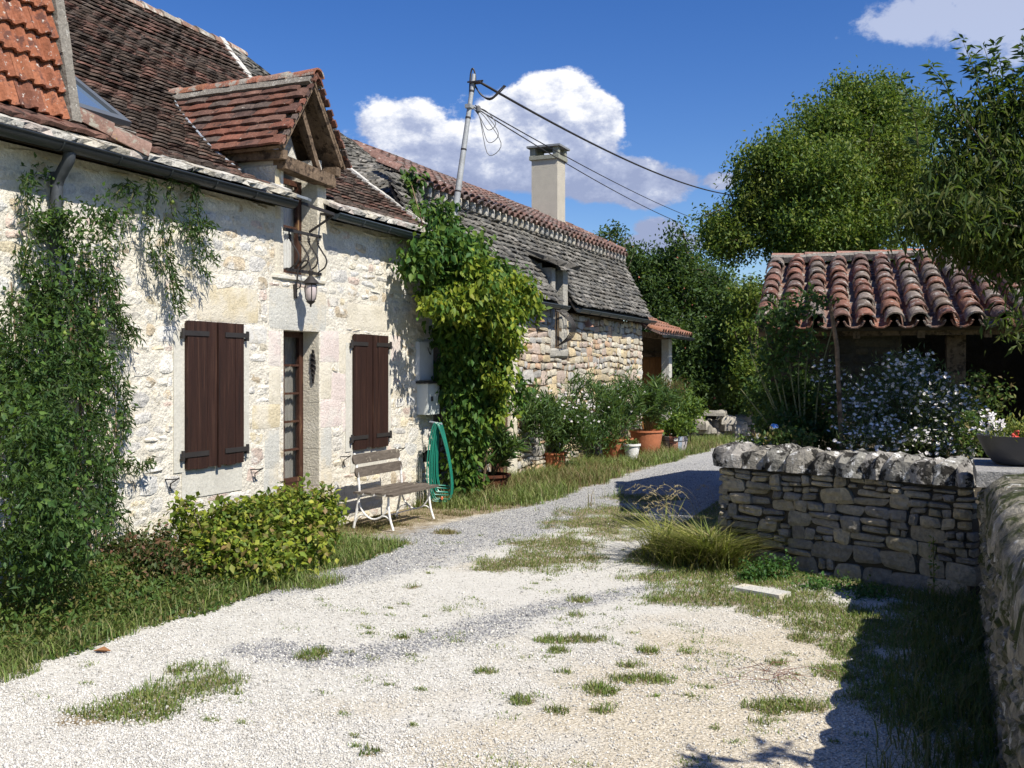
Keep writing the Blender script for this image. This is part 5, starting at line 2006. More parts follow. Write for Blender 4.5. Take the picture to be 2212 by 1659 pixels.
M_SHW = M('brown_wall_stone', [(.07, .055, .04)], rough=1, namt=.35, famt=.4, bump=1, bscale=18)
# left part walled, then posts
mb = MB().obox(wy + ex * .80 + np.array([0, 0, -1.0]), ex, ey, (0, 0, 1), .62, .14, 1.02)
lw = mb.build('front_wall', M_DARKJ, shed)
fld = Field([stone_variant(1.0, False) for _ in range(6)])
for (s, t, w, h) in rubble(.18, 1.42, .1, 2.15, [], .10, .2, .14, .36, .3, .014):
    fld.put(frame(np.array([wy[0], wy[1], 0]) + ex * s - ey * .13 + np.array([0, 0, t]), ex, (0, 0, 1), -ey, w, h, .03))
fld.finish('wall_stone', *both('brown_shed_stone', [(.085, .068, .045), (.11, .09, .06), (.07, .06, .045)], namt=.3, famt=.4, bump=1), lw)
for s in (1.95, 3.3, 4.7):
    MB().obox(wy + ex * s + np.array([0, 0, -.85]), ex, ey, (0, 0, 1), .09, .09, .95).build('post', C_WOODX, shed)
MB().obox(wy + ex * 2.45 + np.array([0, 0, .02]), ex, ey, (0, 0, 1), 2.4, .08, .09).build('wall_plate', C_WOODX, shed)
mb = MB()
mb.obox(E0 + ey * 4.6 + ex * 2.45 + np.array([0, 0, -.95]), ex, ey, (0, 0, 1), 2.4, .1, 1.05)
for s in (.16, 4.75):
    mb.obox(E0 + ey * 2.6 + ex * s + np.array([0, 0, -.95]), ex, ey, (0, 0, 1), .12, 1.98, 1.05)
mb.build('inner_wall', M_SHW, shed)
MB().obox(E0 + ey * .5 + ex * 3.2 + np.array([0, 0, -1.15]), ex, ey, (0, 0, 1), 1.6, .12, .05).build('shelf', C_WOODX, shed)
# loose tiles on the shelf
for k, (px, lab) in enumerate([(2085, 'loose curved clay tile on the shed shelf, nearer the white asters'), (2127, 'loose curved clay tile on the shed shelf, nearer the dark corner'), (2190, 'dull curved tile on the shed shelf deep in the shade')]):
    d_ = 10.4
    q = at_d(px, 812, 10.35)
    base_p = E0 + ey * .42 + ex * (k * .30 + 0)
    s_ = np.dot(q - E0, ex)
    P_ = E0 + ex * s_ + ey * .40 + np.array([0, 0, -1.098])
    V, Fc = cov[k]
    Mx = frame(P_, ex, ey, (0, 0, 1), .22, .34, .17)
    add('loose_tile', mesh_from('loose_tile', V, Fc, CANAL[0], True), None, Matrix(Mx.tolist()), label=lab, category='tile', group='loose tiles stored on the shed shelf')

# ------------------------------------------------------------------ foliage
def leaf_mat(name, cols, rough=.55, leaf=.35, spec=.3, patch=None):
    return M(name, cols, rough=rough, island=True, namt=.30, nscale=2.2, famt=0, bump=0, leaf=leaf, spec=spec, patch=patch)


def leaves_geo(P_, size, aspect=.5, up_bias=.3, droop=.0, seed=0, direc=None, spread=1.0, curl=.18):
    """one folded two-triangle leaf at every point; size may be an array"""
    r = np.random.default_rng(seed)
    N = len(P_)
    sz = np.broadcast_to(np.asarray(size, float), (N,)) * r.uniform(.65, 1.35, N)
    if direc is None:
        D = r.normal(0, 1, (N, 3))
    else:
        D = np.asarray(direc) + r.normal(0, spread, (N, 3))
    D[:, 2] -= droop
    D /= np.linalg.norm(D, axis=1, keepdims=True) + 1e-9
    U = r.normal(0, 1, (N, 3)); U[:, 2] += up_bias * 3
    S = np.cross(D, U); S /= np.linalg.norm(S, axis=1, keepdims=True) + 1e-9
    Nn = np.cross(S, D)
    L = sz[:, None]
    W = L * aspect * .5
    b0 = P_
    tip = P_ + D * L - Nn * L * curl * .5
    mid = P_ + D * L * .45
    l = mid + S * W + Nn * L * curl * .5
    rr = mid - S * W + Nn * L * curl * .5
    V = np.stack([b0, l, tip, rr], 1).reshape(-1, 3)
    k = np.arange(N)[:, None] * 4
    Fv = np.concatenate([k + np.array([0, 2, 1]), k + np.array([0, 3, 2])], 1).reshape(-1, 3)
    return V, Fv


def join(parts):
    Vs, Fs, o = [], [], 0
    for V, Fc in parts:
        Vs.append(V); Fs.append(Fc + o); o += len(V)
    return np.concatenate(Vs), np.concatenate(Fs)


def blob_points(n, c, rad, seed, clump=.16, per=28, shell=.55, floor=None, rag=.06):
    """leaf positions: clumps spread through an ellipsoid volume, denser to the outside"""
    r = np.random.default_rng(seed)
    c, rad = np.asarray(c, float), np.asarray(rad, float)
    m = max(1, n // per)
    d = r.normal(0, 1, (m, 3)); d /= np.linalg.norm(d, axis=1, keepdims=True)
    q = r.uniform(0, 1, m) ** (1 - shell)
    q = q * (1 + .16 * np.sin(d[:, 0] * 7 + seed) * np.cos(d[:, 2] * 6 + seed * 2) + r.normal(0, rag, m))
    cc = c + d * q[:, None] * rad
    idx = r.integers(0, m, n)
    P_ = cc[idx] + r.normal(0, clump, (n, 3)) * np.array([1, 1, .8])
    if floor is not None:
        P_ = P_[P_[:, 2] > floor]
    return P_


def cam_ball(px, py, rx, ry, dep, rd):
    """centre and radii in metres for a blob seen at a pixel"""
    return at_d(px, py, dep), np.array([rx / F * dep, rd, ry / F * dep])


def cam_rot(P_, c):
    """ellipsoid axes: x along camera right, y along camera forward"""
    q = P_ - c
    x = q[:, 0] * CS + q[:, 1] * -SN
    y = q[:, 0] * SN + q[:, 1] * CS
    return np.stack([x, y, q[:, 2]], 1) + c


def blobs(specs, seed, **kw):
    out = []
    for k, (px, py, rx, ry, dep, rd, n) in enumerate(specs):
        c, rad = cam_ball(px, py, rx, ry, dep, rd)
        out.append(cam_rot(blob_points(n, c, rad, seed + k * 13, **kw), c))
    return np.concatenate(out)


def foliage(name, P_, size, mat, parent=None, **kw):
    props = {k: kw.pop(k) for k in ('kind', 'label', 'category', 'group') if k in kw}
    V, Fv = leaves_geo(P_, size, **kw)
    return add(name, mesh_from(name, V, Fv, mat), parent, **props)


L_VINE = leaf_mat('passion_vine_leaf', [(.035, .080, .022), (.050, .105, .026), (.026, .058, .024), (.085, .135, .030), (.050, .085, .03)], rough=.6, spec=.2)
L_CREEP = leaf_mat('creeper_leaf', [(.038, .10, .022), (.055, .135, .024), (.032, .085, .022), (.09, .17, .03), (.12, .19, .03)], rough=.55, spec=.25)
L_YEL = leaf_mat('yellowing_creeper_leaf', [(.17, .24, .022), (.25, .30, .028), (.11, .19, .022), (.32, .33, .035), (.07, .145, .022)])
L_SHRUB = leaf_mat('yellow_green_shrub_leaf', [(.21, .28, .03), (.30, .34, .035), (.13, .20, .025), (.42, .41, .07), (.08, .13, .022), (.26, .17, .07), (.17, .24, .03), (.09, .15, .025)])
L_WEED = leaf_mat('weed_leaf', [(.065, .13, .028), (.10, .16, .035), (.05, .10, .026), (.15, .18, .04), (.20, .14, .06), (.08, .14, .03)])
L_OLE = leaf_mat('oleander_leaf', [(.06, .12, .03), (.08, .15, .036), (.045, .095, .028), (.12, .18, .04), (.07, .13, .05)], rough=.45)
L_ASH_ = leaf_mat('tall_tree_leaf', [(.085, .145, .024), (.11, .175, .028), (.145, .195, .03), (.20, .225, .035), (.055, .105, .022)], patch=((.13, .135, .024), .45, .52, .74))
L_APPLE = leaf_mat('apple_leaf', [(.045, .09, .024), (.06, .11, .028), (.085, .135, .032), (.035, .07, .022)])
L_PEAR = leaf_mat('peach_leaf', [(.035, .070, .016), (.055, .092, .020), (.085, .115, .024), (.024, .050, .014), (.11, .12, .03)], spec=.22, rough=.6)
L_DARK = leaf_mat('hedge_leaf', [(.03, .06, .018), (.045, .085, .022), (.065, .11, .028)])
L_ASTER = leaf_mat('aster_leaf', [(.075, .12, .045), (.11, .15, .055), (.06, .095, .04), (.14, .17, .07)])
C_BARK = M('bark', [(.11, .085, .06)], rough=1, namt=.4, famt=.4, bump=1, bscale=18, speck=((.22, .21, .17), 7, .56, .68))
C_STEM = M('green_stem', [(.14, .13, .05)], rough=.8, namt=.2, famt=0, bump=0)
C_TWIG = M('dry_twig', [(.20, .14, .09)], rough=.9, namt=.2, famt=0, bump=0)
_, F_WHITE = both('white_petal', [(.66, .63, .60), (.74, .71, .68), (.58, .53, .55)], namt=0, famt=0, bump=0)
_, F_RED = both('red_petal', [(.55, .05, .03), (.62, .12, .10)], namt=0, famt=0, bump=0)
_, F_APPLE = both('apple_skin', [(.34, .12, .07), (.40, .22, .10), (.28, .10, .06)], rough=.4, namt=.2, famt=0, bump=0)


def dots(name, P_, s, mat, parent, **props):
    """small rounded fruits or flower heads (octahedra with a raised ring), one mesh"""
    base = np.array([(1, 0, 0), (0, 1, 0), (-1, 0, 0), (0, -1, 0), (0, 0, 1), (0, 0, -1)], float)
    r = np.random.default_rng(len(P_))
    N = len(P_)
    V = P_[:, None] + base[None] * (s * r.uniform(.7, 1.3, (N, 1, 1)))
    tri = np.array([(0, 1, 4), (1, 2, 4), (2, 3, 4), (3, 0, 4), (1, 0, 5), (2, 1, 5), (3, 2, 5), (0, 3, 5)])
    Fv = (tri[None] + np.arange(N)[:, None, None] * 6).reshape(-1, 3)
    return add(name, mesh_from(name, V.reshape(-1, 3), Fv, mat, True), parent, **props)


def petals(name, P_, s, mat, parent, n=5, **props):
    """open flowers: n petals round each centre"""
    r = np.random.default_rng(len(P_) + 3)
    N = len(P_)
    Nn = r.normal(0, .5, (N, 3)); Nn[:, 2] += .8; Nn[:, 1] -= .5
    Nn /= np.linalg.norm(Nn, axis=1, keepdims=True)
    A = np.cross(Nn, r.normal(0, 1, (N, 3))); A /= np.linalg.norm(A, axis=1, keepdims=True)
    B = np.cross(Nn, A)
    Vs = []
    for k in range(n):
        a = 2 * math.pi * k / n
        d = A * math.cos(a) + B * math.sin(a)
        e = -A * math.sin(a) + B * math.cos(a)
        sz = (s * r.uniform(.8, 1.2, (N, 1)))
        Vs.append(np.stack([P_, P_ + d * sz * .7 + e * sz * .32, P_ + d * sz + Nn * sz * .15, P_ + d * sz * .7 - e * sz * .32], 1))
    V = np.stack(Vs, 1).reshape(-1, 3)
    q = np.arange(N * n)[:, None] * 4 + np.array([0, 1, 2, 3])
    return add(name, mesh_from(name, V, q, mat), parent, **props)


def grass_geo(P_, h, w, seed, lean=.35, bend=.5):
    r = np.random.default_rng(seed)
    N = len(P_)
    hh = np.broadcast_to(np.asarray(h, float), (N,)) * r.uniform(.5, 1.3, N)
    a = r.uniform(0, 2 * math.pi, N)
    d = np.stack([np.cos(a), np.sin(a), np.zeros(N)], 1)
    sd = np.stack([-np.sin(a), np.cos(a), np.zeros(N)], 1)
    ln = (r.uniform(0, 1, N) * lean)[:, None] * hh[:, None]
    bd = (r.uniform(.2, 1, N) * bend)[:, None] * hh[:, None]
    ww = w * r.uniform(.6, 1.3, (N, 1))
    z = np.array([0, 0, 1.0])
    m1 = P_ + d * ln * .5 + z * hh[:, None] * .55
    tp = P_ + d * (ln + bd) + z * hh[:, None] * .95
    V = np.stack([P_ - sd * ww, P_ + sd * ww, m1 + sd * ww * .8, m1 - sd * ww * .8, tp], 1).reshape(-1, 3)
    k = np.arange(N)[:, None] * 5
    Fv = np.concatenate([k + np.array([0, 1, 2]), k + np.array([0, 2, 3]), k + np.array([3, 2, 4])], 1).reshape(-1, 3)
    return V, Fv


L_GRASS = leaf_mat('grass_blade', [(.06, .10, .02), (.085, .125, .025), (.12, .14, .035), (.045, .08, .018), (.17, .15, .06)], leaf=.3)
L_DRYG = leaf_mat('dry_grass_blade', [(.20, .18, .07), (.13, .15, .04), (.26, .21, .10), (.09, .12, .03), (.30, .24, .12), (.16, .10, .05)], leaf=.3)

L_TURF = leaf_mat('short_turf', [(.10, .18, .03), (.13, .20, .035), (.18, .22, .05), (.07, .13, .025), (.22, .22, .07)], leaf=.3)
L_MIXG = leaf_mat('mixed_grass', [(.13, .21, .04), (.18, .25, .05), (.27, .27, .10), (.09, .16, .035), (.34, .30, .15), (.14, .21, .045)], leaf=.3)

# short turf in the gravel, following the grassy areas ---------------------
def turf(n, seed, box, h0, h1, w, mat, name, power=1.0, extra=None):
    r = np.random.default_rng(seed)
    P_ = []
    tot = 0
    while tot < n:
        x = r.uniform(box[0], box[1], n); y = r.uniform(box[2], box[3], n)
        # more where it is near
        gw_ = grass_w(x, y) + .10 * noise2(x * 7, y * 7, 9)
        den = gw_ ** power if power != 1 else gw_
        den = np.where(gw_ > .25, den, 0)
        dep = -SN * x + CS * y
        den = den * np.clip(36 / np.maximum(dep, 2) ** 2, .02, 1)
        if extra is not None:
            den = den * extra(x, y)
        # only what the camera's side could see
        k = r.uniform(0, 1, n) < den
        P_.append(np.stack([x[k], y[k], gz(x[k], y[k]) - .002], 1)); tot += k.sum()
    P_ = np.concatenate(P_)[:n]
    V, Fv = grass_geo(P_, r.uniform(h0, h1, len(P_)), w, seed + 1, .7, .8)
    add(name, mesh_from(name, V, Fv, mat), None, kind='stuff')


turf(110000, 31, (-4.7, .3, 3.6, 13), .012, .045, .0026, L_TURF, 'grass', extra=lambda x, y: 1.0)
# tiny straggling weeds all over the drive
r = np.random.default_rng(314)
cx_, cy_ = r.uniform(-4.6, .1, 420), r.uniform(3.7, 10.5, 420)
keepm = r.uniform(0, 1, 420) < np.clip(.25 + .5 * smooth01(cx_, -3.2, -1.0) + .5 * noise2(cx_ * 1.2, cy_ * 1.2, 33), .05, 1)
cx_, cy_ = cx_[keepm], cy_[keepm]
idx_ = r.integers(0, len(cx_), 9000)
sp_ = r.uniform(.008, .05, len(cx_))
gx_ = cx_[idx_] + r.normal(0, 1, 9000) * sp_[idx_] * 1.5; gy_ = cy_[idx_] + r.normal(0, 1, 9000) * sp_[idx_]
V, Fv = grass_geo(np.stack([gx_, gy_, gz(gx_, gy_)], 1), .016, .0026, 35, 1.2, 1.2)
add('drive_weeds', mesh_from('drive_weeds', V, Fv, L_MIXG), None, kind='stuff')
turf(42000, 32, (-6.1, -4.4, 3.4, 8.6), .03, .10, .0028, L_MIXG, 'dry_grass')
turf(9000, 34, (-6.1, -4.2, 8.4, 11.5), .01, .05, .0028, L_DRYG, 'sparse_grass', power=2.0, extra=lambda x, y: np.where(noise2(x * 4, y * 4, 77) > .1, 1.6, .12))
turf(9000, 36, (-6.1, -4.0, 10.6, 22), .05, .26, .0045, L_DRYG, 'dry_verge_grass', power=1.5, extra=lambda x, y: np.where(x < -4.5, 8.0, .5) * np.clip(.4 + noise2(x * 3, y * 2.4, 79) * 1.6, .02, 1.8) * smooth01(y, 10.4, 12.2))
turf(24000, 33, (-6.1, -4.0, 10.6, 24), .04, .20, .0045, L_MIXG, 'verge_grass', power=1.5, extra=lambda x, y: np.where(x < -4.5, 8.0, .5) * np.clip(.5 + noise2(x * 3, y * 2.4, 78) * 1.2, .06, 1.6) * smooth01(y, 10.4, 12.2))

# ------------------------------------------------------------------ passion flower vine on the left
vine = thing('passion_vine', 'dense dark green climbing vine at the left end of the cottage with hanging tendrils', 'vine', (-6.0, 5.2, 0))
SP = [(65, 400, 22, 60, 7.3, .06, 330), (100, 480, 60, 60, 7.3, .08, 800), (160, 520, 60, 90, 7.4, .08, 900), (235, 470, 40, 65, 7.5, .07, 520), (90, 640, 95, 100, 7.2, .12, 2400), (200, 640, 50, 110, 7.45, .10, 1100),
      (60, 800, 120, 140, 6.9, .22, 4800), (190, 790, 55, 120, 7.3, .15, 2500), (90, 980, 130, 150, 6.6, .30, 6500), (215, 950, 40, 100, 7.4, .12, 1000), (90, 1150, 130, 140, 6.3, .32, 6000), (215, 1090, 30, 60, 7.4, .1, 600)]
P_ = blobs([(a, b, c * .92, d, e, f, int(n * (.55 if a < 130 else .34))) for a, b, c, d, e, f, n in SP], 101, clump=.05, per=34)
P_ = P_[P_[:, 0] > -6.12]
foliage('vine_leaves', P_, .055, L_VINE, vine, kind='stuff', aspect=.26, droop=.9, seed=1)
P_ = blobs([(s[0], s[1], s[2] * .9, s[3] * .95, s[4], s[5], s[6] // 7) for s in SP], 151, clump=.05, per=8)
foliage('broad_leaves', P_, .048, leaf_mat('bright_vine_leaf', [(.07, .14, .03), (.10, .17, .03), (.05, .11, .03)]), vine, kind='stuff', aspect=.62, droop=.5, seed=2)
mb = MB()
r = random.Random(5)
hang = []
for k in range(13):
    px = r.uniform(10, 225)
    a = on_x(px, 380, -6.10); a[2] = r.uniform(2.2, 2.6)
    mb.tube(curve_pts([a, a + np.array([.02, r.uniform(-.1, .1), -.6]), a + np.array([.03, r.uniform(-.12, .12), -1.2]), np.array([a[0] + .05, a[1] + r.uniform(-.1, .1), 0])], 12), .005 if k % 4 else .012, 5)
mb.build('vine_stem', C_TWIG, vine)
dots('passion_fruit', np.array([at_d(px, py, 6.95) for px, py in ((120, 1050), (28, 870), (170, 905), (95, 885), (60, 1120), (200, 700), (32, 1100), (140, 720))]), .024, leaf_mat('pale_fruit', [(.22, .30, .06), (.30, .34, .10)]), vine, kind='stuff')
# hanging sprays: along curves, leaves drooping
def spray(ctrl, n, size, seed, spread=.035, width=.05):
    r = np.random.default_rng(seed)
    pts = np.array(curve_pts(ctrl, 60))
    i = r.integers(0, 60, n)
    return pts[i] + r.normal(0, width, (n, 3)) * np.array([.6, 1, .8])


sp_pts = []
st = MB()
r = random.Random(9)
def hangline(px0, py0, pts, p=6.03):
    return [on_x(px0, py0, -p)] + [on_x(a, b, -p) for a, b in pts]
H = [((318, 392), [(322, 430), (318, 470), (325, 530), (340, 580)]),
     ((365, 380), [(368, 420), (372, 470), (368, 540), (372, 610), (378, 680)]),
     ((410, 375), [(414, 420), (410, 470), (415, 530), (430, 570), (455, 600)]),
     ((410, 378), [(425, 440), (430, 500), (445, 540), (466, 560)]),
     ((345, 470), [(352, 520), (365, 570), (385, 620), (392, 670)]),
     ((250, 420), [(270, 400), (290, 405), (280, 440), (262, 500), (258, 560)]),
     ((240, 560), [(255, 640), (262, 700), (268, 760)]), ((225, 800), [(262, 850), (268, 900), (262, 960)]), ((232, 640), [(262, 690), (300, 730)]),
     ((215, 900), [(250, 990), (240, 1050), (262, 1080)]), ((150, 560), [(185, 640), (200, 720), (215, 800)]), ((205, 700), [(248, 780), (272, 840), (275, 930)]), ((190, 980), [(235, 1060), (268, 1120), (280, 1180)]), ((60, 380), [(55, 420), (62, 500), (50, 580)]), ((175, 600), [(200, 700), (205, 800), (228, 880)]), ((150, 800), [(200, 880), (225, 960), (220, 1040)]), ((160, 1000), [(215, 1080), (232, 1150), (225, 1200)]), ((230, 470), [(232, 560), (240, 640), (250, 700)]), ((200, 1020), [(262, 1000), (300, 1010), (330, 990)]), ((395, 480), [(420, 500), (440, 480), (462, 492)])]
for k, (a, ps) in enumerate(H):
    ctrl = hangline(a[0], a[1], ps, 6.0 if k < 5 else 6.03)
    if k < 5:
        ctrl[0] = ctrl[0] + np.array([.05, 0, 0])
    st.tube(curve_pts(ctrl, 16), .0035, 4)
    sp_pts.append(spray(ctrl, 230 if k < 5 else 200, .05, 60 + k, width=.035))
P_ = np.concatenate(sp_pts)
P_[:, 0] = np.maximum(P_[:, 0], -6.12)
foliage('hanging_leaves', P_, .062, L_VINE, vine, kind='stuff', aspect=.20, direc=(0.05, 0.1, -.6), spread=.5, seed=4)
st.build('hanging_stem', C_STEM, vine)
dots('hanging_fruit', np.array([on_x(px, py, -5.97) for px, py in ((364, 405), (373, 437), (310, 460), (375, 500), (330, 470))]), .020, MATS[('pale_fruit', True)], vine, kind='stuff')

# creeping undergrowth at the wall foot, left
ug = thing('undergrowth', 'tangled weeds and creeping leaves spreading from the vine to the gravel edge', 'weeds', (-5.4, 5.2, 0))
def ground_pts(n, poly_fn, hmax, seed):
    r = np.random.default_rng(seed)
    x = r.uniform(-6.1, -4.5, n); y = r.uniform(3.2, 8.4, n)
    hh = poly_fn(x, y)
    k = hh > 0
    z = r.uniform(0, 1, n) ** 1.3 * hh
    return np.stack([x, y, z], 1)[k]


def ug_h(x, y):
    e = -4.80 + .10 * noise2(x * 2, y * 2, 41)
    d = (e - x)
    taper = np.where(y < 6.2, 1.0, np.clip((8.1 - y) / 1.9, .25, 1))
    h = np.clip(d * .55, 0, .42) * taper * (1 + .5 * noise2(x * 3, y * 3, 42))
    return h


P_ = ground_pts(52000, ug_h, .4, 71)
sel = np.linalg.norm(P_[:, :2], axis=1) > 0
foliage('weed_leaves', P_[::2], .042, L_WEED, ug, kind='stuff', aspect=.5, up_bias=.8, seed=7)
foliage('creeping_leaves', P_[1::3], .045, L_WEED, ug, kind='stuff', aspect=.35, up_bias=.5, seed=8)
gpt = P_[1::2].copy(); gpt[:, 2] = 0
V, Fv = grass_geo(gpt[:9000], .13, .003, 9, .5, .8)
add('weed_grass', mesh_from('weed_grass', V, Fv, L_MIXG), ug, kind='stuff')

# ------------------------------------------------------------------ yellow green shrub in front of the door
sh = thing('low_shrub', 'yellow green leafy shrub growing against the cottage below the glazed door', 'shrub', (-5.1, 7.2, 0))
SP = [(430, 1160, 50, 60, 8.05, .25, 900), (470, 1190, 60, 60, 7.9, .3, 1600), (530, 1150, 70, 75, 8.2, .32, 2600), (560, 1215, 90, 50, 8.0, .35, 2300), (620, 1130, 70, 65, 8.7, .3, 2400), (640, 1190, 70, 55, 8.5, .3, 2000), (690, 1120, 45, 55, 9.0, .25, 1300), (622, 1080, 26, 34, 9.0, .15, 380), (395, 1110, 25, 40, 8.1, .15, 160), (700, 1075, 26, 30, 9.1, .12, 120), (560, 1085, 40, 26, 8.4, .15, 150), (480, 1110, 40, 30, 8.1, .15, 170), (660, 1070, 20, 30, 9.0, .12, 90)]
P_ = blobs(SP, 201, clump=.045, per=12, floor=.02)
P_ = P_[P_[:, 0] > -6.1]
foliage('shrub_leaves', P_, .060, L_SHRUB, sh, kind='stuff', aspect=.6, up_bias=.5, droop=.35, seed=12)
mb = MB()
r = random.Random(3)
for k in range(34):
    px = r.uniform(400, 720); dep = lerp(7.9, 9.1, (px - 400) / 320)
    b0 = at_d(lerp(px, 560, .35), 0, dep); b0[2] = 0
    tp = at_d(px + r.uniform(-20, 20), r.uniform(1070, 1180), dep + r.uniform(-.1, .2))
    mb.tube([b0, lerp(b0, tp, .5) + np.array([r.uniform(-.03, .03), r.uniform(-.03, .03), .02]), tp], [.006, .004, .002], 4)
mb.build('shrub_stems', C_TWIG, sh, kind='stuff')

# tall weeds left of the shrub
wd_ = thing('tall_weeds', 'sparse reddish stemmed weeds between the vine and the yellow green shrub', 'weeds', (-5.3, 6.5, 0))
P_ = blobs([(330, 1210, 80, 40, 7.6, .25, 1500), (270, 1190, 40, 40, 7.6, .2, 700), (380, 1225, 50, 30, 7.6, .2, 700), (350, 1170, 40, 30, 7.9, .15, 250)], 221, clump=.04, per=8, floor=.01)
foliage('weed_leaves', P_, .045, leaf_mat('reddish_weed_leaf', [(.06, .10, .03), (.09, .11, .035), (.20, .09, .06), (.05, .08, .025)]), wd_, kind='stuff', aspect=.45, seed=14)

# ------------------------------------------------------------------ big creeper at the corner
cr = thing('wisteria', 'large green and yellow climbing creeper over the corner of the cottage and barn', 'creeper', (-5.9, 12.3, 0))
G = [(905, 555, 40, 40, 11.8, .12, 480), (960, 540, 60, 55, 12.2, .25, 1300), (1010, 560, 60, 60, 12.6, .25, 1300), (940, 620, 30, 45, 12.2, .14, 420), (1000, 640, 80, 70, 12.4, .3, 1900), (960, 470, 38, 45, 12.8, .15, 380), (885, 400, 26, 32, 13.6, .12, 260), (905, 455, 24, 26, 13.3, .1, 130),
     (1090, 600, 50, 40, 13.2, .2, 600), (985, 720, 38, 50, 12.7, .15, 1200), (1050, 720, 60, 60, 12.9, .3, 1200), (985, 810, 38, 60, 12.85, .12, 2000), (1008, 910, 42, 65, 12.8, .12, 2200), (1000, 1005, 26, 60, 12.85, .10, 1100), (1050, 760, 50, 50, 12.7, .15, 900), (1050, 850, 45, 60, 12.9, .25, 800), (1120, 860, 20, 40, 13.4, .1, 120)]
P_ = blobs(G, 301, clump=.07, per=14)
foliage('green_leaves', P_, .105, L_CREEP, cr, kind='stuff', aspect=.52, direc=(.3, -.25, -.8), spread=.55, up_bias=.4, seed=21)
G2 = [(1040, 620, 60, 50, 12.2, .3, 1200), (1100, 640, 60, 45, 12.8, .3, 1300), (1135, 655, 30, 24, 13.3, .2, 350), (1070, 690, 55, 45, 12.5, .25, 800), (1000, 655, 50, 40, 11.95, .2, 420), (940, 655, 30, 25, 11.7, .12, 180), (1075, 800, 34, 46, 12.7, .2, 600), (1085, 750, 32, 36, 12.7, .2, 380), (1035, 570, 30, 25, 12.1, .1, 160), (1060, 890, 30, 30, 12.8, .15, 200)]
P_ = blobs(G2, 351, clump=.07, per=14)
foliage('yellow_leaves', P_, .10, L_YEL, cr, kind='stuff', aspect=.5, direc=(.3, -.25, -.8), spread=.55, up_bias=.4, seed=22)
mb = MB()
for k in range(5):
    a = at_d(985 + k * 14, 0, 13.1 + .04 * k); a[2] = 0
    mb.tube(curve_pts([a, at_d(980 + k * 17, 950, 13.15), at_d(1010 - k * 6, 860, 13.1), at_d(975 + k * 22, 740, 13.0), at_d(970 + k * 18, 620, 12.7)], 16), [.016 - .0006 * i for i in range(17)], 5)
mb.tube(curve_pts([at_d(900, 560, 12.6), at_d(915, 500, 12.9), at_d(900, 440, 13.3), at_d(885, 385, 13.6)], 12), .008, 4)
mb.build('creeper_stem', C_TWIG, cr)

# ------------------------------------------------------------------ pots with oleanders
def rim_pot(mb, c, r0, r1, h, rim=.02, n=20, squash=1):
    mb.lathe([(r0 * .96, 0), (r0, .01), (lerp(r0, r1, .5) * 1.01, h * .5), (r1, h - .04), (r1 + rim, h - .035), (r1 + rim, h), (r1 - .015, h), (r1 - .025, h - .05), (r1 * .5, h - .05)], c, n)


C_TERRA = M('terracotta', [(.42, .155, .075)], rough=.85, namt=.25, famt=.2, speck=((.50, .36, .27), 10, .62, .74), bump=.3)


def potted(name, label, px, pyb, r0, r1, h, mat, group=None, plant=None, poff=0, cat='potted plant'):
    c = on_z(px, pyb)
    d_ = np.array([-SN, CS, 0])
    c = c + d_ * r0
    t_ = thing(name, label, cat, tuple(c), group)
    mb = MB(); rim_pot(mb, c, r0, r1, h)
    mb.build('pot', mat, t_, smooth=True)
    return t_, c


def oleander(t_, c, h0, R, H, n, seed, mat=L_OLE, size=.12, flowers=None, stems=9):
    r = np.random.default_rng(seed)
    out, dirs = [], []
    mb = MB()
    for k in range(stems):
        a = r.uniform(0, 6.28); rr = R * math.sqrt(r.uniform(.02, 1))
        tp = c + np.array([math.cos(a) * rr, math.sin(a) * rr, h0 + H * r.uniform(.72, 1.0) * (1 - .25 * (rr / R) ** 2)])
        b0 = c + np.array([math.cos(a) * .05, math.sin(a) * .05, h0 * .85])
        mid = lerp(b0, tp, .5) + np.array([0, 0, H * .08])
        pts = curve_pts([b0, mid, tp], 12)
        mb.tube(pts, [.009 - .0005 * i for i in range(13)], 4)
        m_ = n // stems
        i = (12 * r.uniform(.15, 1, m_) ** .7).astype(int)
        P_ = np.array(pts)[i] + r.normal(0, .02, (m_, 3))
        out.append(P_)
        ax = (tp - b0) / np.linalg.norm(tp - b0)
        dd = r.normal(0, 1, (m_, 3)); dd -= ax * (dd @ ax)[:, None] * .9
        dd /= np.linalg.norm(dd, axis=1, keepdims=True)
        dirs.append(dd + ax * .8)
    P_ = np.concatenate(out); D_ = np.concatenate(dirs)
    foliage('foliage', P_, size, mat, t_, kind='stuff', aspect=.17, direc=D_, spread=.15, seed=seed, curl=.12)
    mb.build('stems', C_STEM, t_, kind='stuff')
    if flowers:
        k = r.integers(0, len(P_), flowers[0])
        petals('flowers', P_[k] + np.array([.02, -.05, .03]), .020, flowers[1], t_, kind='stuff')


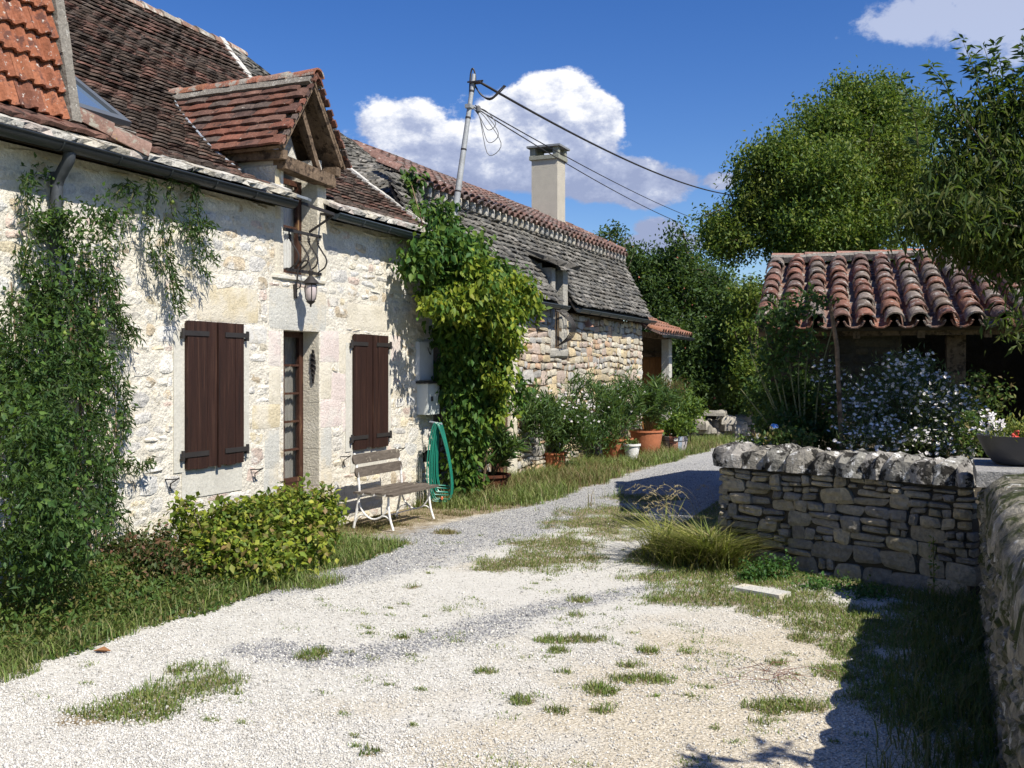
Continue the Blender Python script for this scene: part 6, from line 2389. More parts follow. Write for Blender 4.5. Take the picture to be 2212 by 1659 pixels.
t_, c = potted('potted_oleander', 'oleander in a rusty brown broken metal pot beside the green hose and creeper', 1056, 1070, .20, .275, .27, C_RUST)
oleander(t_, c, .25, .60, .68, 800, 401, size=.17, stems=16)
t_, c = potted('potted_oleander', 'oleander in a small ribbed orange terracotta pot half hidden in the tall verge grass', 1198, 1020, .17, .20, .32, C_TERRA)
oleander(t_, c, .28, .62, 1.0, 1500, 402, size=.15, stems=20, flowers=(26, F_WHITE), mat=leaf_mat('yellowish_oleander', [(.07, .12, .025), (.10, .15, .03), (.05, .10, .025), (.14, .18, .03)]))
t_, c = potted('potted_oleander', 'oleander in a medium round terracotta pot left of the white bucket', 1335, 998, .24, .30, .42, C_TERRA)
oleander(t_, c, .40, .75, 1.15, 1700, 403, size=.15, stems=22, flowers=(50, F_WHITE))
t_, c = potted('potted_oleander', 'tallest oleander in the large terracotta pot right of the white bucket', 1400, 986, .25, .32, .50, C_TERRA)
oleander(t_, c, .48, .85, 1.15, 2100, 404, size=.16, stems=24, flowers=(12, F_WHITE))
t_, c = potted('potted_oleander', 'bushy oleander without visible pot against the barn wall behind the verge grass', 1265, 985, .14, .16, .25, C_TERRA)
oleander(t_, c, .2, .7, 1.0, 1500, 405, size=.15, stems=20, flowers=(50, F_WHITE))
t_, c = potted('white_bucket', 'plain white bucket with a low plant between two terracotta pots', 1366, 1000, .10, .145, .34, C_WHITEPAINT, cat='bucket')
foliage('foliage', blob_points(140, c + np.array([0, 0, .36]), (.14, .14, .08), 5, clump=.03), .06, L_WEED, t_, kind='stuff', seed=3)
# half barrel planter with flowers: staves and hoops
q = on_z(1462, 982) + np.array([-SN, CS, 0]) * .25
tb = thing('half_barrel', 'pale pinkish half barrel planter with colour patches and flowers at the road bend', 'planter', tuple(q))
STV = [M('barrel_grey', [(.42, .38, .36)], namt=.2, famt=.2, bump=.3), M('barrel_pink', [(.50, .24, .17)], namt=.2, famt=.2, bump=.3), M('barrel_blue', [(.34, .40, .48)], namt=.2, famt=.2, bump=.3)]
for k in range(18):
    a0, a1 = 2 * math.pi * k / 18, 2 * math.pi * (k + 1) / 18 - .02
    r0, r1, h = .21, .275, .36
    V = []
    for (rr, z) in ((r0, 0), (r1, h)):
        for a in (a0, a1):
            V += [(q[0] + rr * math.cos(a), q[1] + rr * math.sin(a), z), (q[0] + (rr - .02) * math.cos(a), q[1] + (rr - .02) * math.sin(a), z)]
    mt = STV[1] if k in (13, 14, 7) else STV[2] if k in (15,) else STV[0]
    MB().geo(V, [(0, 2, 6, 4), (1, 5, 7, 3), (4, 6, 7, 5), (0, 4, 5, 1), (2, 3, 7, 6), (0, 1, 3, 2)]).build('stave', mt, tb)
MB().tube([(q[0] + .262 * math.cos(a), q[1] + .262 * math.sin(a), .27) for a in np.linspace(0, 2 * math.pi, 25)], .006, 5).build('hoop', C_DARKMETAL, tb)
MB().lathe([(.25, .30), (.25, .31)], (q[0], q[1], 0), 16).build('soil', M_DARKJ, tb)
# round emblem ring and small notice plate on the barrel
aa_ = math.atan2(-q[1], -q[0])
for k_, da in ((0, -.30),):
    a = aa_ + da
    cc = np.array([q[0] + .262 * math.cos(a), q[1] + .262 * math.sin(a), .19]); tn = np.array([-math.sin(a), math.cos(a), 0])
    MB().tube([cc + tn * .028 * math.cos(b_) + np.array([0, 0, .028 * math.sin(b_)]) for b_ in np.linspace(0, 2 * math.pi, 13)], .006, 5).build('ring', C_DARKMETAL, tb)
a = aa_ + .08
cc = np.array([q[0] + .275 * math.cos(a), q[1] + .275 * math.sin(a), .30]); tn = np.array([-math.sin(a), math.cos(a), 0])
MB().obox(cc, tn, (math.cos(a), math.sin(a), 0), (0, 0, 1), .038, .006, .028).build('plate', M_ASH['pale'], tb)
foliage('foliage', blob_points(900, q + np.array([0, 0, .52]), (.38, .38, .26), 6, clump=.05), .075, leaf_mat('geranium_leaf', [(.12, .19, .03), (.16, .22, .03), (.08, .14, .03)]), tb, kind='stuff', seed=3, aspect=.7)
dots('flowers', blob_points(22, q + np.array([0, 0, .62]), (.42, .42, .28), 9, clump=.05), .022, F_RED, tb, kind='stuff')
pos_ = thing('young_tree', 'bright green young sapling with flowers behind the half barrel planter', 'sapling', tuple(on_z(1500, 968)))
foliage('foliage', blobs([(1490, 890, 32, 38, 21.2, .3, 700), (1470, 860, 28, 30, 21.4, .3, 400)], 55, clump=.07, per=12), .09, MATS[('geranium_leaf', True)], pos_, kind='stuff', seed=5, aspect=.6)
MB().tube([on_z(1492, 968), at_d(1490, 890, 21.2)], .012, 5).build('stem', C_STEM, pos_)

# fine mixed plants between pots and barn wall
bd = thing('border_plants', 'mixed border of leafy plants and feathery stems between the terracotta pots and barn', 'plants', (-5.9, 15.5, 0))
foliage('border_leaves', blobs([(1160, 900, 55, 60, 15.6, .3, 1500), (1250, 850, 60, 40, 17.5, .3, 700), (1230, 930, 60, 60, 16.5, .3, 1700), (1300, 930, 50, 60, 18.0, .3, 1200), (1330, 840, 50, 45, 20.0, .3, 800), (1430, 860, 50, 40, 20.8, .3, 1000), (1450, 920, 30, 40, 20.3, .3, 500), (1130, 860, 30, 40, 14.5, .15, 250)], 411, clump=.10, per=10), .11, L_OLE, bd, kind='stuff', aspect=.2, direc=(.1, 0, .7), spread=.6, seed=31)
foliage('reddish_plumes', blobs([(1440, 840, 35, 22, 20.4, .25, 600)], 415, clump=.08, per=20), .07, leaf_mat('reddish_plume', [(.16, .10, .05), (.20, .13, .06)]), bd, kind='stuff', aspect=.12, direc=(0, 0, 1), spread=.5, seed=32)
petals('white_blossom', blobs([(1240, 880, 60, 40, 16.2, .2, 60), (1330, 880, 60, 50, 19.0, .2, 50), (1190, 850, 30, 20, 15.4, .2, 14)], 417, clump=.1, per=3), .022, F_WHITE, bd, kind='stuff')

# ------------------------------------------------------------------ tall grass tuft by the garden wall
gt = thing('grass_clump', 'large clump of long arching grass at the corner of the garden wall', 'grass clump', tuple(on_z(1500, 1225)))
r = np.random.default_rng(77)
P_ = []
for (px, py, hx, n) in ((1500, 1215, 70, 1300), (1555, 1222, 55, 900), (1450, 1200, 50, 450), (1470, 1150, 60, 420), (1540, 1130, 30, 300)):
    c = on_z(px, py); s_ = hx / F * (F * EYE / (py - 798))
    P_.append(c + r.normal(0, 1, (n, 3)) * np.array([s_ * .55, s_ * .55, 0]))
P_ = np.concatenate(P_); P_[:, 2] = 0
dl = (P_[:, 0] + 1.87) * .396 + (P_[:, 1] - 8.9) * .919
P_ = P_[dl < .02]
cl = r.integers(0, 46, len(P_)); off_ = r.normal(0, .10, (46, 3)) * np.array([1, 1, 0]); P_ = P_ * .75 + (P_[cl * (len(P_) // 46)] + off_[cl]) * .25
V, Fv = grass_geo(P_, np.clip(.17 + .20 * (noise2(P_[:, 0] * 4, P_[:, 1] * 4, 55) + .6), .10, .46), .0058, 78, 1.7, 1.4)
add('grass_blades', mesh_from('grass_blades', V, Fv, leaf_mat('long_grass_blade', [(.18, .23, .035), (.25, .28, .05), (.32, .30, .09), (.10, .16, .03), (.40, .35, .17)], leaf=.3)), gt, kind='stuff')
mb = MB()
rr = random.Random(8)
for k in range(16):
    b0 = np.array(on_z(rr.uniform(1450, 1560), rr.uniform(1150, 1215)))
    a = rr.uniform(2.2, 4.2)
    tp = b0 + np.array([math.cos(a) * .35, math.sin(a) * .25, rr.uniform(.45, .62)])
    pts = curve_pts([b0, lerp(b0, tp, .5) + np.array([0, 0, .14]), tp + np.array([0, 0, .0]), tp + np.array([math.cos(a) * .14, math.sin(a) * .1, -.06])], 14)
    mb.tube(pts, .0016, 3)
    for q_ in pts[-5:]:
        for j in range(3):
            mb.tube([q_, q_ + np.array([rr.uniform(-.03, .03), rr.uniform(-.03, .03), rr.uniform(-.02, .02)])], .0022, 3)
mb.build('seed_heads', M('straw', [(.34, .28, .15)], namt=.1, famt=0, bump=0), gt, kind='stuff')

gl = thing('low_weeds', 'bright green low weeds at the foot of the garden wall', 'weeds', tuple(on_z(1650, 1250)))
P_ = blobs([(1660, 1228, 60, 26, 8.1, .12, 900), (1630, 1245, 40, 14, 8.0, .12, 300), (1780, 1265, 60, 16, 7.7, .12, 420), (1870, 1290, 60, 25, 7.4, .15, 500)], 431, clump=.035, per=10, floor=0)
foliage('weed_leaves', P_, .032, leaf_mat('clover_leaf', [(.05, .13, .03), (.07, .16, .035), (.04, .10, .025)]), gl, kind='stuff', aspect=.6, up_bias=.8, seed=35)
# tall thin weed in front of the wall, and dark grass below the near wall
tw = thing('thin_weed', 'single tall thin leafy weed stem standing before the shaded garden wall', 'weed', tuple(on_z(2020, 1310)))
b0 = on_z(2018, 1312); tp = at_d(2016, 1160, 7.15)
MB().tube([b0, tp], .004, 5).build('stem', C_STEM, tw)
P_ = np.array([lerp(b0, tp, k / 60) for k in range(60)]) + rng.normal(0, .014, (60, 3))
foliage('leaves', P_, .038, L_WEED, tw, kind='stuff', aspect=.5, seed=36)
r = np.random.default_rng(88)
x = r.uniform(-.55, .2, 9000); y = r.uniform(3.6, 8.0, 9000)
V, Fv = grass_geo(np.stack([x, y, 0 * x], 1)[(x + r.uniform(-.4, .2, 9000) > -.16) & (noise2(x * 4, y * 4, 3) > -.5)], .13, .0035, 89, .6, .9)
add('shaded_grass', mesh_from('shaded_grass', V, Fv, L_GRASS), None, kind='stuff')
# dry twiggy weeds on the gravel
tg = thing('dead_twigs', 'thin dry reddish twigs lying on the gravel near the shadow edge', 'twigs', tuple(on_z(1670, 1460)))
mb = MB(); rr = random.Random(4)
for k in range(22):
    a = np.array(on_z(1665 + rr.uniform(-20, 20), 1462 + rr.uniform(-12, 12))); an = rr.uniform(0, 6.28); Lk = rr.uniform(.12, .34)
    e = a + np.array([math.cos(an) * Lk, math.sin(an) * Lk, 0])
    mb.tube([a + np.array([0, 0, .01]), lerp(a, e, .5) + np.array([rr.uniform(-.03, .03), rr.uniform(-.03, .03), rr.uniform(.02, .05)]), e + np.array([0, 0, .012])], .0016, 3)
mb.build('twigs', M('red_twig', [(.17, .09, .07)], namt=0, famt=0, bump=0), tg, kind='stuff')

# ------------------------------------------------------------------ garden plants behind the wall
asb = thing('aster_bush', 'tall bush of small white michaelmas daisies behind the garden wall', 'flower bush', tuple(np.array([.3, 9.2, .6])))
SP = [(1950, 860, 95, 95, 9.3, .35, 3600), (1870, 900, 60, 60, 9.2, .3, 1400), (2040, 900, 80, 80, 9.1, .35, 2600), (1980, 810, 60, 45, 9.6, .25, 1000), (1900, 950, 110, 35, 8.9, .2, 1500), (2070, 960, 60, 40, 8.8, .2, 900), (1795, 820, 45, 50, 9.8, .2, 500)]
P_ = blobs(SP, 501, clump=.05, per=10)
foliage('aster_leaves', P_, .055, L_ASTER, asb, kind='stuff', aspect=.18, direc=(0, 0, .6), spread=.6, seed=41)
r = np.random.default_rng(2)
cand = P_ + np.array([.0, -.03, .02])
k = r.permutation(len(cand))[:1700]
petals('aster_flowers', cand[k], .018, F_WHITE, asb, n=7, kind='stuff')

rs = thing('rose_bush', 'leggy rose bush with green shoots and bare canes left of the white daisies', 'bush', (-1.1, 10.0, .6))
P_ = blobs([(1690, 680, 45, 40, 9.8, .25, 500), (1665, 770, 40, 50, 9.9, .25, 380), (1720, 860, 80, 60, 10.2, .3, 1500), (1760, 930, 60, 40, 10.0, .3, 900), (1640, 850, 30, 50, 10.5, .2, 400), (1720, 740, 60, 30, 9.8, .2, 300), (1690, 920, 60, 30, 9.8, .2, 500), (1750, 655, 40, 25, 9.6, .15, 160)], 521, clump=.06, per=8)
foliage('rose_leaves', P_, .065, leaf_mat('rose_leaf', [(.05, .10, .025), (.07, .12, .03), (.035, .075, .022)]), rs, kind='stuff', aspect=.5, seed=43)
mb = MB(); rr = random.Random(6)
for (bx_, tx, ty) in ((1745, 1640, 800), (1745, 1620, 760), (1740, 1662, 880), (1750, 1700, 690), (1748, 1730, 720), (1745, 1650, 700), (1748, 1800, 700), (1750, 1690, 830), (1745, 1765, 650), (1740, 1600, 840)):
    b0 = at_d(bx_ + rr.uniform(-15, 15), 0, 9.9); b0[2] = .6
    tp = at_d(tx, ty, 9.8 + rr.uniform(-.2, .2))
    mb.tube(curve_pts([b0, lerp(b0, tp, .55) + np.array([-.05, 0, .08]), tp], 10), [.012 - .0008 * i for i in range(11)], 5)
mb.build('rose_canes', M('cane', [(.20, .20, .10)], namt=.3, famt=0, bump=0), rs, kind='stuff')
sk_ = thing('garden_stake', 'tall grey wooden stake leaning in front of the tiled shed roof', 'stake', tuple(np.array(at_d(1818, 880, 9.0))))
MB().tube([np.array([*at_d(1822, 900, 9.0)[:2], .6]), at_d(1808, 750, 8.98), at_d(1793, 655, 8.95)], [.022, .02, .016], 8).build('stake_pole', C_WOODX, sk_)
ir = thing('iris_clump', 'clump of sword shaped iris leaves above the left coping stones', 'plant', (-1.2, 9.3, .6))
r = np.random.default_rng(12)
P_ = np.array([at_d(px, 0, 9.1) for px in r.uniform(1690, 1790, 90)]); P_[:, 2] = .6; P_ += r.normal(0, .05, P_.shape) * np.array([1, 1, 0])
V, Fv = grass_geo(P_, .34, .012, 13, .4, .35)
add('iris_leaves', mesh_from('iris_leaves', V, Fv, leaf_mat('iris_leaf', [(.05, .11, .05), (.07, .13, .05)])), ir, kind='stuff')
P_ = blobs([(1700, 945, 60, 14, 8.95, .12, 700), (1620, 950, 30, 10, 9.1, .1, 150), (2100, 930, 40, 50, 8.6, .2, 500), (2120, 860, 60, 60, 9.4, .3, 700)], 541, clump=.04, per=10)
foliage('garden_weeds', P_, .045, L_WEED, None, kind='stuff', seed=44)
q = at_d(1673, 925, 9.05)
bl = MB().lathe([(.003, -.045), (.025, -.038), (.042, -.018), (.046, 0), (.042, .018), (.025, .038), (.003, .045)], tuple(q), 16)
bl.tube([(q[0], q[1], .6), (q[0], q[1], q[2] - .04)], .006, 6)
bl.build('garden_ball', M('mirror_ball', [(.75, .76, .80)], rough=.08, metallic=1.0, namt=0, famt=0, bump=0), None, True, label='small shiny silver garden ball on a stick above the coping', category='garden ornament')
# bowl plants
c = np.array([bx, by, 1.24])
foliage('foliage', blob_points(1100, c, (.24, .24, .13), 61, clump=.03, per=8), .035, leaf_mat('sedum_leaf', [(.20, .24, .04), (.28, .28, .06), (.14, .20, .04)]), bowl, kind='stuff', aspect=.35, direc=(0, 0, .7), spread=.6, seed=45)
dots('red_flowers', blob_points(26, c + np.array([0, 0, .05]), (.22, .22, .12), 62, clump=.03, per=3), .013, F_RED, bowl, kind='stuff')
petals('white_flowers', blob_points(30, c + np.array([-.22, .05, .05]), (.10, .12, .12), 63, clump=.03, per=3), .028, F_WHITE, bowl, kind='stuff')

# ------------------------------------------------------------------ trees
def limb_tree(root, base, top, r0, targets, mat=C_BARK, seed=1):
    r = np.random.default_rng(seed)
    mb = MB()
    base, top = np.asarray(base, float), np.asarray(top, float)
    trunk = curve_pts([base, lerp(base, top, .35) + r.normal(0, .06, 3) * r0 * 8, lerp(base, top, .7) + r.normal(0, .06, 3) * r0 * 8, top], 14)
    mb.tube(trunk, [lerp(r0, r0 * .22, i / 14) for i in range(15)], 9)
    mb.build('trunk', mat, root, smooth=True)
    lb = MB()
    for tg_ in targets:
        i = int(r.integers(4, 12))
        a = np.asarray(trunk[i])
        L_ = np.linalg.norm(tg_ - a)
        m_ = lerp(a, tg_, .5) + np.array([0, 0, .12 * L_]) + r.normal(0, .06 * L_, 3)
        rr_ = r0 * lerp(.5, .2, i / 14)
        lb.tube(curve_pts([a, m_, tg_], 8), [rr_ * (1 - k / 9) for k in range(9)], 5)
    lb.build('limbs', mat, root, smooth=True, kind='stuff')


def tree(name, label, cat, base, top, r0, specs, size, mat, seed, clump=.3, per=40, group=None, aspect=.5, droop=.5, fruits=0, shell=.5, bark=C_BARK, rag=.06):
    t_ = thing(name, label, cat, tuple(base), group)
    if name == 'ash_tree':
        specs = [(*s[:6], int(s[6] * 1.55)) for s in specs]
    P_ = blobs(specs, seed, clump=clump, per=per, shell=shell, rag=rag)
    P_ = P_[P_[:, 2] > .05]
    foliage('crown', P_, size, mat, t_, kind='stuff', aspect=aspect, droop=droop, up_bias=.5, seed=seed)
    r = np.random.default_rng(seed)
    tg = P_[r.permutation(len(P_))[:22]]
    limb_tree(t_, base, top, r0, tg, bark, seed)
    if fruits:
        dots('apples', P_[r.permutation(len(P_))[:fruits]] , .032, F_APPLE, t_, kind='stuff')
    return t_


def base_at(px, dep, z=0):
    q = at_d(px, 0, dep); q[2] = z
    return q


tree('ash_tree', 'tall broad olive green tree rising behind the shed, the highest crown', 'tree', base_at(1790, 31), at_d(1800, 260, 31), .34,
     [(1880, 255, 75, 55, 31, 1.8, 6500), (1780, 275, 55, 50, 30.5, 1.5, 4500), (1965, 270, 50, 55, 32, 1.4, 3800), (1690, 350, 60, 55, 30, 1.5, 5500), (1770, 390, 95, 75, 29.5, 2.0, 10500), (1890, 360, 95, 85, 30.5, 2.0, 10500),
      (1645, 440, 60, 60, 30, 1.5, 5500), (1730, 500, 95, 65, 29.3, 1.8, 8500), (1850, 490, 95, 70, 30, 1.9, 8000), (1575, 520, 48, 55, 30, 1.1, 3200), (2000, 420, 70, 100, 31, 1.6, 4500), (1828, 200, 26, 26, 31, .7, 900), (1905, 195, 26, 20, 31, .7, 700), (1620, 355, 24, 34, 30, .6, 900), (1548, 480, 30, 34, 30, .7, 900)],
     .125, L_ASH_, 601, clump=.27, per=85, droop=.8, shell=.62, rag=.13)
tree('apple_tree', 'spreading apple tree with small red fruit beyond the barn roof end', 'tree', base_at(1470, 28.5), at_d(1460, 640, 28.5), .16,
     [(1390, 600, 55, 55, 28, 1.2, 3500), (1440, 590, 60, 60, 28.5, 1.2, 4200), (1500, 620, 60, 70, 28.5, 1.3, 4200), (1420, 660, 60, 60, 28, 1.2, 3500), (1365, 560, 35, 30, 27.5, .6, 900)],
     .12, L_APPLE, 621, clump=.2, per=30, fruits=110, group=None)
tree('apple_tree', 'apple sprig standing clear against the sky beside the tiled barn gable', 'tree', base_at(1322, 26.5), at_d(1322, 520, 26.5), .08,
     [(1305, 512, 22, 16, 26.5, .35, 260), (1330, 500, 20, 14, 26.5, .35, 220), (1350, 530, 18, 22, 26.5, .35, 200), (1322, 540, 30, 20, 26.5, .4, 260)],
     .10, L_APPLE, 631, clump=.12, per=14, fruits=14)
tree('apple_tree', 'apple tree with tall upright spire shoot left of the big tree', 'tree', base_at(1540, 27.5), at_d(1475, 500, 27.5), .12,
     [(1470, 540, 22, 30, 27.5, .4, 700), (1466, 500, 9, 30, 27.5, .15, 170), (1470, 590, 40, 40, 27.5, .7, 1500), (1540, 640, 70, 60, 27, 1.2, 4200), (1585, 700, 70, 70, 26.5, 1.2, 4500), (1530, 740, 70, 60, 26.5, 1.2, 4200), (1560, 800, 75, 50, 26, 1.2, 3800)],
     .12, L_APPLE, 641, clump=.2, per=30, fruits=130)
tree('apple_tree', 'dark apple tree just behind the porch, its leaves touching the porch roof', 'tree', base_at(1500, 26.2), at_d(1490, 720, 26.2), .12,
     [(1490, 740, 50, 60, 26, 1.0, 3200), (1480, 810, 50, 50, 26, 1.0, 2600), (1440, 700, 40, 40, 27, .8, 1500), (1510, 840, 60, 40, 25.6, .9, 2200)],
     .11, L_DARK, 651, clump=.2, per=30, fruits=50)
tree('cherry_tree', 'small light leafed tree between the bend and the shed roof edge', 'tree', base_at(1625, 24.5), at_d(1620, 700, 24.5), .08,
     [(1630, 650, 45, 45, 25, .9, 2400), (1600, 720, 40, 50, 25, .9, 2000), (1620, 800, 45, 50, 24.5, .8, 2000), (1650, 860, 40, 40, 24, .8, 1600)],
     .11, L_ASH_, 661, clump=.14, per=22, fruits=0)
# dark hedge closing the view beyond the bend and the shed
hd = thing('hedge', 'dark dense hedge closing the road bend behind the tumbled wall', 'hedge', base_at(1560, 29))
P_ = blobs([(1480, 860, 70, 60, 30, 1.5, 5000), (1560, 860, 80, 60, 29, 1.5, 6500), (1640, 850, 80, 70, 27, 1.5, 5500), (1700, 780, 80, 110, 27, 1.5, 4500), (1420, 780, 60, 90, 31, 1.5, 3500), (1640, 760, 80, 90, 29, 1.2, 5000), (1560, 780, 80, 80, 31, 1.2, 4500), (1800, 620, 160, 70, 28, 1.5, 3500)], 671, clump=.25, per=30)
foliage('hedge_leaves', P_, .15, L_DARK, hd, kind='stuff', seed=51)
# peach tree at the right
pt = thing('peach_tree', 'dark green peach tree with long drooping leaves overhanging the shed at right', 'tree', (.95, 9.6, .6))
SP = [(2160, 335, 70, 55, 8.4, .5, 2300), (2075, 380, 60, 50, 8.3, .4, 1500), (2180, 450, 80, 75, 8.2, .6, 3400), (2070, 470, 65, 50, 8.1, .4, 1700), (2005, 450, 36, 30, 8.2, .3, 420), (2175, 520, 50, 36, 8.1, .5, 2000), (2075, 500, 36, 24, 8.0, .4, 600), (2212, 590, 12, 30, 8.0, .2, 200),
      (2210, 250, 60, 60, 8.4, .4, 1000), (2100, 260, 50, 40, 8.4, .3, 600), (2310, 400, 90, 150, 8.5, .6, 1700), (2205, 690, 14, 30, 7.8, .15, 120), (1975, 490, 28, 22, 8.1, .25, 130), (2430, 360, 100, 130, 8.8, .7, 900)]
P_ = blobs([(a, b, c, d, e, f, int(n * (.9 if b < 400 else 1.25))) for a, b, c, d, e, f, n in SP], 701, clump=.11, per=30)
foliage('crown', P_, .092, L_PEAR, pt, kind='stuff', aspect=.24, direc=(0, 0, -.9), spread=.6, up_bias=.3, seed=61)
r = np.random.default_rng(5)
limb_tree(pt, (.95, 9.6, .6), at_d(2260, 330, 8.4), .09, P_[r.permutation(len(P_))[:26]], C_BARK, 5)
# upright shoots
mb = MB(); PL, DLs = [], []
for (x0_, y0_, x1_, y1_) in ((2085, 300, 2010, 140), (2125, 280, 2080, 88), (2150, 260, 2125, 100), (2165, 260, 2150, 92), (2190, 250, 2180, 130), (2205, 260, 2208, 90), (2130, 300, 2105, 150), (2140, 280, 2150, 170), (2170, 280, 2190, 170), (1985, 330, 1945, 170), (2050, 330, 2035, 240), (2220, 260, 2235, 60)):
    a, b_ = at_d(x0_, y0_, 8.3), at_d(x1_, y1_, 8.3)
    pts = curve_pts([a, lerp(a, b_, .5) + np.array([.03, 0, .02]), b_], 16)
    mb.tube(pts, [.008 - .0004 * i for i in range(17)], 4)
    m_ = 75
    i = r.integers(0, 17, m_)
    PL.append(np.array(pts)[i] + r.normal(0, .012, (m_, 3)))
    dd = r.normal(0, 1, (m_, 3)); dd[:, 2] = r.uniform(-.2, .5, m_)
    DLs.append(dd)
mb.build('upright_shoots', C_STEM, pt, kind='stuff')
foliage('shoot_leaves', np.concatenate(PL), .095, leaf_mat('peach_shoot_leaf', [(.04, .08, .03), (.055, .10, .035)]), pt, kind='stuff', aspect=.26, direc=np.concatenate(DLs), spread=.2, seed=62)

# tree over the near wall, outside the picture, whose branch shades the corner of the road
nt = thing('walnut_tree', 'leafy tree behind the roadside wall throwing shade on its coping', 'tree', (3.4, 1.8, 0))
P_ = np.concatenate([blob_points(2600, (3.55, 4.4, 3.0), (1.1, 1.6, .7), 801, clump=.15, per=22), blob_points(3000, (3.9, 1.8, 3.3), (1.3, 1.8, .9), 802, clump=.15, per=22),
                     blob_points(36, (1.42, 3.20, 3.0), (.12, .06, .08), 803, clump=.04, per=12), blob_points(26, (1.66, 3.45, 3.05), (.1, .06, .08), 804, clump=.04, per=12)])
P_ = P_[P_[:, 0] > P_[:, 1] * .0616 + .25]
foliage('crown', P_, .14, L_PEAR, nt, kind='stuff', aspect=.4, seed=63)
limb_tree(nt, (3.4, 1.8, 0), (3.2, 2.5, 3.6), .12, np.array([(1.5, 3.4, 3.0), (3.0, 4.2, 3.0), (2.6, 1.5, 3.2), (4.2, 2.8, 3.3)]), C_BARK, 9)

# distant wood round the horizon
r = np.random.default_rng(900)
P_ = []
for k in range(150):
    a = r.uniform(-1.6, 1.6); d_ = r.uniform(75, 120)
    c = np.array([math.sin(a) * d_, math.cos(a) * d_, r.uniform(1.5, 3)])
    P_.append(blob_points(240, c, (5, 5, r.uniform(3, 5)), 900 + k, clump=.9, per=12))
P_ = np.concatenate(P_)
foliage('distant_wood', P_, 1.3, L_DARK, None, kind='stuff', aspect=.8, seed=64)

# ------------------------------------------------------------------ bench
bn_ = thing('garden_bench', 'small white iron bench with weathered wooden slats under the narrow shutters', 'bench', (-5.6, 9.5, 0))
y0, y1 = 9.10, 10.0
xb, xf = -5.80, -5.42
C_OLDW = M('old_bench_wood', [(.12, .10, .08)], rough=.95, namt=.35, nscale=6, famt=.5, fine=30, stretch=(1, .25, 1), bump=.7, speck=((.34, .30, .23), 14, .6, .7))
def slat(c, hw, hz, name, tilt=0):
    """rounded-end board along y"""
    V = []
    n = 8
    prof = []
    for k in range(n + 1):
        a = -math.pi / 2 + math.pi * k / n
        prof.append((hw - hz + math.cos(a) * hz * .8, math.sin(a) * hz))
    for k in range(n + 1):
        a = math.pi / 2 + math.pi * k / n
        prof.append((-(hw - hz) + math.cos(a) * hz * .8, math.sin(a) * hz))
    m_ = len(prof)
    for dx in (-.011, .011):
        for (yy, zz) in prof:
            V.append((c[0] + dx + zz * tilt, c[1] + yy, c[2] + zz))
    Fc = [tuple(range(m_ - 1, -1, -1)), tuple(range(m_, 2 * m_))] + [(i, (i + 1) % m_, m_ + (i + 1) % m_, m_ + i) for i in range(m_)]
    return MB().geo(V, Fc).build(name, C_OLDW, bn_)
slat((xb - .02, (y0 + y1) / 2 - .03, .735), .50, .052, 'back_slat', -.12)
slat((xb + .0, (y0 + y1) / 2 - .01, .595), .50, .052, 'back_slat', -.12)
for k in range(4):
    xx_ = lerp(xb + .03, xf + .05, k / 3)
    MB().box(xx_ - .048, xx_ + .044, y0 - .06, y1 + .06, .375 - (.012 if k == 3 else 0), .397 - (.012 if k == 3 else 0)).build('seat_slat', C_OLDW, bn_)
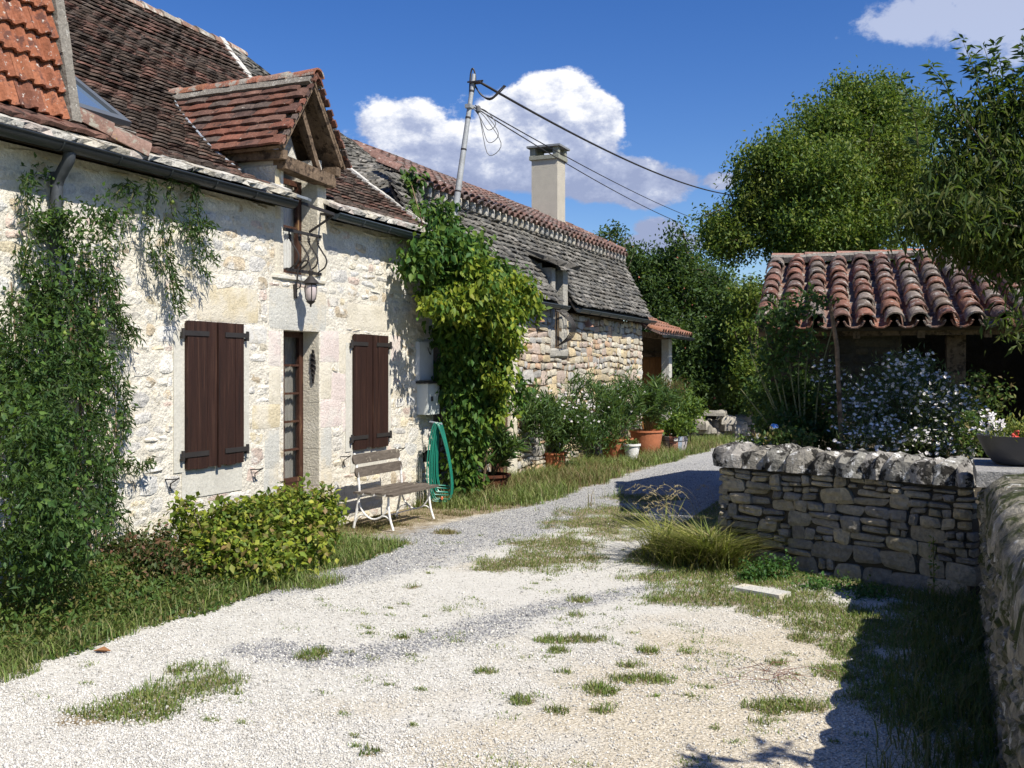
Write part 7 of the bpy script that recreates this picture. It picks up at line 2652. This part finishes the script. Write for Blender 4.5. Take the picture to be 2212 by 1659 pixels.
for yy in (y0, y1):
    MB().tube(curve_pts([(xb - .05, yy, 0), (xb - .01, yy, .20), (xb + .02, yy, .38), (xb - .0, yy, .58), (xb - .045, yy, .80)], 14), .014, 8).build('back_post', C_WHITEPAINT, bn_, smooth=True)
    MB().tube(curve_pts([(xf + .06, yy, 0), (xf + .02, yy, .12), (xf - .0, yy, .25), (xf + .0, yy, .372)], 12), .013, 8).build('leg', C_WHITEPAINT, bn_, smooth=True)
    MB().box(xb + .0, xf + .03, yy - .012, yy + .012, .355, .374).build('seat_bearer', C_WHITEPAINT, bn_)
    MB().tube(curve_pts([(xb + .01, yy, .30), (xb + .05, yy, .20), (xb + .12, yy, .13), (lerp(xb, xf, .52), yy, .105), (xf - .10, yy, .13), (xf - .03, yy, .20), (xf + .0, yy, .30)], 20), .010, 7).build('curved_brace', C_WHITEPAINT, bn_, smooth=True)
    MB().tube(curve_pts([(xb - .03, yy, .06), (xb + .01, yy, .125), (xb + .07, yy, .145), (xb + .14, yy, .12)], 10), .008, 6).build('scroll', C_WHITEPAINT, bn_, smooth=True)
    MB().tube(curve_pts([(xf + .045, yy, .06), (xf - .0, yy, .125), (xf - .06, yy, .145), (xf - .13, yy, .12)], 10), .008, 6).build('scroll', C_WHITEPAINT, bn_, smooth=True)
MB().tube([(lerp(xb, xf, .5), y0, .105), (lerp(xb, xf, .5), y1, .105)], .007, 6).build('stretcher', C_WHITEPAINT, bn_)

# ------------------------------------------------------------------ hose
hz = thing('garden_hose', 'coiled green garden hose hanging on the cottage corner beside the creeper', 'hose', (-5.9, 11.6, 0))
C_HOSE = M('green_hose', [(.012, .17, .115)], rough=.35, spec=.5, namt=.15, famt=0, bump=0, speck=((.02, .30, .2), 30, .62, .7))
rr = random.Random(2)
hc = at_d(952, 0, 12.45); hc[2] = 0
rt = np.array([CS, SN, 0])
for k in range(9):
    w = .045 + .011 * k + rr.uniform(-.006, .006)
    top, bot = 1.02 + rr.uniform(-.02, .02), .26 - .026 * k + rr.uniform(-.02, .02)
    off = np.array([.0 - .012 * (k % 3), -.012 * k, 0])
    pts = []
    for i in range(33):
        a = 2 * math.pi * i / 32
        z = lerp(bot, top, (math.cos(a) + 1) / 2)
        ww = w * math.sin(a) * (0.55 + .45 * (1 - (z - bot) / (top - bot)))
        skew = .13 * (1 - (z - bot) / (top - bot)) if ww > 0 else .0
        pts.append(hc + rt * (ww + skew - .0) + off + np.array([0, 0, z]))
    pts = [np.array([p[0], p[1], max(p[2], .02)]) for p in pts]
    MB().tube(pts, .0095, 6).build('hose_loop', C_HOSE, hz, smooth=True)
MB().tube(curve_pts([hc + rt * -.17 + np.array([0, 0, .55]), hc + rt * -.13 + np.array([0, 0, .42]), hc + rt * -.05 + np.array([0, 0, .22]), hc + rt * .03 + np.array([.02, -.05, .10])], 14), .0095, 6).build('hose_tail', C_HOSE, hz, smooth=True)
c = hc + rt * .03 + np.array([.03, -.10, .12])
MB().tube([c, c + np.array([.01, 0, -.035])], .016, 8).build('hose_connector', M('orange_connector', [(.75, .16, .08)], rough=.5, namt=0, famt=0, bump=0), hz)
MB().tube([hc + np.array([-.18, .05, 1.04]), hc + np.array([.03, -.03, 1.02])], .012, 6).build('hose_hook', C_ZINC, hz)
